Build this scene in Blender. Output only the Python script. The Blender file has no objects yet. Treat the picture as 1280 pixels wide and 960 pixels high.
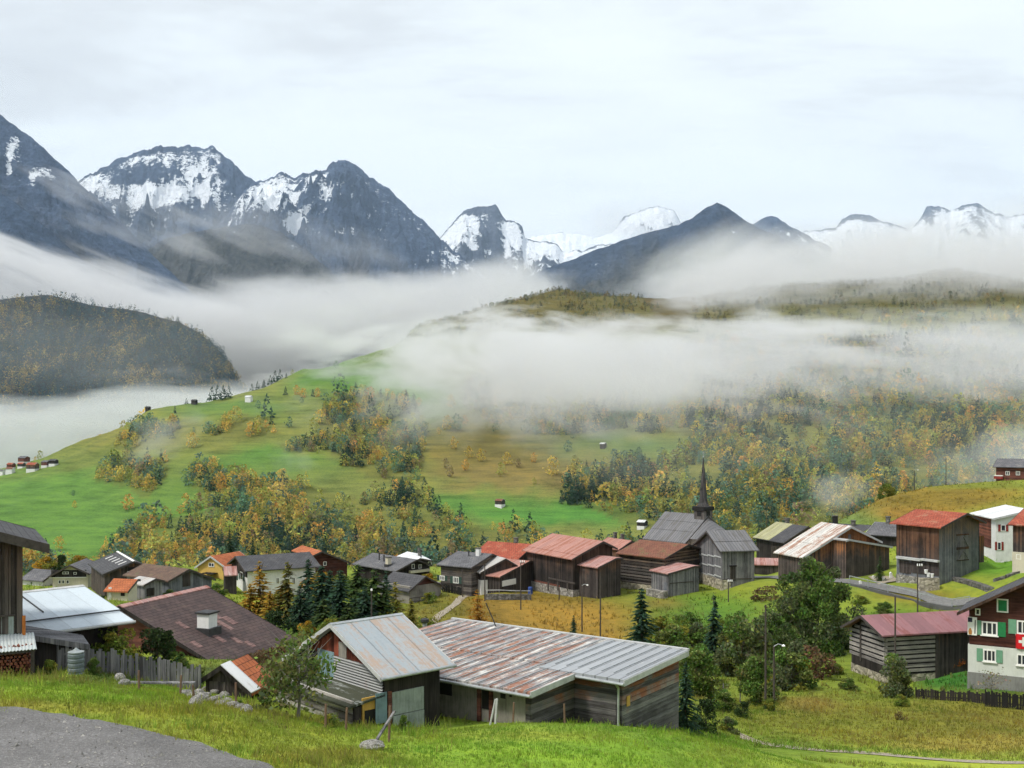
import bpy, math, random
import numpy as np
from mathutils import Vector, Matrix
random.seed(7); RNG = np.random.default_rng(11)
R = math.radians
FPX, CX, HY = 1350.0, 640.0, 530.0          # focal length in pixels, picture centre column, horizon row
scene = bpy.context.scene
COL = scene.collection
VEC = lambda p: Vector((float(p[0]), float(p[1]), float(p[2])))

def at(x, y, Y):
    """world point that a picture measurement (x, y) means at depth Y metres"""
    return np.array(((x - CX) * Y / FPX, Y, (HY - y) * Y / FPX))

# ------------------------------------------------------------------ noise
def _hash(i, j, s):
    n = (i.astype(np.int64) * 374761393 + j.astype(np.int64) * 668265263 + s * 974711) & 0x7fffffff
    n = ((n ^ (n >> 13)) * 1274126177) & 0x7fffffff
    n = (n ^ (n >> 16)) & 0x7fffffff
    return n / float(0x7fffffff)
def vnoise(x, y, s=0):
    i = np.floor(x); j = np.floor(y); fx = x - i; fy = y - j
    fx = fx * fx * fx * (fx * (fx * 6 - 15) + 10); fy = fy * fy * fy * (fy * (fy * 6 - 15) + 10)
    a = _hash(i, j, s); b = _hash(i + 1, j, s); c = _hash(i, j + 1, s); d = _hash(i + 1, j + 1, s)
    return (a + (b - a) * fx) * (1 - fy) + (c + (d - c) * fx) * fy
def fbm(x, y, o=5, s=0, g=0.5, lac=2.03):
    t = 0; amp = 1; tot = 0
    for k in range(o):
        t = t + amp * (vnoise(x, y, s + k * 17) * 2 - 1); tot += amp; amp *= g; x = x * lac + 13.7; y = y * lac - 7.3
    return t / tot
def ridged(x, y, o=6, s=0, g=0.52, lac=2.07):
    t = 0; amp = 1; tot = 0; w = 1.0
    for k in range(o):
        n = 1 - np.abs(vnoise(x, y, s + k * 31) * 2 - 1) ; n = n * n * w
        t = t + amp * n; tot += amp; w = np.clip(n * 1.6, 0, 1); amp *= g; x = x * lac + 5.1; y = y * lac + 9.2
    return t / tot
def sstep(a, b, x):
    t = np.clip((x - a) / (b - a), 0, 1); return t * t * (3 - 2 * t)

# ------------------------------------------------------------------ node helpers
def new_mat(name):
    m = bpy.data.materials.new(name); m.use_nodes = True
    nt = m.node_tree; nt.nodes.clear()
    return m, nt
class G:
    """tiny graph helper"""
    def __init__(s, nt): s.nt = nt
    def n(s, t, **k):
        nd = s.nt.nodes.new(t)
        for a, v in k.items(): setattr(nd, a, v)
        return nd
    def put(s, sock, v):
        if isinstance(v, bpy.types.NodeSocket): s.nt.links.new(v, sock)
        elif isinstance(v, (tuple, list)) and len(v) == 3 and sock.type == 'RGBA': sock.default_value = (*v, 1)
        else: sock.default_value = v
    def math(s, op, a, b=0.0, c=None, clamp=False):
        nd = s.n('ShaderNodeMath', operation=op); nd.use_clamp = clamp
        s.put(nd.inputs[0], a); s.put(nd.inputs[1], b)
        if c is not None: s.put(nd.inputs[2], c)
        return nd.outputs[0]
    def vmath(s, op, a, b=(0, 0, 0)):
        nd = s.n('ShaderNodeVectorMath', operation=op); s.put(nd.inputs[0], a); s.put(nd.inputs[1], b)
        return nd.outputs[0]
    def mix(s, f, a, b, blend='MIX'):
        nd = s.n('ShaderNodeMix', data_type='RGBA', blend_type=blend); nd.clamp_factor = True
        s.put(nd.inputs[0], f); s.put(nd.inputs[6], a); s.put(nd.inputs[7], b)
        return nd.outputs[2]
    def coord(s, kind='Object'):
        return s.n('ShaderNodeTexCoord').outputs[kind]
    def map(s, v, loc=(0, 0, 0), sc=(1, 1, 1), rot=(0, 0, 0)):
        nd = s.n('ShaderNodeMapping'); s.put(nd.inputs[0], v); nd.inputs[1].default_value = loc
        nd.inputs[2].default_value = rot; nd.inputs[3].default_value = sc
        return nd.outputs[0]
    def noise(s, v, scale, detail=4, rough=0.55, dist=0.0, out=0):
        nd = s.n('ShaderNodeTexNoise'); s.put(nd.inputs['Vector'], v); nd.inputs['Scale'].default_value = scale
        nd.inputs['Detail'].default_value = detail; nd.inputs['Roughness'].default_value = rough
        nd.inputs['Distortion'].default_value = dist
        return nd.outputs[out]
    def white(s, v):
        nd = s.n('ShaderNodeTexWhiteNoise', noise_dimensions='1D'); s.put(nd.inputs['W'], v)
        return nd.outputs[0]
    def ramp(s, f, stops):
        nd = s.n('ShaderNodeValToRGB'); s.put(nd.inputs[0], f); cr = nd.color_ramp
        while len(cr.elements) < len(stops): cr.elements.new(0.5)
        for e, (p, c) in zip(cr.elements, stops): e.position = p; e.color = (*c, 1) if len(c) == 3 else c
        return nd.outputs[0]
    def range(s, v, a, b, c=0.0, d=1.0):
        nd = s.n('ShaderNodeMapRange'); nd.clamp = True; s.put(nd.inputs[0], v)
        for k, q in zip((1, 2, 3, 4), (a, b, c, d)): s.put(nd.inputs[k], q)
        return nd.outputs[0]
    def sep(s, v):
        nd = s.n('ShaderNodeSeparateXYZ'); s.put(nd.inputs[0], v); return nd.outputs
    def comb(s, x, y, z):
        nd = s.n('ShaderNodeCombineXYZ')
        for k, q in zip((0, 1, 2), (x, y, z)): s.put(nd.inputs[k], q)
        return nd.outputs[0]
    def attr(s, name, out='Color'):
        nd = s.n('ShaderNodeAttribute'); nd.attribute_name = name; return nd.outputs[out]
    def bump(s, h, strength=0.5, dist=0.05):
        nd = s.n('ShaderNodeBump'); s.put(nd.inputs['Height'], h)
        nd.inputs['Strength'].default_value = strength; nd.inputs['Distance'].default_value = dist
        return nd.outputs[0]
    def out(s, col, rough=0.85, normal=None, metal=0.0, spec=0.3, trans=0.0):
        p = s.n('ShaderNodeBsdfPrincipled'); s.put(p.inputs['Base Color'], col); s.put(p.inputs['Roughness'], rough)
        s.put(p.inputs['Metallic'], metal); p.inputs['Specular IOR Level'].default_value = spec
        if normal is not None: s.put(p.inputs['Normal'], normal)
        o = s.n('ShaderNodeOutputMaterial'); sh = p.outputs[0]
        if trans > 0:
            t = s.n('ShaderNodeBsdfTranslucent'); s.put(t.inputs[0], col)
            mx = s.n('ShaderNodeMixShader'); mx.inputs[0].default_value = trans
            s.nt.links.new(sh, mx.inputs[1]); s.nt.links.new(t.outputs[0], mx.inputs[2]); sh = mx.outputs[0]
        s.nt.links.new(sh, o.inputs[0])

# ------------------------------------------------------------------ mesh helpers
def np_mesh(name, verts, faces_flat, fsize, mat=None, smooth=False, cols=None, extra=None):
    """faces_flat: int array of shape (n, fsize)"""
    me = bpy.data.meshes.new(name)
    verts = np.ascontiguousarray(verts, np.float32); f = np.ascontiguousarray(faces_flat, np.int32)
    me.vertices.add(len(verts)); me.vertices.foreach_set('co', verts.ravel())
    me.loops.add(f.size); me.loops.foreach_set('vertex_index', f.ravel())
    me.polygons.add(len(f)); me.polygons.foreach_set('loop_start', np.arange(len(f), dtype=np.int32) * fsize)
    me.polygons.foreach_set('use_smooth', np.full(len(f), smooth))
    if cols is not None:
        a = me.color_attributes.new('col', 'FLOAT_COLOR', 'POINT')
        c = np.ones((len(verts), 4), np.float32); c[:, :3] = cols; a.data.foreach_set('color', c.ravel())
    for k, v in (extra or {}).items():
        a = me.attributes.new(k, 'FLOAT', 'POINT'); a.data.foreach_set('value', np.ascontiguousarray(v, np.float32).ravel())
    me.update(calc_edges=True)
    if mat: me.materials.append(mat)
    return me
def link(name, me, parent=None, loc=None):
    o = bpy.data.objects.new(name, me); COL.objects.link(o)
    if parent: o.parent = parent
    if loc is not None: o.location = VEC(loc)
    return o
def grid_faces(nr, nc):
    i = np.arange(nr - 1)[:, None] * nc + np.arange(nc - 1)[None, :]
    return np.stack((i, i + 1, i + nc + 1, i + nc), -1).reshape(-1, 4)
def tag(o, label=None, cat=None, group=None, kind=None):
    if label: o['label'] = label
    if cat: o['category'] = cat
    if group: o['group'] = group
    if kind: o['kind'] = kind
    return o
def empty(name, loc, rz=0.0):
    o = bpy.data.objects.new(name, None); COL.objects.link(o); o.empty_display_size = 0.3
    o.location = VEC(loc); o.rotation_euler = (0, 0, rz)
    return o
class MB:
    """collects shapes; build() links them as ONE mesh object"""
    def __init__(s): s.v = []; s.f = []
    def add(s, vs, fs):
        k = len(s.v); s.v += [tuple(map(float, p)) for p in vs]; s.f += [tuple(i + k for i in q) for q in fs]
    def box(s, x0, x1, y0, y1, z0, z1):
        s.add([(x0, y0, z0), (x1, y0, z0), (x1, y1, z0), (x0, y1, z0), (x0, y0, z1), (x1, y0, z1), (x1, y1, z1), (x0, y1, z1)],
              [(0, 3, 2, 1), (4, 5, 6, 7), (0, 1, 5, 4), (1, 2, 6, 5), (2, 3, 7, 6), (3, 0, 4, 7)])
    def prism(s, poly, axis, c0, c1):
        """poly: 2-D outline; axis 'x': poly=(y,z) extruded along x; 'y': poly=(x,z); 'z': poly=(x,y)"""
        n = len(poly); mk = {'x': lambda p, c: (c, p[0], p[1]), 'y': lambda p, c: (p[0], c, p[1]), 'z': lambda p, c: (p[0], p[1], c)}[axis]
        vs = [mk(p, c0) for p in poly] + [mk(p, c1) for p in poly]
        s.add(vs, [tuple(range(n))[::-1], tuple(range(n, 2 * n))] + [(i, (i + 1) % n, n + (i + 1) % n, n + i) for i in range(n)])
    def tube(s, p, q, r0, r1=None, n=8):
        r1 = r0 if r1 is None else r1
        p = Vector(p); q = Vector(q); d = (q - p).normalized()
        u = d.orthogonal().normalized(); w = d.cross(u)
        vs = [p + (u * math.cos(2 * math.pi * i / n) + w * math.sin(2 * math.pi * i / n)) * r0 for i in range(n)]
        vs += [q + (u * math.cos(2 * math.pi * i / n) + w * math.sin(2 * math.pi * i / n)) * r1 for i in range(n)]
        s.add(vs, [tuple(range(n))[::-1], tuple(range(n, 2 * n))] + [(i, (i + 1) % n, n + (i + 1) % n, n + i) for i in range(n)])
    def beam(s, p, q, w, h):
        """rectangular bar from p to q"""
        p = Vector(p); q = Vector(q); d = (q - p).normalized(); u = d.cross(Vector((0, 0, 1)))
        u = (u if u.length > 1e-4 else Vector((1, 0, 0))).normalized() * w / 2; t = u.cross(d).normalized() * h / 2
        vs = [a + b for a in (p, q) for b in (-u - t, u - t, u + t, -u + t)]
        s.add(vs, [(0, 1, 2, 3), (7, 6, 5, 4), (0, 4, 5, 1), (1, 5, 6, 2), (2, 6, 7, 3), (3, 7, 4, 0)])
    def lathe(s, prof, n=14, c=(0, 0)):
        vs = []; m = len(prof)
        for r, z in prof: vs += [(c[0] + r * math.cos(2 * math.pi * i / n), c[1] + r * math.sin(2 * math.pi * i / n), z) for i in range(n)]
        fs = [(k * n + i, k * n + (i + 1) % n, (k + 1) * n + (i + 1) % n, (k + 1) * n + i) for k in range(m - 1) for i in range(n)]
        s.add(vs, fs + [tuple(range(n))[::-1], tuple(range((m - 1) * n, m * n))])
    def build(s, name, mat, parent=None, loc=None, smooth=False, bevel=0.0):
        me = bpy.data.meshes.new(name); me.from_pydata(s.v, [], s.f); me.update()
        if mat: me.materials.append(mat)
        if smooth: me.polygons.foreach_set('use_smooth', [True] * len(me.polygons))
        o = link(name, me, parent, loc)
        if bevel: b = o.modifiers.new('bevel', 'BEVEL'); b.width = bevel; b.segments = 1; b.limit_method = 'ANGLE'
        return o
def copy_tree(o, parent=None):
    c = o.copy(); COL.objects.link(c); c.parent = parent
    for ch in o.children: copy_tree(ch, c)
    return c

# ------------------------------------------------------------------ camera and light
cam = bpy.data.cameras.new('camera'); camo = bpy.data.objects.new('camera', cam); COL.objects.link(camo)
cam.sensor_fit = 'HORIZONTAL'; cam.sensor_width = 36; cam.lens = 36 * FPX / 1280
cam.shift_y = (HY - 480) / 1280; cam.clip_start = 0.5; cam.clip_end = 60000
camo.rotation_euler = (R(90), 0, 0); scene.camera = camo

SUN_EL, SUN_AZ = R(56), R(240)          # high haze, light comes from behind on the left
world = bpy.data.worlds.new('World'); scene.world = world; world.use_nodes = True
nt = world.node_tree; nt.nodes.clear(); g = G(nt)
sky = g.n('ShaderNodeTexSky', sky_type='NISHITA'); sky.sun_disc = False
sky.sun_elevation = SUN_EL; sky.sun_rotation = SUN_AZ; sky.altitude = 1400
d = g.n('ShaderNodeTexCoord').outputs['Generated']
dx, dy, dz = g.sep(d)
zz = g.math('ADD', g.math('ABSOLUTE', dz), 0.16)
pl = g.comb(g.math('DIVIDE', dx, zz), g.math('DIVIDE', dy, zz), 0.0)       # cloud deck seen in perspective
n1 = g.noise(g.map(pl, (3.1, 1.7, 0), (0.7, 1.1, 1)), .8, 6, 0.56, 0.35)
n2 = g.noise(g.map(pl, (9.3, 4.1, 0), (0.6, 1.1, 1)), 2.2, 5, 0.6, 0.5)
dens = g.math('ADD', g.math('MULTIPLY', n1, 0.7), g.math('MULTIPLY', n2, 0.3))
cloud = g.ramp(dens, [(0.40, (7.9, 8.35, 8.45)), (0.46, (7.5, 7.9, 8.0)), (0.515, (6.5, 6.75, 6.85)), (0.60, (5.5, 5.65, 5.75))])
skc = g.mix(0.93, sky.outputs[0], cloud)
bg = g.n('ShaderNodeBackground'); nt.links.new(skc, bg.inputs[0]); bg.inputs[1].default_value = 0.13
wo = g.n('ShaderNodeOutputWorld'); nt.links.new(bg.outputs[0], wo.inputs[0])
sl = bpy.data.lights.new('sun', 'SUN'); sl.energy = 3.3; sl.angle = R(10); sl.color = (1.0, 0.95, 0.86)
so = bpy.data.objects.new('sun', sl); COL.objects.link(so)
sd = Vector((math.sin(SUN_AZ) * math.cos(SUN_EL), math.cos(SUN_AZ) * math.cos(SUN_EL), math.sin(SUN_EL)))
so.rotation_euler = (-sd).to_track_quat('-Z', 'Y').to_euler(); so.location = (0, -40, 60)

# ------------------------------------------------------------------ terrain
# measured ground points: picture column, row, depth in metres
GP = [
 # road and near bank
 (-300,890,36),(-300,1010,24),(0,885,33),(80,893,32.4),(150,905,31),(250,930,29),(330,957,27),(0,960,27.3),(150,960,27),(0,1120,17),(600,1150,17),(300,1150,17),(1000,1150,17),
 (-150,845,43),(0,848,43),(60,848,43),(100,850,43),(150,858,42),(200,868,41),(280,884,40),(330,896,39),(400,914,37.5),(465,934,35.5),(520,952,33),
 # flat ground behind the bank
 (30,846,46),(95,842,46),(110,838,50),(160,848,49),(250,866,48),(290,876,47.3),(340,884,46),(400,905,42),(60,838,56),(200,830,62),(262,838,61),(330,830,66),(390,850,58),
 # meadow crest in front of the long barn
 (465,908,43),(529,915,44),(661,906,46),(600,908,46),(731,906,47),(771,908,47.5),(838,917,50),(650,906,42),(750,907,42),(850,919,43),(560,914,41),(930,938,44),(650,935,36),(560,945,34),(800,935,38),(1000,957,42),
 (750,960,34),(900,960,38),(1100,1012,38),(1280,1055,40),(1500,1080,40),
 # gully and right field
 (500,850,70),(560,835,78),(700,832,80),(800,850,78),(860,880,70),(900,880,72),(900,905,62),(940,890,76),(930,936,56),(1000,943,55),(1100,947,54.5),(1280,956,53),(1450,962,52),(1500,920,62),
 (1000,905,66),(1100,900,69),(1200,905,67),(1280,912,65),(980,875,77),(1000,870,80),(1060,862,84),(1066,846,91),(1100,862,87),(1170,852,89),(1209,864,83.5),(1280,876,79),(1200,830,93),(1400,880,80),(1140,875,78),
 (880,840,92),(950,835,95),(1000,830,97),(1050,800,108),(960,800,110),(900,790,116),
 # village slope
 (430,790,104),(330,790,100),(300,770,108),(250,780,95),(480,795,102),(520,782,112),(550,765,124),(600,770,124),(650,780,122),(700,785,122),(760,790,120),(820,780,122),(620,805,108),(700,810,108),(560,800,108),
 (840,760,132),(860,760,132),(750,752,137),(800,742,142),(690,750,140),(640,752,138),(600,752,140),
 (-100,760,100),(0,760,100),(75,737,138),(120,752,131),(150,748,119),(230,742,126),(180,751,121),(262,720,141),(300,748,131),(390,745,135),(450,738,150),(500,738,150),(510,756,134),(553,740,140),(586,746,146),(560,738,146),(625,739,145),
 (665,743,147),(720,746,142),(790,737,148),(816,743,142),(868,736,143),(899,748,138.5),(941,727,140),(960,720,160),(1000,722,139),(1110,724,133),(1050,724,138),(1125,731,125),(1176,731,122),(1230,702,128),(1245,714,128),(1275,718,115),(1280,720,115),(1400,715,115),
 (1010,735,128),(1060,737,122),(1140,752,117),(1209,758,112),(1260,765,108),(1060,755,121.5),(1140,774,116.5),(1209,782,111.5),(1260,786,107),(1040,725,134),(1060,724,133),(1120,735,124),(1190,748,119),(1150,790,110),(1330,790,100),(970,735,135),(930,735,138),
 # hill at the right, and ground falling into the valley
 (1040,655,190),(1100,624,200),(1160,609,204),(1240,602,206),(1280,600,206),(1400,592,210),(1600,585,210),(1180,640,168),(1260,640,165),(1100,660,165),(1040,690,165),(1400,640,165),
 (1040,700,225),(1160,650,235),(1280,635,240),(1500,630,250),(1000,675,190),
 (0,720,165),(-200,720,165),(120,715,175),(262,705,185),(400,705,185),(520,708,190),(640,706,195),(760,700,190),(870,690,190),(940,690,195),
 (0,735,230),(200,735,240),(400,740,250),(640,745,250),(870,740,250),(1000,745,250),(1200,730,290),
 (-300,745,380),(0,745,380),(250,755,390),(500,755,390),(750,755,390),(1000,755,390),(1250,750,400),(1550,750,400),
 # the hill across the valley
 (-400,700,560),(-400,640,700),(-400,620,860),(-400,660,1000),(-400,700,1400),
 (0,722,500),(0,690,560),(0,650,640),(0,620,720),(0,592,830),(0,584,865),(0,605,960),(0,640,1300),
 (100,720,520),(100,690,570),(100,650,650),(100,610,740),(100,580,820),(100,550,885),(100,575,1000),(100,620,1300),
 (185,720,530),(185,650,640),(185,600,720),(185,560,790),(185,530,850),(185,513,890),(185,540,1000),(185,600,1300),
 (300,720,540),(300,690,575),(300,650,630),(300,600,700),(300,560,765),(300,520,830),(300,494,885),(300,510,1000),(300,570,1300),
 (380,720,548),(380,650,630),(380,600,700),(380,560,765),(380,520,840),(380,480,920),(380,462,960),(380,480,1100),(380,560,1400),
 (450,720,555),(450,680,605),(450,640,655),(450,600,715),(450,560,780),(450,520,850),(450,480,925),(450,444,1010),(450,455,1150),(450,520,1450),
 (520,720,557),(520,640,660),(520,560,785),(520,480,930),(520,430,1050),(520,410,1300),(520,470,1600),
 (600,720,560),(600,680,610),(600,640,660),(600,600,720),(600,560,790),(600,520,860),(600,480,940),(600,440,1030),(600,405,1230),(600,386,1380),(600,430,1700),
 (700,720,555),(700,680,605),(700,640,655),(700,600,715),(700,560,785),(700,520,855),(700,480,935),(700,440,1025),(700,400,1200),(700,362,1420),(700,410,1750),
 (800,720,530),(800,680,575),(800,640,630),(800,600,690),(800,560,760),(800,520,835),(800,480,915),(800,440,1005),(800,400,1190),(800,376,1400),(800,420,1750),
 (900,720,505),(900,680,545),(900,640,595),(900,600,655),(900,560,725),(900,520,803),(900,480,885),(900,440,975),(900,400,1150),(900,368,1370),(900,410,1700),
 (1010,720,495),(1010,640,580),(1010,560,705),(1010,480,865),(1010,440,950),(1010,400,1110),(1010,353,1380),(1010,400,1700),
 (1100,720,490),(1100,640,575),(1100,560,700),(1100,480,860),(1100,400,1090),(1100,352,1380),(1100,400,1700),
 (1190,720,485),(1190,600,630),(1190,480,855),(1190,400,1070),(1190,337,1420),(1190,390,1750),
 (1280,720,480),(1280,640,570),(1280,560,690),(1280,480,850),(1280,400,1060),(1280,353,1380),(1280,400,1700),
 (1500,720,480),(1500,600,620),(1500,480,850),(1500,360,1400),(1500,400,1700),(1900,720,480),(1900,560,700),(1900,420,1300),
 (-300,640,2200),(200,620,2200),(600,560,2400),(1000,520,2400),(1400,500,2400),(-500,620,3400),(300,610,3400),(900,590,3400),(1500,580,3400),
]
GP = np.array(GP, float)
_gx = (GP[:, 0] - CX) / 260.0; _gl = np.log(GP[:, 2]) * 3.2; _gz = (HY - GP[:, 1]) * GP[:, 2] / FPX
_K = np.hypot(_gx[:, None] - _gx[None], _gl[:, None] - _gl[None])
_n = len(GP)
_A = np.zeros((_n + 3, _n + 3)); _A[:_n, :_n] = _K - 0.0 + np.eye(_n) * 1e-9
_A[:_n, _n] = 1; _A[:_n, _n + 1] = _gx; _A[:_n, _n + 2] = _gl; _A[_n:, :_n] = _A[:_n, _n:].T
_A[:_n, :_n] += np.eye(_n) * -0.012
_w = np.linalg.solve(_A, np.concatenate((_gz, np.zeros(3))))
def ground_z(X, Y):
    X = np.atleast_1d(np.asarray(X, float)); Y = np.atleast_1d(np.asarray(Y, float)); shp = np.broadcast(X, Y).shape
    X = np.broadcast_to(X, shp).ravel(); Y = np.broadcast_to(Y, shp).ravel()
    Yc = np.maximum(Y, 25.0)
    u = np.clip(X / Yc, -.72, .72) * FPX / 260.0; l = np.log(Yc) * 3.2
    out = np.empty(len(u))
    for a in range(0, len(u), 20000):
        b = slice(a, a + 20000)
        k = np.hypot(u[b, None] - _gx[None], l[b, None] - _gl[None])
        out[b] = k @ _w[:_n] + _w[_n] + _w[_n + 1] * u[b] + _w[_n + 2] * l[b]
    far = sstep(300, 700, Y)
    out = out + .03 * (25 - np.minimum(Y, 25)); out = out + fbm(X / 55, Y / 55, 4, 3) * (0.25 + 4.5 * far) * sstep(30, 60, Y) + fbm(X / 3.1, Y / 3.1, 3, 9) * 0.10 * sstep(20, 30, Y) * (1 - sstep(90, 140, Y))
    return out.reshape(shp)
def gz(x, y): return float(ground_z(x, y)[0])
def ray_ground(px, py, y0, y1):
    """first depth along a sight line where it meets the ground, between depths y0 and y1"""
    Y = np.linspace(y0, y1, 160); h = ground_z((px - CX) * Y / FPX, Y) - (HY - py) * Y / FPX
    k = np.argmax(h >= 0)
    if h[k] < 0: return None
    return float(Y[k])
def on_ground(px, py, y0, y1):
    Y = ray_ground(px, py, y0, y1) or (y0 + y1) / 2
    X = (px - CX) * Y / FPX
    return np.array((X, Y, gz(X, Y)))
# ------------------------------------------------------------------ ground cover: which plants and soil grow where
def in_poly(px, py, poly):
    px = np.asarray(px); py = np.asarray(py); r = np.zeros(px.shape, bool); n = len(poly)
    for i in range(n):
        x0, y0 = poly[i]; x1, y1 = poly[(i + 1) % n]
        c = ((y0 > py) != (y1 > py)) & (px < (x1 - x0) * (py - y0) / (y1 - y0 + 1e-9) + x0)
        r ^= c
    return r
WOODS = [  # outline of each wood on the hill, tree spacing, share of yellow trees, fog-damp dark share
 ([(120,720),(150,668),(200,652),(250,640),(300,622),(340,598),(400,612),(450,625),(505,600),(545,630),(600,660),(650,664),(700,676),(780,678),(830,690),(830,740),(100,740)], 1.0, .52),
 ([(-60,735),(-60,712),(60,705),(130,712),(130,740)], .7, .35),
 ([(392,552),(402,515),(430,492),(470,490),(520,505),(538,540),(524,566),(528,604),(470,602),(440,585),(415,568)], 1.1, .5),
 ([(346,556),(400,552),(420,562),(350,563)], 1.0, .1),
 ([(118,600),(135,577),(170,567),(213,577),(208,602),(186,622),(160,612)], .9, .5),
 ([(238,606),(250,586),(300,590),(330,612),(326,640),(262,634)], .9, .6),
 ([(262,540),(285,515),(335,522),(348,545),(300,552)], .9, .7),
 ([(140,560),(158,540),(215,524),(225,548),(178,564)], .7, .45),
 ([(582,520),(576,478),(620,455),(700,450),(790,440),(870,430),(880,545),(780,538),(730,542),(620,545),(592,528)], .95, .42),
 ([(703,628),(706,592),(780,575),(845,575),(862,545),(850,430),(1000,420),(1280,420),(1560,430),(1560,735),(900,735),(838,668),(762,645)], .95, .36),
 ([(505,425),(530,402),(600,372),(700,345),(800,362),(822,400),(760,402),(700,420),(600,424)], .8, .55),
 ([(860,410),(880,370),(1000,335),(1100,335),(1190,318),(1300,335),(1560,330),(1560,410)], .8, .4),
]
BLOBS_HILL = [ # column, row, half width, half height, albedo, weight : patches of meadow, bracken, mown grass
 (60,640,190,55,(.078,.165,.045),1.0),(0,700,150,30,(.08,.165,.045),.9),(230,630,130,22,(.08,.155,.045),.7),
 (160,545,120,24,(.13,.135,.05),.8),(290,510,90,14,(.085,.15,.05),.8),(430,470,70,22,(.075,.165,.045),.9),(530,500,60,26,(.075,.175,.045),.9),
 (500,450,80,12,(.10,.14,.05),.8),(600,565,60,40,(.145,.12,.055),.9),(680,585,90,30,(.15,.125,.06),.9),(570,545,40,30,(.12,.13,.05),.7),
 (690,640,120,16,(.06,.165,.045),1.),(600,625,60,12,(.07,.16,.045),.8),(760,560,90,14,(.085,.15,.055),.9),(680,470,40,12,(.09,.14,.05),.6),
 (380,590,70,18,(.10,.14,.05),.7),(330,575,60,16,(.07,.16,.045),.8),(200,600,60,40,(.105,.14,.05),.4),(640,380,150,26,(.085,.062,.032),1.2),(1100,355,300,34,(.062,.052,.030),1.2),(820,395,120,18,(.08,.07,.035),1.),
 (470,425,60,14,(.10,.12,.05),.7),(460,540,40,10,(.14,.12,.05),.6),(100,580,60,10,(.12,.13,.05),.6),
]
BLOBS_NEAR = [
 (640,770,110,26,(.215,.138,.036),1.),(720,780,80,28,(.19,.125,.033),1.),(560,765,30,20,(.10,.14,.03),.8),(800,735,110,14,(.13,.16,.035),.8),
 (860,770,60,30,(.06,.125,.025),1.),(900,760,40,14,(.07,.15,.025),.9),(940,745,40,14,(.12,.16,.03),.8),(1000,790,70,40,(.085,.13,.03),.8),(840,757,26,7,(.19,.10,.045),.7),
 (1160,622,130,20,(.17,.125,.028),1.),(1180,606,120,5,(.11,.17,.03),.8),(1140,640,60,6,(.19,.11,.03),.7),(1050,645,40,12,(.11,.17,.06),.9),(1250,706,50,9,(.09,.20,.03),1.),(1150,742,60,8,(.15,.13,.03),.9),
 (1120,765,70,8,(.09,.15,.03),.8),(1180,850,40,14,(.05,.17,.04),1.),(1250,858,50,8,(.05,.16,.04),.9),
 (1060,900,170,30,(.145,.155,.03),.9),(1230,900,90,26,(.155,.145,.035),.9),(1010,880,30,10,(.19,.13,.05),.7),(1240,930,120,10,(.17,.15,.045),.7),(1000,935,60,8,(.10,.16,.03),.6),
 (700,935,260,30,(.105,.19,.028),1.),(560,925,60,14,(.12,.19,.03),.7),(620,918,120,8,(.17,.16,.04),.7),(900,942,60,8,(.14,.17,.03),.7),
 (120,870,200,16,(.125,.19,.028),1.),(320,915,150,20,(.14,.17,.032),.9),(180,885,150,9,(.16,.155,.035),.7),(230,846,120,9,(.055,.075,.025),1.2),(400,830,120,20,(.06,.085,.025),1.0),(330,800,120,22,(.055,.085,.025),1.),(420,945,80,12,(.16,.14,.04),.7),(30,880,60,7,(.17,.13,.04),.8),
]
def cover(X, Y):
    """plain colour of the ground and a wood mask"""
    px = CX + FPX * X / np.maximum(Y, 6); z = ground_z(X, Y); py = HY - FPX * z / np.maximum(Y, 6)
    base = np.empty(X.shape + (3,)); near = Y < 330
    base[:] = (.135, .155, .058)
    base[near] = (.15, .20, .04)
    wx = px + fbm(X / 23 + 4, Y / 23, 4, 40) * np.where(near, 26, 30); wy = py + fbm(X / 19, Y / 19 + 7, 4, 41) * np.where(near, 7, 12)
    for bl, msk in ((BLOBS_HILL, ~near), (BLOBS_NEAR, near)):
        acc = np.zeros(X.shape); ac = np.zeros(X.shape + (3,))
        for x, y, rx, ry, c, w in bl:
            k = w * np.exp(-(((wx - x) / rx) ** 2 + ((wy - y) / ry) ** 2) * 1.1) * 1.6
            acc += k; ac += k[..., None] * np.array(c)
        f = np.clip(acc, 0, 1)[..., None]
        col = ac / np.maximum(acc, 1e-6)[..., None]
        base = np.where(msk[..., None], base * (1 - f) + col * f, base)
    wood = np.zeros(X.shape)
    far = (Y > 480) & (Y < 1700)
    for poly, dn, yl in WOODS:
        m = in_poly(wx * .35 + px * .65, wy * .35 + py * .65, poly) & far
        wood = np.maximum(wood, m * dn)
    base = base * (1 - .6 * np.minimum(wood, 1)[..., None]) + .6 * np.minimum(wood, 1)[..., None] * np.array((.095, .10, .04))
    gain = np.where(near, 1.50 - .34 * sstep(46, 75, Y), 1.12)[..., None] * np.array((1.06, 1.03, .72))
    return base * gain, wood

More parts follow.
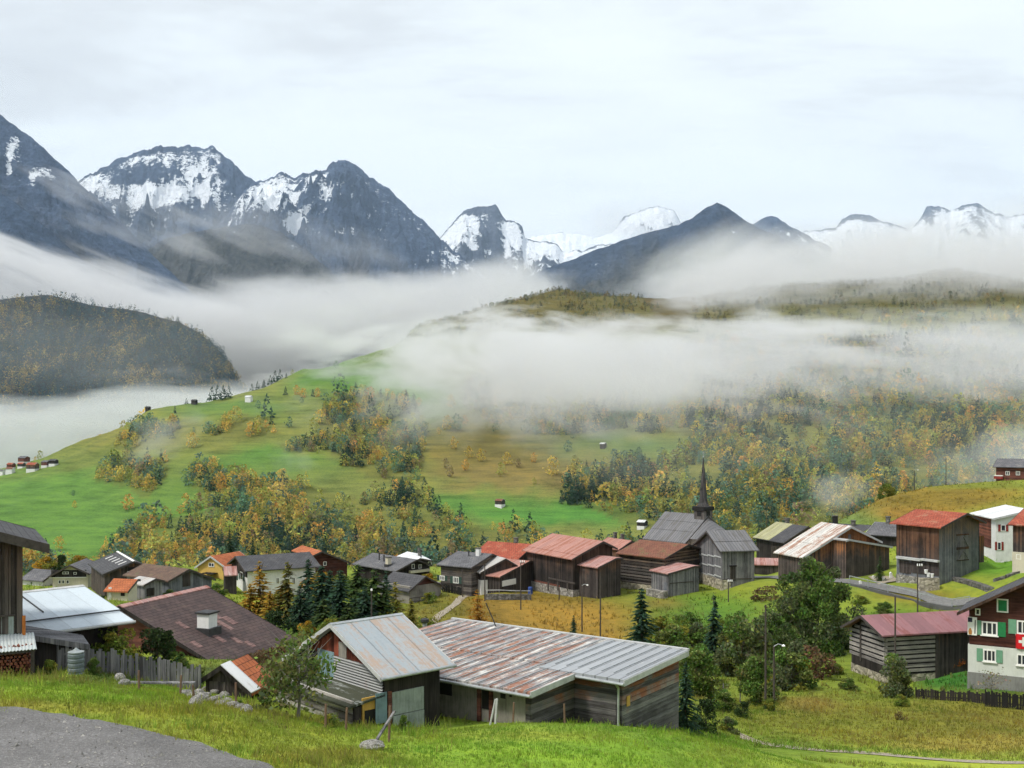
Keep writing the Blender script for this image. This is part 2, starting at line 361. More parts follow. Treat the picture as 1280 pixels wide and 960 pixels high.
# ------------------------------------------------------------------ ground sheet
def make_ground():
    t = np.concatenate((np.linspace(4, 34, 14)[:-1], np.exp(np.arange(math.log(34), math.log(3300), 0.0098))))
    u = np.concatenate((np.linspace(-1.1, -.62, 24)[:-1], np.linspace(-.62, .62, 470), np.linspace(.62, 1.1, 24)[1:]))
    T, U = np.meshgrid(t, u, indexing='ij')
    X = U * T; Y = T - 20.0
    Z = ground_z(X, Y)
    c, w = cover(X, Y)
    m, nt = new_mat('meadow'); g = G(nt)
    a = g.attr('col'); p = g.coord('Object')
    n = g.noise(p, 0.9, 5, 0.62); n2 = g.noise(p, 0.055, 4, 0.6); n3 = g.noise(p, 7.0, 3, 0.7); n4 = g.noise(g.map(p, sc=(.12, .12, 2.2)), 0.22, 6, 0.7)
    k = g.math('ADD', g.math('MULTIPLY', g.math('SUBTRACT', n, .5), 1.1), g.math('MULTIPLY', g.math('SUBTRACT', n2, .5), 0.9))
    k = g.math('ADD', k, g.math('MULTIPLY', g.math('SUBTRACT', n3, .5), 0.9)); k = g.math('ADD', k, g.math('MULTIPLY', g.math('SUBTRACT', n4, .5), 1.7))
    tint = g.ramp(g.math('ADD', k, .5), [(0.0, (.42, .46, .45)), (.5, (1, 1, 1)), (1.0, (1.55, 1.35, 1.1))])
    col = g.mix(1.0, a, tint, 'MULTIPLY')
    g.out(col, .95, g.bump(g.math('ADD', n, g.math('MULTIPLY', n3, .4)), .8, .25), spec=.1)
    me = np_mesh('ground', np.stack((X, Y, Z), -1).reshape(-1, 3), grid_faces(*X.shape), 4, m, True, c.reshape(-1, 3))
    o = link('ground', me); tag(o, 'grassy slope falling from the bank through the village to the wooded hill', kind='structure')
    return o
make_ground()

# ------------------------------------------------------------------ mountains
def mountain_mat(name, rock, low, snow=(.82, .86, .92)):
    m, nt = new_mat(name); g = G(nt); p = g.coord('Object')
    s = g.attr('snow', 'Fac'); l = g.attr('low', 'Fac')
    n = g.noise(p, 1 / 210, 6, .68); n2 = g.noise(p, 1 / 45, 5, .7); n3 = g.noise(g.map(p, sc=(1, 1, .35)), 1 / 90, 6, .72); n4 = g.noise(g.map(p, sc=(.6, .6, 2.4), rot=(.25, .35, .2)), 1 / 60, 6, .72, .5); n5 = g.noise(p, 1 / 16, 4, .7)
    k = g.math('ADD', g.math('ADD', g.math('MULTIPLY', n, .45), g.math('MULTIPLY', n2, .4)), g.math('ADD', g.math('MULTIPLY', n4, .35), g.math('MULTIPLY', n5, .3)))
    col = g.mix(l, rock, low)
    col = g.mix(1.0, col, g.ramp(k, [(.56, (.30, .34, .42)), (.75, (1, 1, 1)), (.94, (2.1, 1.95, 1.8))]), 'MULTIPLY')
    sn = g.math('ADD', s, g.math('MULTIPLY', g.math('SUBTRACT', g.math('ADD', g.math('ADD', g.math('MULTIPLY', n3, .12), g.math('MULTIPLY', n2, .30)), g.math('ADD', g.math('MULTIPLY', n4, .30), g.math('MULTIPLY', n5, .28))), .5), 3.2))
    sn = g.range(sn, .42, .56)
    g.out(g.mix(sn, col, snow), .9, g.bump(g.math('ADD', n, n2), 1.0, 40), spec=.1)
    return m
def mountain(name, crest, foot, Yc, Yf, mat, nu, nv, s, amp=.30, sc=900, snowb=(), snow_lo=.55, snow_amt=.6, low_hi=.35, jag=2.0, back=.5, label='', x_pad=0):
    cx = np.array([p[0] for p in crest], float); cy = np.array([p[1] for p in crest], float)
    fx = np.array([p[0] for p in foot], float); fy = np.array([p[1] for p in foot], float)
    u = np.linspace(cx[0] - x_pad, cx[-1] + x_pad, nu)
    yc = np.interp(u, cx, cy) + fbm(u / 9.0, u * 0 + s, 5, s, .6) * jag
    v = np.concatenate((np.linspace(-.5, -.05, 6), np.linspace(0, 1, nv), 1 + np.linspace(.02, back, nv // 4)))
    V, UU = np.meshgrid(v, u, indexing='ij')
    Y = Yf + V * (Yc - Yf)
    tx = (UU - CX) / FPX
    X = tx * Y
    zc = (HY - yc) * Yc / FPX; zf = (HY - np.interp(u, fx, fy)) * Yf / FPX
    prof = np.where(V <= 1, np.maximum(V, 0) ** 1.25 * .55 + V * .45, 1 - (V - 1) * 1.3)
    prof = np.where(V < 0, 0, prof); H = (zc - zf)[None]
    Z = zf[None] + H * prof
    wx = X + fbm(X / sc, Y / sc, 4, s + 5) * sc * .35
    wy = Y + fbm(X / sc + 9, Y / sc, 4, s + 6) * sc * .35
    r1 = ridged(wx / sc, wy / (sc * 2.6), 7, s + 1, .55) - .42
    r2 = ridged(wx / (sc * .33) + 3, wy / (sc * .5), 5, s + 2, .58) - .42
    r3 = (ridged(wx / (sc * .15) + 7, wy / (sc * .2), 5, s + 3, .6) - .42) * 1.5 + fbm(X / (sc * .06), Y / (sc * .08), 4, s + 4, .65) * .5
    Z = Z + np.where(V < 0, V * 2.0 * (zf[None] + 330), 0)
    win = np.clip(np.minimum(V * 2.2, np.abs(1 - V) * 4.5 + .02), 0, 1)
    Hm = np.maximum(np.abs(H), 200)
    Z = Z + Hm * amp * (r1 * 1.0 + r2 * .55 + r3 * .24) * win
    # where snow lies: gullies and ledges high up
    def blur(a, k):
        for ax in (0, 1):
            pd = np.concatenate((np.repeat(np.take(a, [0], ax), k, ax), a, np.repeat(np.take(a, [-1], ax), k, ax)), ax)
            cs = np.cumsum(pd, ax); n = a.shape[ax]
            hi = np.take(cs, np.arange(2 * k, 2 * k + n), ax); lo = np.take(cs, np.arange(0, n), ax)
            a = (hi - lo) / (2 * k)
        return a
    gul = (blur(Z, 5) - Z) / (Hm * .02) + .6 * (blur(Z, 14) - Z) / (Hm * .05)
    py = HY - FPX * Z / Y
    rel = (Z - zf[None]) / Hm
    st = fbm(X / (sc * .16), Y / (sc * .5), 4, s + 21, .6)
    sn = snow_amt * (sstep(snow_lo, .95, rel) - .12) + gul * .22 * sstep(snow_lo - .15, snow_lo + .2, rel) + st * .35 - .05
    sn = np.where(rel < snow_lo - .12, np.minimum(sn, 0.0), sn)
    for bx, by, rx, ry, w in snowb:
        rr = ((UU - bx) / rx) ** 2 + ((py - by) / ry) ** 2
        sn = sn + w * .8 * np.exp(-rr * 1.0) * (1 if w < 0 else 1 + .4 * st)
    low = sstep(low_hi + .18, low_hi - .2, rel + st * .15 + r1 * .2)
    me = np_mesh(name, np.stack((X, Y, Z), -1).reshape(-1, 3), grid_faces(*X.shape), 4, mat, True, extra={'snow': np.clip(sn, -1, 1.2), 'low': low})
    tag(link(name, me), label, kind='structure')
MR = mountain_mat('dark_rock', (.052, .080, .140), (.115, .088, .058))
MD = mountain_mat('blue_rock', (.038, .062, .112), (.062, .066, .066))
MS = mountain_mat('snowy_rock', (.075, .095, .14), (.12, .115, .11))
mountain('snow_mountain', [(560,330),(640,300),(700,291),(750,296),(765,290),(780,270),(800,263),(823,257),(843,264),(852,280),(900,286),(960,286),(1000,290),(1045,285),(1052,275),(1063,268),(1085,269),(1100,276),(1140,286),(1150,272),(1158,258),(1174,257),(1186,263),(1200,258),(1212,254),(1222,253),(1240,264),(1258,272),(1282,268),(1330,262),(1420,285)],
 [(560,430),(1420,430)], 14500, 11500, MS, 620, 150, 51, amp=.16, sc=900, jag=3.0, snow_lo=.1, snow_amt=1.1, low_hi=-.5, back=.4,
 snowb=[(1000,310,330,14,.55),(1080,285,40,8,-.2),(1060,270,16,5,-1.0),(1165,270,12,14,-.75),(1215,268,30,12,-.3),(1235,285,40,14,-.3),(1180,300,26,8,.6),(720,300,60,12,.8),(820,266,25,7,.3),(1090,274,16,4,-.9)],
 label='far snow covered range with a glacier below grey rock towers')
mountain('rock_peak', [(480,345),(520,318),(545,302),(556,290),(570,273),(583,261),(600,258),(619,256),(627,268),(633,275),(645,278),(653,282),(656,296),(668,302),(684,301),(697,305),(706,316),(730,312),(752,305),(768,306),(800,322),(860,345)],
 [(480,400),(860,400)], 10600, 8900, MS, 360, 170, 61, amp=.22, sc=600, jag=3.2, snow_lo=.25, snow_amt=.95, low_hi=.0,
 snowb=[(612,290,16,26,-.9),(640,288,12,12,.4),(575,285,14,12,.25),(600,262,22,6,-.7),(560,320,40,12,-.3),(690,310,40,8,.3)], label='blocky snow streaked peak left of the gap in the range')
mountain('rock_peak', [(895,330),(925,290),(942,280),(955,272),(963,270),(971,272),(985,282),(1005,292),(1040,310)], [(895,360),(1040,360)], 9500, 8700, MR, 130, 60, 71, amp=.2, sc=420, snow_lo=.5, snow_amt=.5, low_hi=0, jag=2.5,
 label='small dark rock peak behind the right shoulder of the pyramid')
mountain('rock_peak', [(20,330),(60,262),(88,238),(105,222),(130,209),(150,197),(178,188),(205,181),(222,182),(240,181),(256,184),(265,180),(280,193),(300,211),(325,233),(350,256),(375,280),(420,325),(470,380)],
 [(20,420),(470,420)], 8700, 6600, MR, 470, 230, 81, amp=.27, sc=760, jag=5.0, snow_lo=.42, snow_amt=.62, low_hi=.3,
 snowb=[(228,240,50,15,.95),(135,235,26,12,.45),(185,215,30,10,-.5),(165,252,30,8,.35),(250,215,16,8,.5),(300,230,16,24,-.8),(190,196,60,7,.1),(285,205,12,10,-.5),(170,225,34,7,-.5)], label='broad snow dusted peak with a bowl of snow under its flat top')
mountain('rock_peak', [(235,330),(275,275),(300,245),(318,229),(338,222),(352,217),(366,220),(380,219),(395,214),(408,212),(416,203),(424,199),(432,197),(441,203),(450,212),(466,221),(490,241),(520,266),(548,294),(575,319),(610,345),(650,372)],
 [(235,420),(650,420)], 8100, 6100, MR, 440, 230, 91, amp=.27, sc=700, jag=5.5, snow_lo=.48, snow_amt=.50, low_hi=.25,
 snowb=[(338,250,20,18,.85),(368,275,22,16,.75),(420,243,26,4,.75),(400,225,22,7,.3),(425,290,38,6,.6),(470,302,26,5,.5),(430,212,14,10,-.15),(395,262,18,10,-.5),(470,250,18,20,-.3),(520,300,30,20,-.5),(440,320,8,8,.4)], label='sharp dark summit with snow couloirs left of centre')
mountain('mountain_shoulder', [(60,420),(110,372),(160,330),(205,298),(250,288),(300,281),(326,281),(350,290),(382,311),(410,336),(440,366),(475,400),(520,430)], [(60,440),(520,440)], 5600, 4700, MD, 300, 110, 101, amp=.18, sc=500, jag=2.0, snow_lo=1.05, snow_amt=.2, low_hi=1.0, label='rounded shoulder of brown autumn grass below the snow')
mountain('dark_pyramid', [(480,400),(560,385),(610,372),(648,352),(680,337),(738,315),(780,299),(815,289),(850,280),(868,270),(884,259),(896,253),(906,257),(925,271),(948,285),(984,300),(1010,310),(1036,323),(1080,352),(1130,392),(1180,420)],
 [(480,440),(1180,440)], 6100, 4900, MD, 520, 150, 111, amp=.20, sc=620, jag=1.7, snow_lo=.8, snow_amt=.05, low_hi=.75, label='dark wooded pyramid shaped mountain in the middle of the range')
mountain('left_mountain', [(-420,-40),(-200,70),(-60,108),(0,143),(18,156),(40,172),(62,191),(84,212),(102,231),(125,252),(150,277),(172,299),(192,320),(225,350),(300,412),(360,450)], [(-420,440),(360,440)], 5300, 3900, MR, 420, 200, 121, amp=.20, sc=560, jag=2.0, snow_lo=.62, snow_amt=-.05, low_hi=.45,
 snowb=[(18,180,14,20,.65),(45,215,22,9,.5),(12,215,6,24,.4),(180,300,10,10,.35),(150,282,14,5,.35)], label='steep dark mountain flank running down from the left edge')
mountain('left_mountain', [(-420,90),(-150,190),(-40,226),(0,240),(32,262),(66,291),(110,330),(160,380),(210,430)], [(-420,440),(210,440)], 4300, 3500, MD, 220, 90, 131, amp=.18, sc=420, jag=1.6, snow_lo=1.1, snow_amt=0, low_hi=.3, label='lower dark spur in front of the left mountain flank')
# the wooded mountain behind the left end of the valley
WM_CREST = [(-460,330),(-200,352),(0,374),(62,368),(110,381),(170,388),(225,403),(254,419),(270,433),(288,456),(315,505),(360,560),(440,610)]
mountain('wooded_mountain', WM_CREST, [(-460,620),(440,620)], 2700, 1900, MD, 260, 120, 141, amp=.16, sc=330, jag=1.5, snow_lo=2, snow_amt=0, low_hi=1.2, label='steep wooded mountainside behind the fog on the left')
# valley floor beyond the sheet, out to the horizon
def far_floor():
    xs = np.linspace(-16000, 16000, 60); ys = np.concatenate((np.linspace(3150, 9000, 30), np.linspace(9500, 22000, 20)))
    Y, X = np.meshgrid(ys, xs, indexing='ij')
    Z = -230 + fbm(X / 900, Y / 900, 4, 77) * 60 + 0.0 * X
    m, nt = new_mat('far_valley_ground'); g = G(nt); n = g.noise(g.coord('Object'), 1 / 180, 5, .6)
    g.out(g.ramp(n, [(.35, (.035, .045, .03)), (.7, (.08, .085, .04))]), .95)
    me = np_mesh('valley_floor', np.stack((X, Y, Z), -1).reshape(-1, 3), grid_faces(*X.shape), 4, m, True)
    tag(link('valley_floor', me), kind='structure')
far_floor()
# ------------------------------------------------------------------ air and fog
def haze_box(x0, x1, y0, y1, z0, z1, dens):
    b = MB(); b.box(x0, x1, y0, y1, z0, z1)
    m, nt = new_mat('haze_air'); g = G(nt)
    v = g.n('ShaderNodeVolumePrincipled'); v.inputs['Color'].default_value = (.60, .78, 1.0, 1); v.inputs['Density'].default_value = dens
    v.inputs['Anisotropy'].default_value = .0
    o = g.n('ShaderNodeOutputMaterial'); nt.links.new(v.outputs[0], o.inputs['Volume'])
    m.cycles.homogeneous_volume = True if hasattr(m.cycles, 'homogeneous_volume') else False
    return tag(b.build('haze', m), 'thin blue haze lying over the whole valley', kind='stuff')
haze_box(-16500, 16500, -60, 16500, -420, 3800, 2.8e-5)

def fog(name, label, px0, px1, pyt, pyb, Y0, Y1, dens, lx=260, lz=70, cover=.5, gain=4.0, tilt=0.0, edge=.3, seed=0, steps=1.0, top=.35, bot=.35, sharp=1.0, ty=0.0):
    """a bank of cloud: a closed box of air whose density is broken up by noise. rows/columns are measured at the middle depth"""
    Ym = (Y0 + Y1) / 2
    a = at(px0, pyb, Ym); b2 = at(px1, pyt, Ym)
    c = (a + b2) / 2; hx, hy, hz = abs(b2[0] - a[0]) / 2, (Y1 - Y0) / 2, abs(b2[2] - a[2]) / 2
    pad = abs(tilt) * hx + abs(ty) * hy
    b = MB(); b.box(-hx, hx, -hy, hy, -hz - pad, hz + pad)
    m, nt = new_mat(name + '_vapour'); g = G(nt)
    p = g.coord('Object'); x, y, z = g.sep(p)
    zt = g.math('SUBTRACT', g.math('SUBTRACT', z, g.math('MULTIPLY', x, tilt)), g.math('MULTIPLY', y, ty))
    q = g.comb(g.math('DIVIDE', x, lx), g.math('DIVIDE', y, lx * 5.0), g.math('DIVIDE', zt, lz))
    q = g.vmath('ADD', q, (seed * 7.31, seed * 3.17, seed * 1.7))
    n = g.math('ADD', g.math('MULTIPLY', g.noise(q, 1.0, 7, .62, .5), .72), g.math('MULTIPLY', g.noise(q, 3.3, 4, .6, .3), .28))
    fx = g.math('MULTIPLY', g.range(x, -hx, -hx * (1 - edge * 2)), g.range(x, hx, hx * (1 - edge * 2)))
    fy = g.math('MULTIPLY', g.range(y, -hy, -hy * .4), g.range(y, hy, hy * .4))
    fz = g.math('MULTIPLY', g.range(zt, -hz, -hz * (1 - bot * 2)), g.range(zt, hz, hz * (1 - top * 2)))
    f = g.math('MULTIPLY', g.math('MULTIPLY', fx, fy), fz)
    f = g.math('POWER', f, sharp)
    # noise decides where the edge of the bank lies
    d_ = g.math('SUBTRACT', g.math('ADD', g.math('MULTIPLY', f, 1.0), g.math('MULTIPLY', g.math('SUBTRACT', n, .5), 3.7)), 1 - cover)
    d_ = g.math('MULTIPLY', g.math('MULTIPLY', d_, gain, clamp=True), g.math('MULTIPLY', f, 2.0, clamp=True))
    v = g.n('ShaderNodeVolumePrincipled'); v.inputs['Color'].default_value = (.93, .935, .95, 1)
    nt.links.new(g.math('MULTIPLY', d_, dens), v.inputs['Density']); v.inputs['Anisotropy'].default_value = .15
    o = g.n('ShaderNodeOutputMaterial'); nt.links.new(v.outputs[0], o.inputs['Volume'])
    m.cycles.volume_step_rate = steps * 1.7
    ob = b.build(name, m); ob.location = VEC(c)
    return tag(ob, label, kind='stuff')
# behind the hill, low in the valley on the left, tucked against the wooded mountain
fog('fog_bank', 'grey fog lying low along the foot of the wooded mountain', -250, 700, 440, 600, 1250, 1850, .0055, 240, 55, .60, 2.0, .08, .18, 1, top=.45)
fog('fog_bank', 'bright fog bank sloping down over the wooded mountain', -560, 420, 250, 384, 2620, 3500, .0058, 300, 95, .72, 1.8, -.33, .10, 2, top=.3)
fog('fog_bank', 'long white fog bank across the valley mouth', 160, 760, 345, 470, 2600, 3900, .0045, 420, 85, .74, 1.8, .06, .2, 3, top=.25)
fog('fog_bank', 'broad grey fog bank lying across the wooded hilltop', 300, 2000, 374, 606, 670, 1260, .0160, 110, 40, .74, 1.6, -.05, .20, 4, top=.40, bot=.46, ty=.10)
fog('fog_bank', 'thin mist thickening over the right hand wooded slope', 560, 1500, 420, 640, 500, 690, .00085, 120, 60, .9, 1.3, -.05, .2, 17, top=.3)
fog('fog_bank', 'thin blue mist hanging before the wooded mountainside', -300, 330, 350, 500, 1350, 1850, .00034, 420, 160, 1.0, 1.2, -.1, .2, 16)
fog('fog_bank', 'ragged fog rolling between the two wooded hilltops', 760, 1900, 268, 445, 1120, 1440, .0105, 120, 55, .68, 1.7, 0.03, .14, 15, top=.42, bot=.3)
fog('cloud', 'cloud drifting behind the wooded hilltop below the glacier', 740, 1740, 265, 440, 2000, 3000, .0042, 380, 130, .74, 1.5, .03, .16, 5)
fog('cloud', 'thin grey cloud in front of the faint snow peak', 690, 900, 255, 312, 7200, 8600, .00060, 700, 160, .58, 1.6, 0, .3, 6)
fog('cloud', 'thin shreds of cloud hanging on the left mountain flank', 0, 330, 215, 330, 3250, 3850, .0018, 420, 110, .42, 2.0, -.3, .3, 7)
fog('cloud', 'veil of cloud trailing over the autumn grass shoulder', 190, 560, 255, 350, 4000, 4600, .0008, 560, 130, .44, 2.0, -.25, .3, 8)
fog('cloud', 'shred of cloud below the blocky peak', 520, 720, 315, 375, 4100, 4700, .0014, 480, 100, .54, 2, -.1, .35, 9)
fog('cloud', 'puff of cloud rising against the dark pyramid mountain', 700, 1080, 295, 420, 3600, 4500, .0015, 420, 150, .50, 2.0, .2, .3, 10)
fog('fog_wisp', 'wisp of fog rising from the gully beside the grassy hill', 975, 1100, 565, 665, 330, 420, .016, 22, 20, .44, 1.8, 0, .5, 11)
fog('fog_wisp', 'pale fog drifting behind the chalet on the hill', 1100, 1460, 505, 640, 330, 440, .013, 40, 30, .48, 1.8, .25, .4, 12)
fog('fog_wisp', 'small wisp of fog over the little wood on the left hillside', 120, 280, 500, 600, 640, 740, .0065, 45, 34, .46, 1.8, .2, .5, 13)
fog('fog_wisp', 'thin wisp of fog drifting over the middle of the meadow hill', 270, 440, 520, 670, 600, 680, .0045, 45, 40, .44, 1.8, -.3, .5, 14)
# ------------------------------------------------------------------ building materials
def boards(name, grey, warm=None, w=.22, horiz=False, contrast=.55, warm_z=(3.2, 5.5), rough=.9, gap=.35):
    """weathered boards or logs; warm = fresher timber kept by the eaves"""
    m, nt = new_mat(name); g = G(nt); p = g.coord('Object'); x, y, z = g.sep(p)
    u = z if horiz else g.math('ADD', x, g.math('MULTIPLY', y, 1.0))
    iu = g.math('DIVIDE', u, w); idx = g.math('FLOOR', iu); fr = g.math('FRACT', iu)
    rnd = g.white(idx)
    grain = g.noise(g.map(p, sc=((.6, .6, 9) if horiz else (9, 9, .6))), 1.6, 5, .65)
    blot = g.noise(p, .7, 4, .6)
    val = g.math('ADD', g.math('ADD', g.math('MULTIPLY', g.math('SUBTRACT', rnd, .5), contrast), g.math('MULTIPLY', g.math('SUBTRACT', grain, .5), 1.3)), g.math('MULTIPLY', g.math('SUBTRACT', blot, .5), 1.1))
    base = grey
    if warm is not None:
        k = g.range(g.math('ADD', z, g.math('MULTIPLY', g.math('SUBTRACT', g.math('ADD', blot, g.math('MULTIPLY', rnd, .3)), .6), 3.5)), warm_z[0], warm_z[1])
        base = g.mix(k, grey, warm)
    col = g.mix(1.0, base, g.ramp(g.math('ADD', val, .5), [(.05, (.40, .38, .38)), (.5, (1, 1, 1)), (.95, (1.75, 1.7, 1.62))]), 'MULTIPLY')
    ln = g.math('LESS_THAN', g.math('ABSOLUTE', g.math('SUBTRACT', fr, .5)), .5 - .06)
    col = g.mix(g.math('MULTIPLY', g.math('SUBTRACT', 1, ln), gap), col, (.012, .011, .011))
    g.out(col, rough, g.bump(g.math('ADD', g.math('MULTIPLY', ln, .6), grain), .6, .03), spec=.15)
    return m
def metal_roof(name, base, rust=(.20, .075, .03), rust_amt=.35, w=.7, pale=None, pale_amt=.0, metal=.25, rough=.42, seam=.6, streak=1.0, spots=.35, corr=0.0, cols=1.0):
    """sheet roofing: seams run down the slope, rust and lichen follow them"""
    m, nt = new_mat(name); g = G(nt); p = g.coord('Object'); x, y, z = g.sep(p)
    wob = g.math('MULTIPLY', g.math('SUBTRACT', g.noise(p, .5, 2), .5), .06)
    iu = g.math('DIVIDE', g.math('ADD', x, wob), w); idx = g.math('FLOOR', iu); fr = g.math('FRACT', iu); rnd = g.white(g.math('ADD', idx, 3.7))
    s1 = g.noise(g.map(p, sc=(2.6, .28 / streak, .28 / streak)), 1.5, 6, .68, .3)
    s2 = g.noise(p, .55, 5, .62); s3 = g.noise(p, 5.5, 4, .7)
    rv = g.math('ADD', g.math('ADD', g.math('MULTIPLY', s1, .75), g.math('MULTIPLY', s2, .45)), g.math('ADD', g.math('MULTIPLY', rnd, .30 * cols), g.math('MULTIPLY', s3, .48 - .30 * cols)))
    k = g.range(rv, 1.02 - rust_amt * .5, 1.16 - rust_amt * .5)
    tone = g.ramp(g.math('ADD', g.math('MULTIPLY', rnd, .45 * cols), g.math('MULTIPLY', g.math('ADD', s3, s1), .525 - .225 * cols)), [(.2, (.70, .70, .71)), (.6, (1.05, 1.05, 1.05)), (.9, (1.3, 1.3, 1.28))])
    col = g.mix(1.0, base, tone, 'MULTIPLY')
    if pale is not None:
        q = g.noise(g.map(p, loc=(4, 9, 2), sc=(1.8, .3, .3)), 1.7, 6, .7, .2)
        col = g.mix(g.range(q, .62 - pale_amt * .25, .72 - pale_amt * .25), col, pale)
    rc = g.mix(s3, rust, tuple(c * .45 for c in rust)); rc = g.mix(g.math('MULTIPLY', s2, .6), rc, tuple(min(1, c * 1.6 + .03) for c in rust))
    col = g.mix(g.math('MULTIPLY', k, spots + .5), col, rc)
    ln = g.math('GREATER_THAN', g.math('ABSOLUTE', g.math('SUBTRACT', fr, .5)), .5 - .035 / w)
    col = g.mix(g.math('MULTIPLY', ln, seam), col, (.02, .02, .022))
    h = g.math('ADD', g.math('MULTIPLY', ln, 1.0), g.math('MULTIPLY', s3, .25))
    if corr: h = g.math('ADD', h, g.math('MULTIPLY', g.math('SINE', g.math('MULTIPLY', x, 6.283 / corr)), .5))
    g.out(col, g.math('ADD', rough, g.math('MULTIPLY', k, .4)), g.bump(h, .5, .04), metal=g.math('MULTIPLY', g.math('SUBTRACT', 1, k), metal), spec=.35)
    return m
def shingle_roof(name, c, c2, row=.32, wid=.35, moss=None, moss_amt=.3, rough=.85):
    m, nt = new_mat(name); g = G(nt); p = g.coord('Object'); x, y, z = g.sep(p)
    b = g.n('ShaderNodeTexBrick'); nt.links.new(g.comb(x, g.math('MULTIPLY', y, 1.06), 0), b.inputs['Vector'])
    b.inputs['Color1'].default_value = (*c, 1); b.inputs['Color2'].default_value = (*c2, 1); b.inputs['Mortar'].default_value = tuple(q * .3 for q in c) + (1,)
    b.inputs['Scale'].default_value = 1; b.inputs['Brick Width'].default_value = wid; b.inputs['Row Height'].default_value = row; b.inputs['Mortar Size'].default_value = .018; b.inputs['Bias'].default_value = -.1
    n = g.noise(p, .8, 5, .62); n2 = g.noise(p, 6, 4, .7); n3 = g.noise(g.map(p, sc=(1.5, .3, .3)), 1.2, 5, .6)
    col = g.mix(1.0, b.outputs[0], g.ramp(g.math('ADD', g.math('MULTIPLY', n, .5), g.math('MULTIPLY', g.math('ADD', n2, n3), .25)), [(.3, (.55, .55, .56)), (.5, (1, 1, 1)), (.7, (1.5, 1.48, 1.45))]), 'MULTIPLY')
    if moss is not None: col = g.mix(g.range(g.math('ADD', g.math('MULTIPLY', n, .6), g.math('MULTIPLY', n2, .4)), .60 - moss_amt * .25, .70 - moss_amt * .25), col, moss)
    g.out(col, rough, g.bump(g.math('ADD', b.outputs['Fac'], n2), .45, .03), spec=.25)
    return m
def plain(name, c, var=.35, sc=1.5, rough=.85, metal=0., streak=False, spec=.3, fine=9):
    m, nt = new_mat(name); g = G(nt); p = g.coord('Object')
    n = g.noise(p, sc, 5, .62); n2 = g.noise(g.map(p, sc=(3, 3, .35)) if streak else p, fine * (.35 if streak else 1), 4, .65)
    k = g.math('ADD', g.math('MULTIPLY', n, .6), g.math('MULTIPLY', n2, .4))
    col = g.mix(1.0, c, g.ramp(k, [(.28, (1 - var * 1.1,) * 3), (.5, (1, 1, 1)), (.72, (1 + var * .7,) * 3)]), 'MULTIPLY')
    g.out(col, rough, g.bump(k, .35, .02), metal=metal, spec=spec)
    return m
def stone_mat(name, c, sc=3.0, var=.5):
    m, nt = new_mat(name); g = G(nt); p = g.coord('Object')
    v = g.n('ShaderNodeTexVoronoi', feature='F1'); nt.links.new(g.vmath('ADD', p, g.vmath('MULTIPLY', g.noise(p, 2, 3, out=1), (.5, .5, .5))), v.inputs['Vector']); v.inputs['Scale'].default_value = sc
    r = g.sep(v.outputs['Color'])[0]; n = g.noise(p, 5, 5, .65)
    k = g.math('ADD', g.math('MULTIPLY', r, .5), g.math('MULTIPLY', n, .5))
    col = g.mix(1.0, c, g.ramp(k, [(.2, (1 - var,) * 3), (.5, (1, 1, 1)), (.85, (1 + var * .8,) * 3)]), 'MULTIPLY')
    edge = g.range(v.outputs['Distance'], .42, .62)
    col = g.mix(g.math('MULTIPLY', edge, .42), col, tuple(q * .22 for q in c))
    g.out(col, .92, g.bump(g.math('SUBTRACT', n, g.math('MULTIPLY', edge, 2)), .7, .06), spec=.15)
    return m
def glass_mat(name='window_glass', c=(.02, .024, .03)):
    m, nt = new_mat(name); g = G(nt); n = g.noise(g.coord('Object'), 2.2, 2)
    g.out(g.mix(n, c, tuple(q * 2.2 for q in c)), .08, spec=.5)
    return m
M = {}
M['dark_wood'] = boards('dark_wood', (.055, .047, .045), (.095, .05, .032), .2)
M['black_wood'] = boards('black_wood', (.030, .026, .025), (.06, .036, .026), .22)
M['near_wood'] = boards('near_wood', (.075, .066, .062), (.055, .036, .030), .24, contrast=.9, warm_z=(3.5, 6))
M['grey_wood'] = boards('grey_wood', (.155, .155, .165), (.115, .105, .10), .2, warm_z=(4.5, 8))
M['steel_wood'] = boards('steel_wood', (.145, .155, .175), (.12, .085, .055), .24, warm_z=(4.2, 7.5), contrast=.45)
M['warm_wood'] = boards('warm_wood', (.075, .062, .058), (.20, .088, .036), .22, warm_z=(3.3, 5.2))
M['red_wood'] = boards('red_wood', (.11, .045, .035), (.15, .055, .035), .2, horiz=True)
M['brown_wood'] = boards('brown_wood', (.060, .022, .018), (.075, .03, .024), .18, horiz=True, contrast=.35, gap=.25)
M['log_dark'] = boards('log_dark', (.085, .076, .072), (.12, .085, .06), .3, horiz=True, contrast=.9, gap=.8)
M['log_grey'] = boards('log_grey', (.24, .225, .215), None, .35, horiz=True, contrast=.5, gap=.0)
M['plank_h'] = boards('plank_h', (.10, .096, .10), (.19, .075, .035), .22, horiz=True, contrast=.7, warm_z=(.9, 1.8))
M['white_plank'] = boards('white_plank', (.28, .27, .26), None, .3, horiz=True, contrast=.9, gap=.7)
M['trim_wood'] = plain('trim_wood', (.06, .05, .046), .5, 3)
M['pale_trim'] = plain('pale_trim', (.42, .43, .43), .35, 2)
M['roof_bluegrey'] = metal_roof('roof_bluegrey', (.47, .53, .58), rust=(.33, .30, .27), rust_amt=.05, w=1.0, seam=.12, metal=.15, rough=.5, spots=-.2)
M['roof_brown'] = shingle_roof('roof_brown', (.085, .058, .055), (.062, .045, .045), .3, .5, (.11, .10, .05), .06)
M['roof_rust'] = metal_roof('roof_rust', (.33, .37, .40), rust=(.33, .18, .085), rust_amt=.42, w=.95, seam=.35, metal=.2, rough=.5, spots=.1, streak=.9, cols=.25)
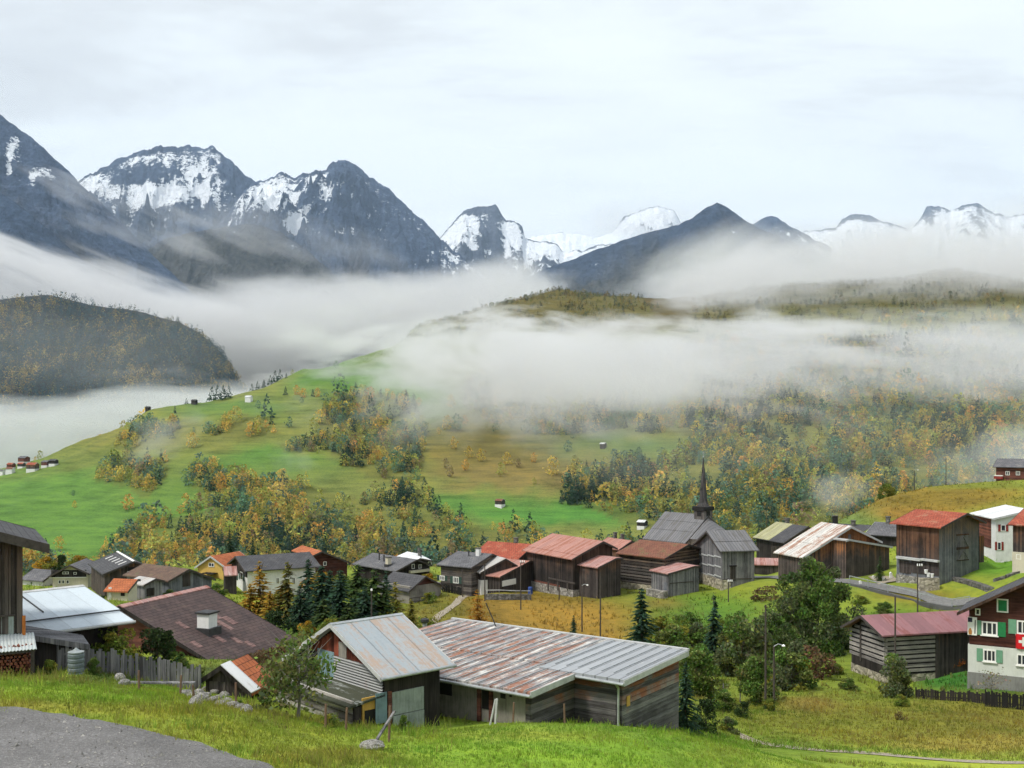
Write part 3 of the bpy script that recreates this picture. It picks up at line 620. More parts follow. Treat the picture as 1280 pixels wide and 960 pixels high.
M['roof_streaked'] = metal_roof('roof_streaked', (.27, .265, .27), rust=(.24, .095, .05), rust_amt=.43, w=.62, pale=(.62, .60, .56), pale_amt=.42, seam=.6, metal=.12, rough=.6, spots=.45, cols=.45)
M['roof_newer'] = metal_roof('roof_newer', (.33, .345, .365), rust_amt=.0, w=.62, pale=(.5, .51, .52), pale_amt=.12, seam=.6, metal=.2, rough=.5, cols=.4)
M['roof_slate'] = shingle_roof('roof_slate', (.135, .135, .145), (.10, .10, .11), .35, .4, (.2, .19, .17), .12)
M['roof_darkslate'] = shingle_roof('roof_darkslate', (.075, .075, .082), (.06, .06, .066), .35, .45, (.12, .12, .09), .05)
M['roof_greywood'] = metal_roof('roof_greywood', (.155, .155, .165), rust=(.10, .095, .09), rust_amt=.3, w=.42, seam=.55, metal=.0, rough=.8)
M['roof_pale'] = metal_roof('roof_pale', (.40, .39, .38), rust=(.28, .22, .18), rust_amt=.2, w=.8, seam=.2, metal=.1, rough=.6)
M['roof_white'] = metal_roof('roof_white', (.66, .67, .68), rust=(.4, .38, .35), rust_amt=.1, w=.8, seam=.2, metal=.1, rough=.5)
M['roof_pink'] = metal_roof('roof_pink', (.38, .19, .155), rust=(.25, .095, .06), rust_amt=.35, w=.55, pale=(.42, .23, .19), pale_amt=.15, seam=.25, metal=.05, rough=.65)
M['roof_rose'] = metal_roof('roof_rose', (.40, .23, .21), rust=(.22, .08, .06), rust_amt=.35, w=.5, pale=(.45, .33, .30), pale_amt=.25, seam=.3, metal=.05, rough=.65)
M['roof_russet'] = shingle_roof('roof_russet', (.21, .085, .055), (.15, .065, .045), .3, .4, (.12, .10, .045), .3)
M['roof_mossbrown'] = shingle_roof('roof_mossbrown', (.15, .095, .07), (.11, .075, .06), .3, .4, (.11, .115, .05), .22)
M['roof_red'] = shingle_roof('roof_red', (.36, .085, .048), (.27, .065, .04), .3, .35, (.28, .16, .10), .3)
M['roof_orange'] = shingle_roof('roof_orange', (.40, .125, .05), (.32, .10, .045), .3, .3, (.24, .14, .08), .12)
M['roof_purple'] = metal_roof('roof_purple', (.235, .11, .12), rust=(.18, .06, .055), rust_amt=.25, w=.9, pale=(.29, .15, .155), pale_amt=.2, seam=.12, metal=.05, rough=.6)
M['roof_yellow'] = metal_roof('roof_yellow', (.34, .33, .19), rust=(.2, .2, .08), rust_amt=.3, w=.5, seam=.25, metal=.05, rough=.6)
M['roof_white_rust'] = metal_roof('roof_white_rust', (.55, .53, .50), rust=(.24, .10, .05), rust_amt=.36, w=.6, pale=(.68, .66, .63), pale_amt=.4, seam=.5, metal=.05, rough=.6, spots=.4)
M['white_plaster'] = plain('white_plaster', (.66, .66, .66), .18, 1.2, streak=True)
M['cream_plaster'] = plain('cream_plaster', (.50, .46, .37), .22, 1.2, streak=True)
M['grey_plaster'] = plain('grey_plaster', (.21, .195, .175), .65, .9, streak=True)
M['green_white_plaster'] = plain('green_white_plaster', (.56, .58, .55), .16, 1.0, streak=True)
M['yellow_plaster'] = plain('yellow_plaster', (.56, .37, .10), .16, 1.2)
M['peach_plaster'] = plain('peach_plaster', (.52, .40, .26), .2, 1.2)
M['stone'] = stone_mat('stone', (.30, .285, .26))
M['pale_stone'] = stone_mat('pale_stone', (.42, .38, .30), 2.4, .4)
M['dark_stone'] = stone_mat('dark_stone', (.15, .145, .135))
M['concrete'] = plain('concrete', (.20, .20, .195), .4, .7, streak=True)
M['glass'] = glass_mat()
M['white_paint'] = plain('white_paint', (.74, .74, .72), .12, 3)
M['green_paint'] = plain('green_paint', (.02, .19, .065), .25, 3)
M['sage_paint'] = plain('sage_paint', (.14, .30, .20), .25, 3)
M['red_paint'] = plain('red_paint', (.22, .03, .025), .25, 3)
M['dark_green_paint'] = plain('dark_green_paint', (.03, .06, .05), .25, 3)
M['black'] = plain('black', (.014, .013, .013), .4, 3)
M['iron'] = plain('iron', (.05, .05, .052), .4, 3, .6, .4)
M['zinc'] = plain('zinc', (.36, .385, .40), .4, 2, .45, .4)
M['panel_blue'] = plain('panel_blue', (.16, .24, .27), .5, 1.5, streak=True)
M['panel_pale'] = plain('panel_pale', (.25, .29, .28), .6, 1.4, streak=True)
M['corrugated'] = metal_roof('corrugated', (.29, .295, .295), rust_amt=0, w=10, seam=0, metal=.1, rough=.6)
M['yellow_wood'] = plain('yellow_wood', (.46, .28, .065), .3, 3)
M['orange_pipe'] = plain('orange_pipe', (.42, .14, .03), .3, 3)
M['pole_wood'] = plain('pole_wood', (.062, .052, .046), .5, 2, streak=True)
M['post_wood'] = plain('post_wood', (.16, .10, .07), .5, 3, streak=True)
M['grey_post'] = plain('grey_post', (.17, .16, .155), .5, 3, streak=True)
M['flag_red'] = plain('flag_red', (.55, .012, .018), .12, 3)
M['insulator'] = plain('insulator', (.8, .8, .8), .1, 3, .4)

# ------------------------------------------------------------------ building parts
FIT = {'B': [-29.105, 50.704, -8.571, 44.389, 9.0, 6.059, 4.309, 0.994, 1.071], 'C': [-25.012, 68.767, -11.572, 68.89, 8.899, 7.683, 7.417, 3.29, 3.085], 'D': [-12.942, 48.0, -10.738, 76.0, 1.889, 1.439, 0.783, 1.123, 0.551], 'E': [-7.752, 46.0, -8.501, 40.8, 3.537, 3.767, 3.971, 1.65, 2.096], 'F': [-3.395, 60.313, -10.939, -35.094, 14.459, 6.276, 5.704, 0.034, 0.128], 'G1': [-64.454, 145.551, -19.47, -23.801, 2.918, 1.502, 1.788, 0.974, 1.16], 'G2': [-57.348, 140.0, -18.252, 94.805, 7.0, 2.514, 2.722, 1.185, 1.503], 'H': [-51.835, 141.925, -16.74, -60.434, 11.621, 3.682, 1.159, 1.364, 0.493], 'I': [-43.408, 117.768, -16.826, -7.29, 3.0, 0.774, 0.824, 0.993, 1.033], 'J': [-44.47, 130.513, -16.812, -36.114, 8.703, 2.95, 3.794, 1.092, 1.637], 'Ja': [-42.208, 122.267, -17.192, -38.541, 3.299, 1.549, 1.606, 0.57, 0.59], 'K': [-39.376, 141.0, -17.233, 66.892, 7.0, 2.232, 2.639, 1.127, 1.759], 'M': [-34.869, 136.13, -16.647, 28.162, 9.638, 4.685, 5.573, 1.344, 1.89], 'N': [-30.689, 158.038, -17.722, -60.334, 9.25, 1.648, 4.24, 0.664, 1.872], 'O': [-20.944, 162.616, -19.369, -47.448, 10.943, 3.777, 2.674, 1.348, 1.011], 'Q': [-16.631, 171.755, -20.274, -71.913, 11.314, 1.759, 1.824, 0.688, 0.399], 'P': [-15.409, 140.322, -19.152, -42.372, 6.185, 2.915, 3.283, 1.593, 1.692], 'R': [-7.61, 151.705, -17.826, -33.97, 5.969, 5.673, 4.715, 1.447, 1.509], 'S': [-3.887, 152.797, -18.302, -63.214, 6.776, 3.879, 3.065, 1.676, 1.293], 'T': [-3.554, 159.532, -17.277, -32.187, 8.016, 4.174, 4.132, 1.559, 1.541], 'T2': [-0.89, 151.988, -18.911, -37.479, 4.297, 6.772, 5.621, 1.463, 1.125], 'U': [5.748, 153.923, -15.635, -57.785, 12.045, 5.125, 2.398, 2.016, 1.055], 'Ul': [11.099, 144.382, -17.492, -51.893, 4.184, 3.386, 2.853, 0.99, 0.82], 'V': [14.22, 160.054, -16.763, -57.551, 5.68, 2.349, 2.406, 1.147, 1.171], 'W': [18.082, 152.803, -16.325, -45.419, 8.492, 5.35, 5.125, 1.471, 1.416], 'X': [21.959, 144.735, -18.543, -60.711, 4.081, 4.446, 3.797, 0.711, 0.593], 'Yc': [22.572, 159.161, -13.016, -49.773, 8.097, 4.894, 4.905, 3.509, 3.515], 'Z': [26.188, 145.477, -14.445, 12.199, 5.528, 4.581, 5.162, 2.161, 2.392], 'a': [42.654, 174.415, -15.791, -68.526, 8.359, 4.469, 4.27, 2.664, 2.502], 'b': [40.768, 142.42, -12.971, -68.623, 6.114, 7.48, 4.838, 3.605, 2.113], 'bl': [39.47, 138.377, -14.293, -61.089, 5.0, 0.972, 8.311, 0.239, 1.461], 'c': [52.462, 156.0, -14.098, -40.0, 6.0, 3.965, 3.984, 1.524, 1.509], 'd': [48.443, 129.458, -10.18, -58.293, 6.985, 4.787, 3.47, 1.427, 1.231], 'e': [62.953, 137.75, -10.29, -93.717, 10.061, 4.474, 4.206, 1.088, 1.021], 'f': [57.226, 120.62, -9.39, -45.643, 8.0, 6.609, 4.928, 0.964, 1.49], 'g': [93.713, 208.528, -6.628, -35.231, 10.0, 5.543, 4.252, 1.683, 1.517], 'h': [29.347, 91.007, -16.106, 14.347, 11.0, 3.104, 3.038, 1.136, 1.488], 'i': [38.658, 81.66, -12.046, 60.057, 5.5, 5.097, 4.688, 2.53, 2.639]}
class House:
    """a gabled building: local x runs along the ridge, -y is the side turned to the viewer, z up from its foot"""
    def __init__(s, name, label, cat, key, group=None, base=None, wall='dark_wood', roof='roof_slate', eave=.45, gab=.4, thick=.13, base_h=0.0, base_mat='stone', fit=None, trim='trim_wood', step=None, sink=2.5, walls=True, gable_mat=None, logs=None, backroof=None):
        ox, oy, oz, th, L, Wf, Wk, dr, dk = fit or FIT[key]
        s.L, s.Wf, s.Wk, s.dr, s.dk, s.eave, s.gab, s.th, s.thick = L, Wf, Wk, dr, dk, eave, gab, R(th), thick
        ca, sa = math.cos(s.th), math.sin(s.th)
        if base is None:
            q = [gz(ox + ca * a - sa * b, oy + sa * a + ca * b) for a in (gab, L - gab) for b in (-Wf + eave, 0)]
            base = min(q)
        s.base = base; s.zr = oz - base
        s.root = empty(name, (ox, oy, base), s.th); tag(s.root, label, cat, group)
        s.yf, s.yk = -Wf + eave, Wk - eave
        s.x0, s.x1 = gab, L - gab
        mf = (lambda y: s.zr + (y / Wf * dr if y < 0 else -y / Wk * dk))
        s.top = mf
        r = MB(); t = thick
        r.prism([(-Wf, s.zr - dr), (-Wf, s.zr - dr - t), (0, s.zr - t), (Wk, s.zr - dk - t), (Wk, s.zr - dk), (0, s.zr)][::-1], 'x', 0, L)
        s.roof = r.build('roof', M[roof], s.root)
        if step:       # a second course of sheets lapped over the lower one
            q = MB(); f = step; e = .07
            q.prism([(-Wf * f, s.zr - dr * f + .004), (-Wf * f, s.zr - dr * f + e), (0, s.zr + e), (Wk * f, s.zr - dk * f + e), (Wk * f, s.zr - dk * f + .004), (0, s.zr + .004)], 'x', -.02, L + .02)
            q.build('lapped_sheet', M[roof], s.roof)
        if walls:
            w = MB(); zt = .006
            poly = [(s.yf, -sink), (s.yk, -sink), (s.yk, mf(s.yk) - t - zt), (0, s.zr - t - zt), (s.yf, mf(s.yf) - t - zt)]
            w.prism(poly, 'x', s.x0, s.x1)
            s.wall = w.build('wall', M[wall], s.root)
        if base_h:
            b = MB(); o = .05
            b.box(s.x0 - o, s.x1 + o, s.yf - o, s.yk + o, -sink - .1, base_h)
            b.build('stone_base' if 'plaster' not in base_mat else 'ground_storey', M[base_mat], s.root)
        # boards that close the verges
        for xa in (0.0, L):
            v = MB(); d = -.03 if xa == 0 else .0
            for y0, y1 in ((-Wf, 0), (0, Wk)):
                v.prism([(y0, mf(y0) - t * 1.7), (y1, mf(y1) - t * 1.7), (y1, mf(y1) + .02), (y0, mf(y0) + .02)], 'x', xa + d, xa + d + .03)
            v.build('verge_board', M[trim], s.root)
        if logs: s.log_walls(logs)
    def log_walls(s, mat, h=.26, gap=.09, faces=('F', 'G0', 'G1'), z0=.2):
        for f in faces:
            b = MB(); z = z0
            while True:
                if f == 'F':
                    if z + h > s.top(s.yf) - s.thick - .05: break
                    jit = random.uniform(-.015, .015)
                    b.box(s.x0 - .3, s.x1 + .3, s.yf - .09 + jit, s.yf - .002, z, z + h * random.uniform(.8, 1.05))
                else:
                    # width of the gable at this height
                    zz = z + h + s.thick + .05
                    if zz > s.zr: break
                    ya = max(s.yf, -s.Wf * (s.zr - zz) / s.dr if s.dr > 0 else s.yf); yb = min(s.yk, s.Wk * (s.zr - zz) / s.dk if s.dk > 0 else s.yk)
                    if yb - ya < .3: break
                    jit = random.uniform(-.015, .015)
                    if f == 'G0': b.box(s.x0 - .09 + jit, s.x0 - .002, ya - (.25 if ya == s.yf else 0), yb + (.25 if yb == s.yk else 0), z, z + h * random.uniform(.8, 1.05))
                    else: b.box(s.x1 + .002, s.x1 + .09 + jit, ya, yb, z, z + h * random.uniform(.8, 1.05))
                z += h + gap
            b.build('log_wall', M[mat], s.root)
    def frame(s, face):
        """matrix taking wall coordinates (along, out, up) to the building; along runs left to right for a viewer outside"""
        if face == 'F': return lambda u, o, z: (s.x0 + u, s.yf - o, z)
        if face == 'G0': return lambda u, o, z: (s.x0 - o, s.yk - u, z)
        if face == 'G1': return lambda u, o, z: (s.x1 + o, s.yf + u, z)
    def slab(s, face, u0, u1, z0, z1, out, mat, name, parent=None, into=-.002):
        f = s.frame(face); b = MB()
        vs = [f(u, o, z) for z in (z0, z1) for (u, o) in ((u0, into), (u1, into), (u1, out), (u0, out))]
        b.add(vs, [(0, 1, 2, 3)[::-1], (4, 5, 6, 7), (0, 1, 5, 4), (1, 2, 6, 5), (2, 3, 7, 6), (3, 0, 4, 7)])
        return b.build(name, M[mat] if isinstance(mat, str) else mat, parent or s.root)
    def bars(s, face, rects, o0, o1, mat, name, parent=None):
        f = s.frame(face); b = MB()
        for u0, u1, z0, z1 in rects:
            vs = [f(u, o, z) for z in (z0, z1) for (u, o) in ((u0, o0), (u1, o0), (u1, o1), (u0, o1))]
            b.add(vs, [(3, 2, 1, 0), (4, 5, 6, 7), (0, 1, 5, 4), (1, 2, 6, 5), (2, 3, 7, 6), (3, 0, 4, 7)])
        return b.build(name, M[mat], parent or s.root)
    def window(s, face, u, z, w, h, n=2, frame='white_paint', shut=None, pane='glass', fw=.08, sides=(1, 1), sill=False):
        r = [(u, u + w, z, z + fw), (u, u + w, z + h - fw, z + h), (u, u + fw, z + fw + .001, z + h - fw - .001), (u + w - fw, u + w, z + fw + .001, z + h - fw - .001)]
        for k in range(1, n): c = u + w * k / n; r.append((c - fw * .4, c + fw * .4, z + fw + .001, z + h - fw - .001))
        fr = s.bars(face, r, -.004, .06, frame, 'window')
        s.slab(face, u + fw * .5, u + w - fw * .5, z + fw * .5, z + h - fw * .5, .018, pane, 'pane', fr)
        if shut:
            sw = w * .48 if n > 1 else w * .5
            if sides[0]: s.slab(face, u - sw - .03, u - .03, z - .03, z + h + .03, .05, shut if isinstance(shut, str) else shut[0], 'shutter', fr)
            if sides[1]: s.slab(face, u + w + .03, u + w + sw + .03, z - .03, z + h + .03, .05, shut if isinstance(shut, str) else shut[1], 'shutter', fr)
        if sill: s.slab(face, u - .08, u + w + .08, z - .08, z - .004, .13, frame, 'sill', fr)
        return fr
    def door(s, face, u, z, w, h, mat='black_wood', frame=None):
        d = s.slab(face, u, u + w, z, z + h, .04, mat, 'door')
        if frame: s.bars(face, [(u - .1, u, z, z + h + .1), (u + w, u + w + .1, z, z + h + .1), (u, u + w, z + h + .002, z + h + .1)], 0, .07, frame, 'door_frame', d)
        s.bars(face, [(u + w * .82, u + w * .82 + .05, z + h * .45, z + h * .52)], .04, .09, 'iron', 'handle', d)
        return d
    def chimney(s, a, y, h=1.0, w=.6, mat='white_plaster', cap='dark_stone', base=None):
        z = s.top(y); b = MB(); b.box(a - w / 2, a + w / 2, y - w / 2, y + w / 2, z - .6, z + h)
        c = b.build('chimney', M[mat], s.root)
        k = MB(); k.box(a - w * .62, a + w * .62, y - w * .62, y + w * .62, z + h + .004, z + h + .12); k.build('cap', M[cap], c)
        if base: k = MB(); k.box(a - w * .72, a + w * .72, y - w * .72, y + w * .72, z - .5, z + .22); k.build('flashing', M[base], c)
        return c
    def vent(s, a, y, h=.8, r=.09):
        z = s.top(y); b = MB(); b.tube((a, y, z - .3), (a, y, z + h), r, r, 8); b.lathe([(r * 1.6, z + h), (r * 1.7, z + h + .1), (.02, z + h + .22)], 8, (a, y))
        return b.build('flue', M['iron'], s.root)
    def ridge_cap(s, mat, w=.28, h=.06):
        b = MB(); p = s.dr / s.Wf * w; q = s.dk / s.Wk * w
        b.prism([(-w, s.zr - p + h), (-w, s.zr - p + .003), (0, s.zr + .003), (w, s.zr - q + .003), (w, s.zr - q + h), (0, s.zr + h)][::-1], 'x', -.03, s.L + .03)
        return b.build('ridge_cap', M[mat], s.root)
    def roof_patch(s, a0, a1, t0, t1, mat, name='roof_patch', e=.025):
        """patch on the near slope; t runs from ridge (0) to eave (1)"""
        y0, y1 = -s.Wf * t1, -s.Wf * t0; b = MB()
        b.prism([(y0, s.top(y0) + .004), (y1, s.top(y1) + .004), (y1, s.top(y1) + e), (y0, s.top(y0) + e)], 'x', a0, a1)
        return b.build(name, M[mat], s.roof)
    def gutter(s, mat='zinc'):
        b = MB(); z = s.zr - s.dr - s.thick * .6; b.tube((-.05, -s.Wf - .05, z), (s.L + .05, -s.Wf - .05, z), .07, .07, 8)
        return b.build('gutter', M[mat], s.root)
def _ray_local(s, px, py):
    d = np.array(((px - CX) / FPX, 1.0, (HY - py) / FPX)); o = -np.array(s.root.location)
    c, n = math.cos(s.th), math.sin(s.th); rot = lambda v: np.array((c * v[0] + n * v[1], -n * v[0] + c * v[1], v[2]))
    return rot(o), rot(d)
def _hit(s, face, px, py):
    """(along, up) on a wall face, or (x, y) on the near roof slope, for a measured picture point"""
    o, d = _ray_local(s, px, py)
    if face == 'R':
        k = s.dr / s.Wf; t = (s.zr + k * o[1] - o[2]) / (d[2] - k * d[1]); p = o + t * d; return p[0], p[1]
    if face == 'F': t = (s.yf - o[1]) / d[1]; p = o + t * d; return p[0] - s.x0, p[2]
    if face == 'G0': t = (s.x0 - o[0]) / d[0]; p = o + t * d; return s.yk - p[1], p[2]
    if face == 'G1': t = (s.x1 - o[0]) / d[0]; p = o + t * d; return p[1] - s.yf, p[2]
House.hit = _hit
def _rect(s, face, x0, y0, x1, y1):
    xm, ym = (x0 + x1) / 2, (y0 + y1) / 2
    a = s.hit(face, x0, ym)[0]; b = s.hit(face, x1, ym)[0]; c = s.hit(face, xm, y1)[1]; d = s.hit(face, xm, y0)[1]
    return a, b, c, d
House.rect = _rect
def _wpx(s, face, x0, y0, x1, y1, **k):
    a, b, c, d = s.rect(face, x0, y0, x1, y1); return s.window(face, a, c, b - a, d - c, **k)
House.wpx = _wpx
def _spx(s, face, x0, y0, x1, y1, out, mat, name, parent=None):
    a, b, c, d = s.rect(face, x0, y0, x1, y1); return s.slab(face, a, b, c, d, out, mat, name, parent)
House.spx = _spx
def _cpx(s, px, py, h, w, **k):
    a, y = s.hit('R', px, py); return s.chimney(a, y, h, w, **k)
House.cpx = _cpx
def _vpx(s, px, py, h=.8, r=.09):
    a, y = s.hit('R', px, py); return s.vent(a, y, h, r)
House.vpx = _vpx
# ------------------------------------------------------------------ the village
def fx(key, **k):
    q = list(FIT[key]); nm = dict(ox=0, oy=1, oz=2, th=3, L=4, Wf=5, Wk=6, dr=7, dk=8)
    for a, v in k.items(): q[nm[a]] = v
    return q
GV = 'weathered timber barns and houses of the village'
# --- far left group
h = House('farmhouse', 'cream farmhouse with grey roof and dark gable, left of the brown barn', 'house', 'G2', GV, wall='cream_plaster', roof='roof_slate', eave=.4, gab=.6)
h.spx('G0', 64, 712.5, 108, 721.5, .03, 'black_wood', 'gable_board')
for x in (73, 77.5, 83): h.wpx('G0', x, 725, x + 3.4, 729.5, n=1, fw=.05)
h.wpx('G0', 78, 714.6, 86, 717.6, n=2, fw=.06); h.wpx('G0', 92, 715.2, 96, 718.0, n=1, fw=.05)
h.spx('G0', 62, 721.3, 108, 722.3, .12, 'white_paint', 'balcony_rail')
h = House('farmhouse', 'white house with grey roof at the far left end of the village', 'house', 'G1', GV, fit=fx('G1', L=4.2, Wf=2.4, Wk=2.2, dr=1.15, dk=1.05), wall='white_plaster', roof='roof_slate', eave=.3, gab=.25)
h.wpx('F', 38, 727, 41, 731, n=1, fw=.05)
h = House('barn', 'brown barn with five pale roof lights and a white ridge board', 'barn', 'H', GV, wall='warm_wood', roof='roof_darkslate', eave=.35, gab=.5)
h.ridge_cap('white_paint', .16, .07)
for k in range(5):
    a, y = h.hit('R', 136.5 + 4.1 * k, 696.8 + 1.75 * k); b = MB(); y0, y1 = y - .22, y + .22
    b.prism([(y0 - .25, h.top(y0 - .25) + .004), (y1 + .25, h.top(y1 + .25) + .004), (y1 + .25, h.top(y1 + .25) + .03), (y0 - .25, h.top(y0 - .25) + .03)], 'x', a - .14, a + .14)
    b.build('roof_light', M['white_paint'], h.roof)
h.spx('G1', 160, 709, 168, 716, .03, 'black', 'opening'); h.spx('G1', 159, 713.5, 171, 714.6, .08, 'pale_trim', 'rail')
h = House('shed', 'small shed with a bright orange roof leaning against the brown barn', 'shed', 'I', GV, fit=fx('I', th=-12, L=2.9, Wf=2.0, Wk=.5, dr=1.05, dk=.1), wall='cream_plaster', roof='roof_orange', eave=.35, gab=.2)
h.spx('F', 151, 738, 156, 745, .03, 'black', 'opening'); h.spx('F', 136, 734, 139.5, 750, .05, 'white_plaster', 'corner_post')
h = House('barn', 'grey board barn with a mossy brown roof behind the long brown roof', 'barn', 'J', GV, wall='steel_wood', roof='roof_mossbrown', eave=.35, gab=.35)
h.spx('G1', 228, 716, 238, 733, .03, 'dark_wood', 'door')
h = House('shed', 'little grey shed with lilac grey roof in front of the mossy roofed barn', 'shed', 'Ja', GV, fit=fx('Ja', Wk=1.2, dk=.4), wall='grey_wood', roof='roof_pale', eave=.25, gab=.2)
h.spx('G1', 183, 735, 193, 745, .03, 'black_wood', 'door')
h = House('house', 'yellow house with an orange roof and small white double window', 'house', 'K', GV, fit=fx('K', Wf=2.3, Wk=2.6, dr=1.25, dk=1.62, L=6), wall='yellow_plaster', roof='roof_orange', eave=.3, gab=.3, trim='pale_trim')
h.wpx('G0', 261, 703.5, 268, 708.5, n=2, fw=.07); h.spx('G0', 258, 715.5, 272, 716.6, .9, 'black_wood', 'canopy')
sh = House('shed', 'narrow shed with a reddish roof between the yellow and the white house', 'shed', 'K', GV, fit=[at(279, 708, 133)[0], 133, at(279, 708, 133)[2], 20, 1.6, 1.2, .8, .95, .5], wall='dark_wood', roof='roof_rose', eave=.15, gab=.1)
# --- white house in the middle left
h = House('house', 'white house with a long dark grey roof and green shutters behind the trees', 'house', 'M', GV, fit=fx('M', Wk=4.4, dk=1.45), wall='white_plaster', roof='roof_darkslate', eave=.7, gab=.5)
g0 = h.bars('G0', [(0, h.yk - h.yf, h.zr - h.dr - .9, h.zr - h.dr - .55)], 0, .05, 'black_wood', 'gable_beam')
b = MB(); t = h.thick + .02; b.prism([(h.yf, h.zr - h.dr - .55), (h.yk, h.zr - h.dr - .55), (h.yk, h.top(h.yk) - t), (0, h.zr - t), (h.yf, h.top(h.yf) - t)], 'x', h.x0 - .06, h.x0 - .003); b.build('gable_board', M['black_wood'], h.root)
h.wpx('G0', 291.5, 713, 295.5, 723, n=1, shut='dark_green_paint', fw=.06); h.wpx('G0', 300.5, 715, 304, 725, n=1, shut='dark_green_paint', fw=.06)
h.wpx('G0', 291, 729.5, 294, 733, n=1, fw=.05); h.wpx('G0', 292, 738, 295, 741.5, n=1, fw=.05)
for x in (325, 345, 365, 382): h.wpx('F', x, 722, x + 4, 730, n=2, fw=.06)
h = House('house', 'dark timber house with orange roof edge behind the larch and spruce clump', 'house', 'N', GV, fit=fx('N', L=8.5), wall='brown_wood', roof='roof_orange', eave=.35, gab=.5)
h.wpx('G1', 404, 702, 408, 707, n=1, fw=.06)
# --- grey roofed centre
h = House('chalet', 'dark chalet with a broad grey roof, white chimney and cream balcony', 'house', 'O', GV, wall='black_wood', roof='roof_slate', eave=.5, gab=.7)
h.cpx(485.5, 707, 1.15, .62, mat='cream_plaster', base='iron'); h.vpx(474, 700, .9); h.vpx(480, 702, .8)
h.spx('G1', 511, 712, 535, 715, .5, 'cream_plaster', 'balcony'); h.wpx('G1', 514.5, 705, 518, 711, n=1, fw=.07); h.wpx('G1', 523, 705.5, 527, 710.5, n=2, fw=.07)
h = House('house', 'small house with a white roof slope and dark gable behind the grey chalet', 'house', 'Q', GV, fit=fx('Q', L=9), wall='black_wood', roof='roof_white', eave=.3, gab=.5)
h.wpx('G1', 535, 702, 539.5, 706.5, n=1, fw=.09); h.chimney(4.5, .9, 1.1, .45, 'dark_stone'); h.vent(7.3, .5, 1.0)
h = House('barn', 'low barn with grey slate roof, brown gable and pale stone wall', 'barn', 'P', GV, wall='brown_wood', roof='roof_darkslate', eave=.45, gab=.35, base_h=2.25, base_mat='grey_plaster')
h.spx('G1', 540, 744.5, 545, 746, .04, 'white_paint', 'vent')
h = House('log_house', 'dark log house with slate roof and two white framed windows', 'house', 'R', GV, fit=fx('R', Wf=4.9, dr=1.35, Wk=4.4), wall='log_dark', roof='roof_slate', eave=.5, gab=.4)
h.wpx('F', 549.8, 719.5, 556, 725.5, n=3, shut='dark_green_paint', fw=.09); h.wpx('F', 566.5, 721, 573.5, 729, n=3, shut='dark_green_paint', fw=.09)
h.cpx(598, 694, .9, .55, mat='white_plaster'); h.vpx(586, 695, .5)
h = House('shed', 'grey shed with pale lapped sheet roof on a whitewashed base', 'shed', 'S', GV, fit=fx('S', Wk=2.2), wall='dark_wood', roof='roof_pale', eave=.3, gab=.25, step=.78, base_h=2.0, base_mat='white_plaster')
h = House('house', 'house with a bright red roof behind the pale sheet roof', 'house', 'T', GV, fit=fx('T', Wf=4.4, dr=1.7), wall='dark_wood', roof='roof_red', eave=.4, gab=.3)
h.cpx(645, 678, .7, .5, mat='dark_stone')
h = House('house', 'low house with faded red sheet roof and long white sign board', 'house', 'T2', GV, fit=fx('T2', Wk=2.5, dk=.5), wall='dark_wood', roof='roof_pink', eave=.35, gab=.3)
sg = h.spx('G1', 627.5, 724.5, 644.5, 731.5, .07, 'white_paint', 'sign_board')
h = House('barn', 'large dark barn with a pinkish lapped roof on a stone base', 'barn', 'U', GV, wall='black_wood', roof='roof_pink', eave=.55, gab=.5, step=.80, base_h=1.2, base_mat='stone')
h.spx('F', 668, 728, 700, 736.5, .03, 'red_wood', 'lower_boards'); h.spx('F', 686, 725, 719, 727, .10, 'trim_wood', 'ledger_beam')
for x in (685, 697, 709): h.spx('F', x, 727, x + 1.6, 738, .10, 'trim_wood', 'post')
h = House('lean_to', 'lean-to with pink sheet roof against the large pinkish barn', 'shed', 'Ul', GV, fit=fx('Ul', Wk=1.2, dk=.1), wall='dark_wood', roof='roof_rose', eave=.25, gab=.25)
h = House('house', 'small house with a short red roof and two dark chimneys between two barns', 'house', 'V', GV, wall='warm_wood', roof='roof_pink', eave=.3, gab=.3)
h.chimney(1.6, .1, .8, .4, 'dark_stone'); h.chimney(3.2, .2, .7, .4, 'dark_stone')
h = House('log_house', 'long log house with russet shingle roof beside the chapel', 'house', 'W', GV, wall='black_wood', roof='roof_russet', eave=.5, gab=.5, logs=None, base_h=.9, base_mat='pale_stone')
h.log_walls('log_dark', .3, .12, ('F', 'G1'), 1.0)
h = House('shed', 'small plank shed with rose sheet roof in front of the russet roofed log house', 'shed', 'X', GV, fit=fx('X', Wk=1.0, dk=.1), wall='grey_wood', roof='roof_rose', eave=.25, gab=.2)
h.spx('F', 829.5, 728, 834, 742, .03, 'steel_wood', 'door'); h.spx('G1', 837, 727.5, 867, 728.5, .06, 'trim_wood', 'rail')
# --- grey timber barn in front of the chapel
h = House('barn', 'tall grey timber barn with ribbed grey roof and pale stone foot before the chapel', 'barn', 'Z', GV, wall='grey_wood', roof='roof_greywood', eave=.45, gab=.5, step=.55, base_h=.0)
b = MB(); b.box(h.x0 - .07, h.x0 + 1.2, h.yf - .07, h.yk + .07, -2.5, 1.35); b.build('stone_base', M['pale_stone'], h.root)
for y0, y1 in ((692.5, 696.5), (704, 709), (716, 721)):
    for k in range(4):
        xa = 869 + 8 * k; ya = y0 + (y1 - y0) * k / 4 - .6; h.spx('G0', xa, ya, xa + 8.2, ya + 1.5, .07, 'pale_trim', 'cross_rail')
h.spx('F', 912.5, 708, 919.5, 726, .03, 'dark_wood', 'door'); h.spx('F', 911.5, 706.6, 921, 708.2, .1, 'black_wood', 'lintel')
h.spx('F', 903, 723, 940, 724, .06, 'trim_wood', 'rail')
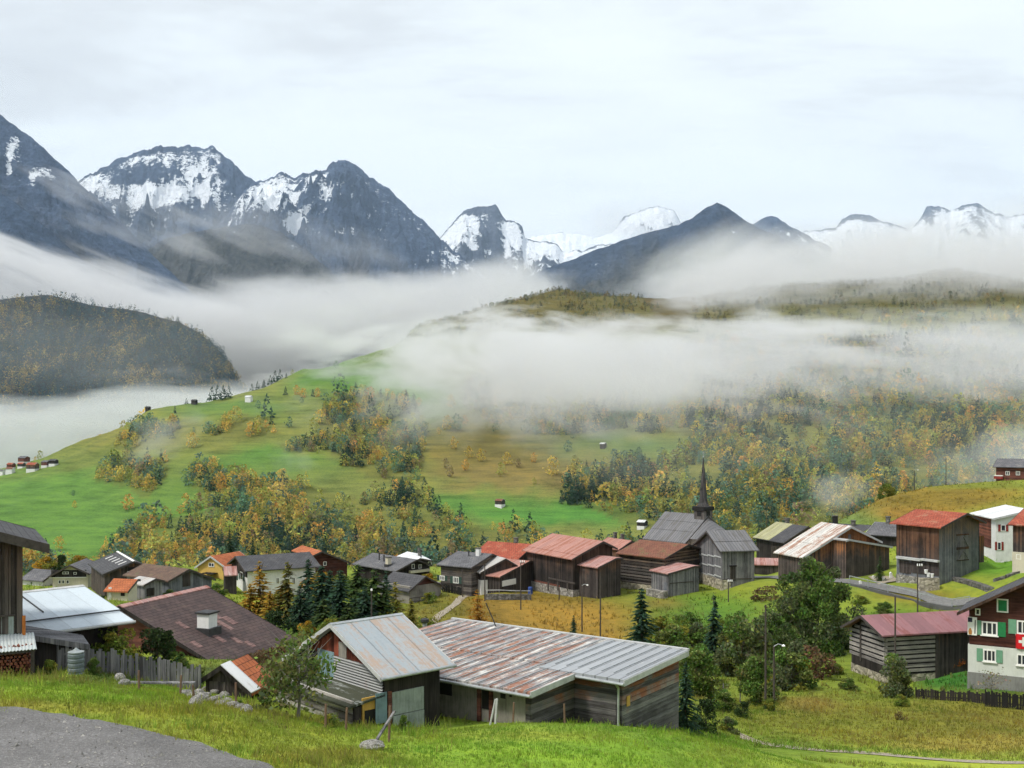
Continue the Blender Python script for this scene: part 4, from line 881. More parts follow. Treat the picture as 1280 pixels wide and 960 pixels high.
# --- right of the chapel
h = House('house', 'house with a roof half yellow sheet and half dark slate', 'house', 'a', GV, fit=fx('a', dr=2.35, dk=2.2), wall='black_wood', roof='roof_darkslate', eave=.45, gab=.4)
h.roof_patch(-.02, 4.4, -.01, 1.005, 'roof_yellow', 'yellow_sheets', .05)
h.spx('G1', 964, 683, 977, 707, .04, 'warm_wood', 'board_panel'); h.chimney(2.4, .4, .9, .55, 'dark_stone')
pc = House('shed', 'low pinkish roofed shelter beside the road below the yellow roof', 'shed', 'a', GV, fit=[at(941, 697, 162)[0], 162, at(941, 697, 162)[2], -10, 4.2, 2.2, .6, .75, .15], wall='dark_wood', roof='roof_rose', eave=.2, gab=.2)
h = House('barn', 'barn with a rusty white streaked sheet roof and orange brown gable', 'barn', 'b', GV, wall='warm_wood', roof='roof_white_rust', eave=.4, gab=.5, trim='pale_trim', step=.62)
h.spx('G1', 1041, 683, 1052, 706, .05, 'grey_wood', 'door'); h.spx('G1', 1060, 668, 1063.5, 716, .06, 'steel_wood', 'post')
h = House('lean_to', 'long low barn wing with a flat white edged roof beside the rusty roof', 'shed', 'bl', GV, fit=fx('bl', Wf=.6, dr=.1, Wk=7.6, dk=1.32), wall='warm_wood', roof='roof_pale', eave=.3, gab=.3, trim='pale_trim')
h = House('house', 'house with a plain grey roof behind the long barn wing', 'house', 'c', GV, wall='black_wood', roof='roof_slate', eave=.4, gab=.4, trim='pale_trim')
h.chimney(2, -.3, .9, .5, 'dark_stone')
ch2 = House('house', 'dark house mostly hidden behind the rusty streaked roof', 'house', 'c', GV, fit=[at(1040, 654, 172)[0], 172, at(1040, 654, 172)[2], -30, 6, 3, 3, 1.1, 1.1], wall='black_wood', roof='roof_darkslate', eave=.4, gab=.4)
ch2.chimney(.6, -.4, 1.3, .7, 'black'); ch2.chimney(3.4, -.4, .7, .6, 'dark_stone')
h = House('barn', 'big barn with a red tiled roof, grey gable and two timber hatches', 'barn', 'd', GV, wall='steel_wood', roof='roof_red', eave=.5, gab=.6, base_h=.0)
b = MB(); t = h.thick + .01; b.box(h.x0 + .002, h.x1 - .002, h.yf - .05, h.yf - .002, 2.9, h.top(h.yf) - t); b.build('board_wall', M['dark_wood'], h.root)
b = MB(); b.box(h.x0 - .03, h.x1 + .03, h.yf - .08, h.yf - .002, -2.5, 1.0); b.build('stone_base', M['stone'], h.root)
h.spx('F', 1124.5, 701, 1139, 716.5, .05, 'warm_wood', 'stable_panel'); h.spx('F', 1139.5, 702, 1174, 718, .05, 'dark_wood', 'stable_panel')
h.spx('F', 1123, 696.5, 1153, 699.5, .45, 'pale_trim', 'shelf_roof'); h.spx('F', 1153.5, 699, 1175, 701.5, .45, 'pale_trim', 'shelf_roof')
for (x0, y0, x1, y1) in ((1196, 669, 1210, 683.5), (1196, 686.5, 1210, 699.5)):
    a, b_, c_, d_ = h.rect('G1', x0, y0, x1, y1); ht = h.slab('G1', a, b_, c_, d_, .05, 'grey_wood', 'hatch')
    h.bars('G1', [(a - .06, b_ + .06, d_ + .002, d_ + .14), (a - .06, b_ + .06, c_ - .12, c_ - .002)], 0, .10, 'dark_wood', 'hatch_lintel', ht)
    f = h.frame('G1'); b = MB(); mid = (a + b_) / 2
    for p, q in (((a + .1, c_ + .05), (mid, d_ - .05)), ((b_ - .1, c_ + .05), (mid, d_ - .05)), ((mid - (b_ - a) * .2, (c_ + d_) / 2), (mid + (b_ - a) * .2, (c_ + d_) / 2))):
        b.beam(f(p[0], .1, p[1]), f(q[0], .1, q[1]), .1, .09)
    b.build('hatch_brace', M['grey_wood'], ht)
h.spx('G1', 1224, 670, 1229.5, 703, .05, 'warm_wood', 'corner_boards')
h = House('house', 'tall white house with white roof and red shutters behind the red roofed barn', 'house', 'e', GV, fit=fx('e', L=8), wall='white_plaster', roof='roof_white', eave=.4, gab=.35, trim='pale_trim')
b = MB(); t = h.thick + .01; b.box(h.x0 - .03, h.x1 - 1.4, h.yf - .05, h.yf - .002, 1.5, h.top(h.yf) - t); b.build('board_wall', M['red_wood'], h.root)
for x, y, w_, hh in ((1251, 656, 6, 8), (1246.5, 677.5, 5, 10), (1251, 702.5, 6, 8)):
    h.wpx('G1', x, y, x + w_, y + hh, n=1, fw=.07, shut=('red_paint' if y < 690 else None))
h = House('barn', 'barn with a red roof cut by the right edge, dark boards over a cream wall', 'barn', 'f', GV, fit=fx('f', Wf=4.8, Wk=4.5, dr=1.5, dk=1.45), wall='dark_wood', roof='roof_red', eave=.45, gab=.4, base_h=2.6, base_mat='cream_plaster')
h.wpx('F', 1270.5, 693, 1276.5, 699, n=1, fw=.05)
h = House('chalet', 'small chalet with a grey roof on top of the grassy hill at the right', 'house', 'g', GV, fit=fx('g', Wf=4.3, dr=1.5), wall='red_wood', roof='roof_slate', eave=.5, gab=.5)
h.spx('G0', 1241, 592, 1245, 597, .5, 'white_paint', 'balcony') if False else None
h.wpx('F', 1257, 589, 1262, 594, n=2, fw=.08); h.wpx('F', 1270, 589, 1275, 594, n=2, fw=.08)
h.spx('F', 1243, 595, 1254, 598.5, .6, 'red_paint', 'balcony'); h.spx('F', 1243, 594, 1254, 594.9, .66, 'white_paint', 'balcony_rail')
# --- log barn with the purple roof
h = House('log_barn', 'log barn with a purple pink sheet roof below the road', 'barn', 'h', GV, wall='black', roof='roof_purple', eave=.55, gab=.75, base_h=.7, base_mat='pale_stone')
h.log_walls('log_grey', .25, .15, ('G0',), 1.5)
lf = MB(); z = .9
while z + .25 < h.top(h.yf) - h.thick - .05:
    lf.box(h.x0 - .25, h.x0 + 4.6, h.yf - .10, h.yf - .002, z, z + .24); z += .38
lf.build('log_wall', M['log_grey'], h.root)
pw = MB(); pw.box(h.x0 + 4.9, h.x1, h.yf - .06, h.yf - .002, -.8, h.top(h.yf) - h.thick - .02); pw.build('board_wall', M['dark_wood'], h.root)
cp = MB(); cp.box(h.x0 + 4.62, h.x0 + 4.88, h.yf - .16, h.yf - .003, -1, h.top(h.yf) - h.thick - .02); cp.build('corner_post', M['trim_wood'], h.root)
gb = MB(); gb.box(h.x0 - .16, h.x0 - .095, h.yk * .35, h.yk * .35 + .18, 1.2, h.zr - h.thick - .5); gb.build('brace_post', M['trim_wood'], h.root)
h.slab('G0', .02, h.yk - h.yf - .02, .72, 1.45, .05, 'black_wood', 'lower_boards')
h.cpx if False else None
# --- chalet with the flag
h = House('chalet', 'chalet of dark brown boards over a white ground storey with green shutters', 'house', 'i', GV, base=at(1209, 862, 83.5)[2] , wall='brown_wood', roof='roof_darkslate', eave=.78, gab=.9, base_h=0, trim='black_wood')
zs = h.hit('G0', 1209.5, 805)[1]
b = MB(); b.box(h.x0 - .08, h.x1 + .05, h.yf - .08, h.yk + .08, -2.5, zs); b.build('ground_storey', M['green_white_plaster'], h.root)
b = MB(); b.box(h.x0 - .14, h.x1 + .08, h.yf - .12, h.yk + .12, -2.6, zs * .36); b.build('plinth', M['concrete'], h.root)
def win(x0, y0, x1, y1, **k):
    low = k.pop('low', False)
    if low: h.x0 -= .08
    w_ = h.wpx('G0', x0, y0, x1, y1, **k)
    if low: h.x0 += .08
    return w_
win(1246, 748.5, 1260.5, 765.5, n=1, pane='green_paint', fw=.1)
win(1219, 760.5, 1225.5, 769, n=1, fw=.09)
win(1227, 777, 1247, 794, n=3, fw=.11, shut=('sage_paint', 'green_paint'), sill=True)
win(1271, 776, 1292, 793, n=3, fw=.11, shut=('sage_paint', 'green_paint'), sill=True)
win(1229, 812, 1245, 827, n=3, fw=.09, shut=('sage_paint', 'sage_paint'), low=True, sill=True)
win(1271, 818, 1290, 832, n=3, fw=.09, shut='sage_paint', sides=(0, 1), low=True, sill=True)
CHALET = h
# flag and notice hang on the gable: things of their own
def on_face(h, face, x0, y0, x1, y1, out):
    a, b, c, d = h.rect(face, x0, y0, x1, y1); f = h.frame(face)
    p = np.array(f(a, out, c)); q = np.array(f(b, out, c))
    cs, sn = math.cos(h.th), math.sin(h.th); o = np.array(h.root.location)
    wp = np.array((cs * p[0] - sn * p[1], sn * p[0] + cs * p[1], p[2])) + o
    wq = np.array((cs * q[0] - sn * q[1], sn * q[0] + cs * q[1], q[2])) + o
    d3 = wq - wp
    return wp, math.atan2(d3[1], d3[0]), b - a, d - c
p, rz, w_, h_ = on_face(h, 'G0', 1270, 792.5, 1290, 811, .16)
fl = empty('flag', p, rz); tag(fl, 'square red flag with a white cross hanging under a chalet window', 'flag')
nx = 14; vs = [(w_ * i / nx, .035 * math.sin(i * 1.1) - .035 + yy, zz) for yy in (0, .012) for zz in (0, h_) for i in range(nx + 1)]
n1 = nx + 1; fs = []
for i in range(nx): fs += [(i, i + 1, n1 + i + 1, n1 + i), (2 * n1 + i + 1, 2 * n1 + i, 3 * n1 + i, 3 * n1 + i + 1), (n1 + i, n1 + i + 1, 3 * n1 + i + 1, 3 * n1 + i), (i + 1, i, 2 * n1 + i, 2 * n1 + i + 1)]
b = MB(); b.add(vs, fs); b.build('cloth', M['flag_red'], fl)
b = MB(); cx_, cz_, u_ = w_ * .5, h_ * .5, h_ / 32
wav = lambda x: .035 * math.sin(x / w_ * nx * 1.1) - .035
def strip(x0, x1, z0, z1, k=8):
    for i in range(k):
        xa, xb = x0 + (x1 - x0) * i / k, x0 + (x1 - x0) * (i + 1) / k
        b.add([(xa, wav(xa) - .006, z0), (xb, wav(xb) - .006, z0), (xb, wav(xb) - .006, z1), (xa, wav(xa) - .006, z1)], [(0, 1, 2, 3)])
strip(cx_ - 10 * u_, cx_ + 10 * u_, cz_ - 3 * u_, cz_ + 3 * u_); strip(cx_ - 3 * u_, cx_ + 3 * u_, cz_ + 3 * u_, cz_ + 10 * u_, 4); strip(cx_ - 3 * u_, cx_ + 3 * u_, cz_ - 10 * u_, cz_ - 3 * u_, 4)
b.build('cross', M['white_paint'], fl)
p, rz, w_, h_ = on_face(h, 'G0', 1209.8, 771, 1221.5, 793.5, .10)
ps = empty('notice_board', p, rz); tag(ps, 'white notice board with dark and tan blocks on the corner of the chalet', 'notice board')
b = MB(); b.box(0, w_, -.04, 0, 0, h_); b.build('board', M['white_paint'], ps)
b = MB(); b.box(.03 * w_, .50 * w_, -.048, -.041, .72 * h_, .97 * h_); b.build('dark_block', plain('ink', (.03, .03, .06)), ps)
b = MB(); b.lathe([(.16 * w_, .03 * h_), (.20 * w_, .2 * h_), (.08 * w_, .38 * h_)], 8, (0, 0)); b.v = [(x + .28 * w_, -.05 + y * .04, z) for x, y, z in b.v]; b.build('tan_mark', plain('tan', (.42, .19, .05)), ps)
b = MB(); b.beam((.78 * w_, -.046, .1 * h_), (.82 * w_, -.046, .85 * h_), .03, .10 * w_); b.build('dark_mark', M['iron'], ps)
# ------------------------------------------------------------------ chapel
h = House('chapel', 'grey shingled chapel with a slender pointed spire above the village', 'chapel', 'Yc', None, wall='cream_plaster', roof='roof_greywood', eave=.4, gab=.3, step=.62)
CH = h
q = MB(); e = .14; f = .30                                             # upper lap of the steep roof
q.prism([(-h.Wf * f, h.zr - h.dr * f + .075), (-h.Wf * f, h.zr - h.dr * f + e), (0, h.zr + e), (h.Wk * f, h.zr - h.dk * f + e), (h.Wk * f, h.zr - h.dk * f + .075), (0, h.zr + .075)], 'x', -.04, h.L + .04); q.build('lapped_sheet', M['roof_greywood'], h.roof)
# half-round chancel with a conical roof
b = MB(); n = 9; r = 3.6; zt = h.zr - h.dr * .78
ring = [(h.L - .2 + r * math.cos(t), r * math.sin(t)) for t in np.linspace(-math.pi / 2, math.pi / 2, n)]
b.prism(ring, 'z', -2.5, zt); b.build('chancel_wall', M['cream_plaster'], h.root)
b = MB(); rr = [(h.L - .3 + (r + .5) * math.cos(t), (r + .5) * math.sin(t), zt - .25) for t in np.linspace(-math.pi / 2, math.pi / 2, n)]
b.add(rr + [(h.L - .4, 0, h.zr - .12)], [(i, i + 1, n) for i in range(n - 1)] + [tuple(range(n))[::-1]]); b.build('chancel_roof', M['roof_greywood'], h.root)
ta = h.hit('R', 888, 645)[0]
tower = MB(); hw = .92; zb = h.zr - 2; z1 = h.zr + .75
tower.box(h.L - .9 - hw, h.L - .9 + hw, -hw, hw, zb, z1); tw = tower.build('tower', M['grey_wood'], h.root)
tcx = h.L - .9
b = MB(); b.box(tcx - hw * 1.2, tcx + hw * 1.2, -hw * 1.2, hw * 1.2, z1 + .003, z1 + .55); b.build('cornice', M['black'], tw)
b = MB()
for sx in (-1, 1):
    for sy in (-1, 1): b.box(tcx + sx * hw * .86 - .12, tcx + sx * hw * .86 + .12, sy * hw * .86 - .12, sy * hw * .86 + .12, z1 - 1.0, z1 + .0)
b.build('belfry_post', M['pale_trim'], tw)
b = MB()
for sx, sy in ((1, 0), (-1, 0), (0, 1), (0, -1)):
    b.box(tcx + sx * (hw + .0) - (.02 if sx else .38), tcx + sx * (hw + .0) + (.02 if sx else .38), sy * hw - (.02 if sy else .38), sy * hw + (.02 if sy else .38), z1 - .8, z1 - .1)
b.build('belfry_opening', M['black'], tw)
b = MB(); top = (530 - 571) * -1
zs0 = z1 + .553; hs = at(888, 571, 155)[2] - h.base - zs0
prof = [(.95, 0), (.66, .08), (.54, .18), (.47, .32), (.36, .5), (.22, .72), (.04, .985)]
vs = []; n = 8
for rr_, t in prof: vs += [(tcx + rr_ * math.cos(2 * math.pi * (i + .5) / n), rr_ * math.sin(2 * math.pi * (i + .5) / n), zs0 + hs * t) for i in range(n)]
fs = [(k * n + i, k * n + (i + 1) % n, (k + 1) * n + (i + 1) % n, (k + 1) * n + i) for k in range(len(prof) - 1) for i in range(n)] + [tuple(range(n))[::-1], tuple(range((len(prof) - 1) * n, len(prof) * n))]
b.add(vs, fs); sp = b.build('spire', shingle_roof('spire_shingles', (.068, .064, .064), (.045, .044, .045), .22, .25), h.root)
b = MB(); zt = zs0 + hs; b.tube((tcx, 0, zt - .3), (tcx, 0, zt + .9), .03, .03, 6); b.lathe([(.02, zt - .02), (.13, zt + .08), (.02, zt + .2)], 8, (tcx, 0)); b.beam((tcx - .25, 0, zt + .6), (tcx + .25, 0, zt + .6), .05, .05); b.build('finial', M['zinc'], sp)
b = MB(); b.tube((1, 0, h.zr - .1), (1, 0, h.zr + .8), .12, .1, 6); b.build('chimney', M['iron'], h.root)

# ------------------------------------------------------------------ near buildings
# A: dark barn cut by the left edge
th = 118; sa, ca = math.sin(R(th)), math.cos(R(th)); F0 = at(62, 681, 45.5)
Wf, dr = 4.6, 1.5; o = F0 + Wf * np.array((-sa, ca, 0)) + np.array((0, 0, dr))
hA = House('barn', 'tall dark barn of upright boards cut by the left edge', 'barn', 'U', None, fit=[o[0], o[1], o[2], th, 7.5, Wf, 4.6, dr, dr], base=at(30, 846, 46.5)[2], wall='near_wood', roof='roof_darkslate', eave=1.0, gab=.55, thick=.22)
vb = MB(); zz = 2.1
for k in range(30):
    u0 = k * .27; y = hA.yf + u0
    if y + .25 > hA.yk: break
    vb.box(hA.x0 - random.uniform(.03, .06), hA.x0 - .003, y + .01, y + .255, zz, hA.top(y + .13 if y < 0 else y + .25) - hA.thick - .06 - (0 if y < -.3 else .05))
vb.build('board_cladding', M['near_wood'], hA.root)
hA.spx('G0', -30, 772, 17, 800, .04, 'panel_pale', 'grey_panel'); hA.spx('G0', -30, 769.5, 19, 771.5, .09, 'trim_wood', 'ledger_beam')
b = MB(); f = hA.frame('G0'); a, z0 = hA.hit('G0', 29.5, 803); a2, z2 = hA.hit('G0', 29.5, 769); b.tube(f(a, .14, z0), f(a2, .14, z2), .07, .07, 10); b.tube(f(a, .14, z2 - .3), f(a, .0, z2 - .28), .02, .02, 6); b.build('downpipe', M['orange_pipe'], hA.root)
# corrugated lean-to roof over the firewood
u0, zt = hA.hit('G0', -40, 797); u1, _ = hA.hit('G0', 31, 797); out = 1.55; zl = zt - .42
b = MB(); nn = 130; f = hA.frame('G0'); vs = []
for i in range(nn + 1):
    u = u0 + (u1 + .35 - u0) * i / nn; w_ = .018 * math.sin(u * 2 * math.pi / .13)
    vs += [f(u, .02, zt + w_), f(u, out, zl + w_), f(u, .02, zt + w_ - .02), f(u, out, zl + w_ - .02)]
fs = []
for i in range(nn): a = 4 * i; c_ = a + 4; fs += [(a, a + 1, c_ + 1, c_), (a + 2, c_ + 2, c_ + 3, a + 3), (a + 1, a + 3, c_ + 3, c_ + 1)]
b.add(vs, fs); b.build('lean_to_roof', metal_roof('corrugated_sheet', (.40, .44, .45), rust=(.3, .3, .28), rust_amt=.2, w=1.1, seam=.2, metal=.15, rough=.55, spots=-.1), hA.root)
b = MB(); b.beam(f(u1 + .2, out - .15, -1), f(u1 + .2, out - .15, zl - .03), .14, .14); b.beam(f(u0, out - .15, zl - .09), f(u1 + .3, out - .15, zl - .09), .1, .12); b.build('lean_to_post', M['trim_wood'], hA.root)
# firewood: a thing of its own under the lean-to
ca_, sa_ = math.cos(hA.th), math.sin(hA.th); loc = np.array(hA.root.location)
def w2(p): return np.array((ca_ * p[0] - sa_ * p[1], sa_ * p[0] + ca_ * p[1], p[2])) + loc
p0 = w2(f(u1 + .15, .75, 0)); pe = w2(f(u0, .75, 0)); ang = math.atan2((pe - p0)[1], (pe - p0)[0])
p0[2] = gz(p0[0], p0[1]) - .1
b = MB(); rr = random.Random(3); ln = np.linalg.norm((pe - p0)[:2])
for row in range(11):
    for i in range(int(ln / .16)):
        x = i * .16 + (row % 2) * .08 + rr.uniform(-.02, .02); z = row * .135 + .08; r_ = rr.uniform(.06, .085)
        k = rr.randint(3, 6); a0 = rr.uniform(0, 6); y0 = rr.uniform(-.06, .06)
        pl_ = [(x + r_ * math.cos(a0 + t * 2 * math.pi / k), z + r_ * math.sin(a0 + t * 2 * math.pi / k)) for t in range(k)]
        b.prism(pl_, 'y', -.45 + y0, .45 + y0)
fw = b.build('firewood_pile', plain('firewood', (.20, .07, .045), .6, 6), None, p0); fw.rotation_euler = (0, 0, ang); tag(fw, 'long pile of reddish split firewood under a corrugated lean-to roof', 'firewood')
# B: shed with the pale blue metal roof
hB = House('shed', 'open shed with a broad pale blue metal roof beside the dark barn', 'shed', 'B', None, base=gz(-26, 52) - .2, wall='black_wood', roof='roof_bluegrey', eave=.7, gab=.5, trim='black_wood', step=.74)
hB.ridge_cap('pale_trim', .3, .1); 
q = MB(); q.beam((5.6, -.6, hB.top(-.6) + .1), (5.6, -3.6, hB.top(-3.6) + .1), .06, .04); q.build('snow_rail', M['iron'], hB.roof)
q = MB(); y = -hB.Wf * .76; q.beam((0, y, hB.top(y) + .09), (hB.L, y, hB.top(y) + .09), .07, .05); q.build('snow_rail', M['iron'], hB.roof)
hB.gutter('pale_trim')
F0 = at(112, 806, 47.5); th = 118; o = F0 + 3.0 * np.array((-sa, ca, 0)) + np.array((0, 0, .8))
hb2 = House('shed', 'low dark board shed with a sloping plank roof below the pale blue roof', 'shed', 'U', None, fit=[o[0], o[1], o[2], 118, 2.4, 3.0, 1.2, .8, .3], base=F0[2] - 1.6, wall='black_wood', roof='grey_wood', eave=.6, gab=.25, trim='grey_wood')
# C: big brown roof
hC = House('house', 'house under a huge patched brown roof with a white chimney', 'house', 'C', None, base=at(262, 842, 62)[2], wall='red_wood', roof='roof_brown', eave=.7, gab=.7, trim='black_wood')
hC.ridge_cap('roof_rose', .32, .07)
hC.cpx(259, 788, 1.12, .9, mat='white_plaster', cap='iron', base='iron'); 
M['patch'] = shingle_roof('patch', (.20, .125, .115), (.17, .10, .095), .3, .5); M['moss_patch'] = plain('moss_patch', (.14, .125, .06), .5, 4)
for (x0, y0, x1, y1) in ((259, 762, 274, 774), (276, 772, 298, 779), (271, 776, 291, 787), (262, 790, 280, 803), (222, 777, 234, 786), (290, 798, 302, 803), (309, 803, 316, 807), (241, 803, 250, 808)):
    a0, ya = hC.hit('R', x0, y0); a1, yb = hC.hit('R', x1, y1)
    am, ym = (a0 + a1) / 2, (ya + yb) / 2; hw_ = max(.22, abs(a1 - a0) / 2); hy_ = max(.35, abs(yb - ya) / 2)
    hC.roof_patch(am - hw_, am + hw_, -(ym + hy_) / hC.Wf, -(ym - hy_) / hC.Wf, 'patch')
hC.spx('G0', 236, 822, 250, 842, .05, 'cream_plaster', 'plaster_panel'); hC.spx('G0', 252, 824, 262, 840, .05, 'cream_plaster', 'plaster_panel')
# D: little shed with the half tiled roof
hD = House('shed', 'small dark shed, roof half white sheet and half orange tile', 'shed', 'D', None, fit=fx('D', L=2.5, Wf=1.5, Wk=1.1, dr=1.15, dk=.72), wall='dark_wood', roof='roof_orange', eave=.22, gab=.25, trim='black_wood')
hD.roof_patch(-.02, .85, 0, 1.0, 'roof_white', 'white_sheet', .05)
hD.spx('G0', 262, 852, 282, 880, .03, 'near_wood', 'door')
# E: shed with the rusty metal roof in the foreground
hE = House('shed', 'patched shed with a rust streaked metal roof in front of the long barn', 'shed', 'E', None, fit=fx('E', L=3.75, th=42), base=at(466, 908, 43.4)[2], wall='black_wood', roof='roof_rust', eave=.42, gab=.45, trim='pale_trim', thick=.10)
hE.gutter('zinc'); hE.ridge_cap('zinc', .14, .03)
t = hE.thick + .02
W = hE.yk - hE.yf; zc = hE.zr - hE.dr                               # eave height
# upper gable: upright reddish boards, then a corrugated sheet and a flat sheet below
hE.spx('G0', 425, 803, 434.5, 822, .07, 'grey_plaster', 'shutter')
a, b_, c_, d_ = hE.rect('G0', 419, 825, 467, 856); ZS = hE.hit('G0', 440, 824.5)[1]
ub = MB(); y = hE.yf + .05; rg = random.Random(5)
while y + .2 < hE.yk:
    zt = min(hE.top(y + .02), hE.top(y + .17)) - t - .04
    if zt > ZS + .02: ub.box(hE.x0 - rg.uniform(.03, .05), hE.x0 - .003, y, y + .18, ZS - .05, zt)
    y += .19
ub.build('gable_board', boards('gable_red', (.16, .045, .028), (.10, .05, .04), .19, contrast=1.1), hE.root)
b = MB(); f = hE.frame('G0'); nn = 9; vs = []
for i in range(nn * 4 + 1):
    z = c_ + (ZS - c_) * i / (nn * 4); o_ = .07 + .04 * math.sin(i * math.pi / 2); vs += [f(a, o_, z), f(min(W - .02, hE.yk - (z - hE.zr + t + .03) * hE.Wf / hE.dr), o_, z)]
b.add(vs, [(2 * i, 2 * i + 1, 2 * i + 3, 2 * i + 2) for i in range(nn * 4)]); b.build('corrugated_sheet', M['corrugated'], hE.root)
hE.slab('G0', a - 1.35, a - .03, c_ - .1, ZS + .1, .05, 'panel_blue', 'metal_sheet')
# right hand side: blue door, pale panels, dark opening above
hE.spx('F', 469, 866, 483, 904, .05, 'panel_blue', 'door')
hE.spx('F', 489.5, 861.5, 529, 890, .05, 'panel_pale', 'panel'); hE.spx('F', 490.5, 890.8, 529, 914, .07, 'panel_pale', 'panel')
hE.spx('F', 484, 864, 488.5, 910, .08, 'red_wood', 'post')
# box porch in front of the gable
pr = MB(); dpt = 1.45
ua, zt = hE.hit('G0', 381, 858); ub_, _ = hE.hit('G0', 466, 858); ua = max(ua, .1); zt = c_ + .02
f = hE.frame('G0')
b = MB(); vs = [f(ua - .3, .0, zt), f(W + .05, .0, zt), f(W + .05, dpt + .3, zt - .22), f(ua - .3, dpt + .3, zt - .22)]; vs += [(x, y, z - .09) for x, y, z in vs]
b.add(vs, [(0, 3, 2, 1), (4, 5, 6, 7), (0, 1, 5, 4), (1, 2, 6, 5), (2, 3, 7, 6), (3, 0, 4, 7)])
po = b.build('porch_roof', metal_roof('porch_sheet', (.30, .32, .31), rust=(.045, .05, .03), rust_amt=.5, w=3, seam=.1, metal=.05, rough=.75, spots=.6), hE.root)
b = MB(); zp = zt - .33
for z0, z1, g_ in ((-.6, .28, 0), (.30, .62, 1), (.64, .93, 0), (1.12, zp, 1)):
    b.box(hE.x0 - dpt - .03 * g_, hE.x0 - dpt + .06, hE.yf + .12, hE.yk - ua, z0, z1)
b.build('porch_planks', M['white_plank'], po)
b = MB(); b.box(hE.x0 - dpt + .07, hE.x0 - .01, hE.yk - ua - .08, hE.yk - ua, -.6, zp); b.box(hE.x0 - dpt + .07, hE.x0 - dpt + .10, hE.yf + .15, hE.yk - ua - .1, -.5, zp); b.build('porch_wall', M['black_wood'], po)
b = MB(); yy = hE.yf + .06
b.box(hE.x0 - dpt, hE.x0 - dpt + .38, yy, yy + .05, -.6, zp); b.build('side_boards', M['dark_wood'], po)
dr_ = MB(); xa, xb = hE.x0 - dpt + .42, hE.x0 - .04
for q in ((xa, xa + .09, 0, zp + .30), (xb - .09, xb, -.1, zp + .30), (xa + .091, xb - .091, zp + .2, zp + .30)): dr_.box(q[0], q[1], yy - .02, yy + .06, q[2] - .4, q[3])
df = dr_.build('door_frame', M['yellow_wood'], po)
b = MB(); b.box(xa + .091, xb - .091, yy - .005, yy + .055, -.5, zp - .201); b.build('doorway', M['black'], df)

# F: long low barn with the streaked roof
ox, oy, oz = -3.35, 60.3, -10.93; thF = -35.2
FB = at(661, 906, 46)[2]
rF = empty('barn', (ox, oy, FB), R(thF)); tag(rF, 'long low barn with a rust streaked flat roof in the foreground meadow', 'barn')
zr = oz - FB; sl_ = lambda y: zr + .035 * y
L, bx = 14.46, 12.0
def sheet(a0, a1, b0, b1, e0, e1, name, mat, parent):
    b = MB(); vs = [(a0, b0, sl_(b0) + e0), (a1, b0, sl_(b0) + e0), (a1, b1, sl_(b1) + e0), (a0, b1, sl_(b1) + e0)]; vs += [(x, y, z - e0 + e1) for x, y, z in vs]
    b.add(vs, [(0, 3, 2, 1), (4, 5, 6, 7), (0, 1, 5, 4), (1, 2, 6, 5), (2, 3, 7, 6), (3, 0, 4, 7)]); return b.build(name, M[mat], parent)
b = MB(); hexa = [(0, .0), (0, -9.85), (bx, -9.85), (bx, -6.15), (10.05, -6.15), (10.05, 0)]
vs = [(x, y, sl_(y) - .16) for x, y in hexa] + [(x, y, sl_(y)) for x, y in hexa]; n = 6
b.add(vs, [tuple(range(n))[::-1] if False else tuple(range(n)), tuple(range(n, 2 * n))[::-1]] + [(i, n + i, n + (i + 1) % n, (i + 1) % n) for i in range(n)]); rfm = b.build('roof', M['roof_streaked'], rF)
# a second course of sheets lapped over the first, then the newer sheets at the right end
sheet(-.03, 10.0, -5.55, .02, .004, .05, 'lapped_sheet', 'roof_streaked', rfm)
sheet(10.06, L, -6.3, .02, -.16, .055, 'newer_sheet', 'roof_newer', rfm)
# real standing seams on the sheets
b = MB()
for k in range(23):
    xa = .5 + k * .62
    if xa < bx: b.beam((xa, -9.84, sl_(-9.84) + .02), (xa, -5.6, sl_(-5.6) + .02), .035, .05)
    b.beam((xa, -5.5, sl_(-5.5) + .07), (xa, -.02, sl_(0) + .07), .035, .05)
b.build('seam_strip', M['zinc'], rfm)
b = MB(); b.beam((-.03, .03, sl_(0) + .06), (L + .02, .03, sl_(0) + .06), .18, .12); b.build('ridge_board', M['pale_trim'], rF)
b = MB(); zg = sl_(-9.9) - .1; b.tube((-.1, -9.95, zg), (bx + .05, -9.95, zg - .04), .07, .07, 8); zg2 = sl_(-6.3) - .1; b.tube((bx + .02, -6.38, zg2), (L + .05, -6.38, zg2 - .03), .07, .07, 8); b.build('gutter', M['zinc'], rF)
b = MB(); b.beam((L + .02, -6.3, sl_(-6.3) - .1), (L + .02, .02, sl_(0) - .1), .05, .26); b.beam((bx + .02, -9.87, sl_(-9.87) - .1), (bx + .02, -6.4, sl_(-6.4) - .1), .05, .26); b.build('verge_board', M['pale_trim'], rF)
yw, xw, yw2, xw2 = -9.35, bx - .35, -5.85, L - .35                     # wall lines
def wallbox(x0, x1, y0, y1, z0, z1, name, mat, parent=rF): b = MB(); b.box(x0, x1, y0, y1, z0, z1); return b.build(name, M[mat], parent)
zw = sl_(yw) - .18
pwall = wallbox(.3, xw - .26, yw, yw + .25, -2.5, zw, 'plaster_wall', 'grey_plaster')
b = MB(); b.add([(xw - .25, yw, -2.5), (xw, yw, -2.5), (xw, yw2 + .2, -2.5), (xw - .25, yw2 + .2, -2.5), (xw - .25, yw, zw), (xw, yw, zw), (xw, yw2 + .2, zw + .1), (xw - .25, yw2 + .2, zw + .1)], [(0, 3, 2, 1), (4, 5, 6, 7), (0, 1, 5, 4), (1, 2, 6, 5), (2, 3, 7, 6), (3, 0, 4, 7)]); b.build('plank_wall', M['plank_h'], rF)
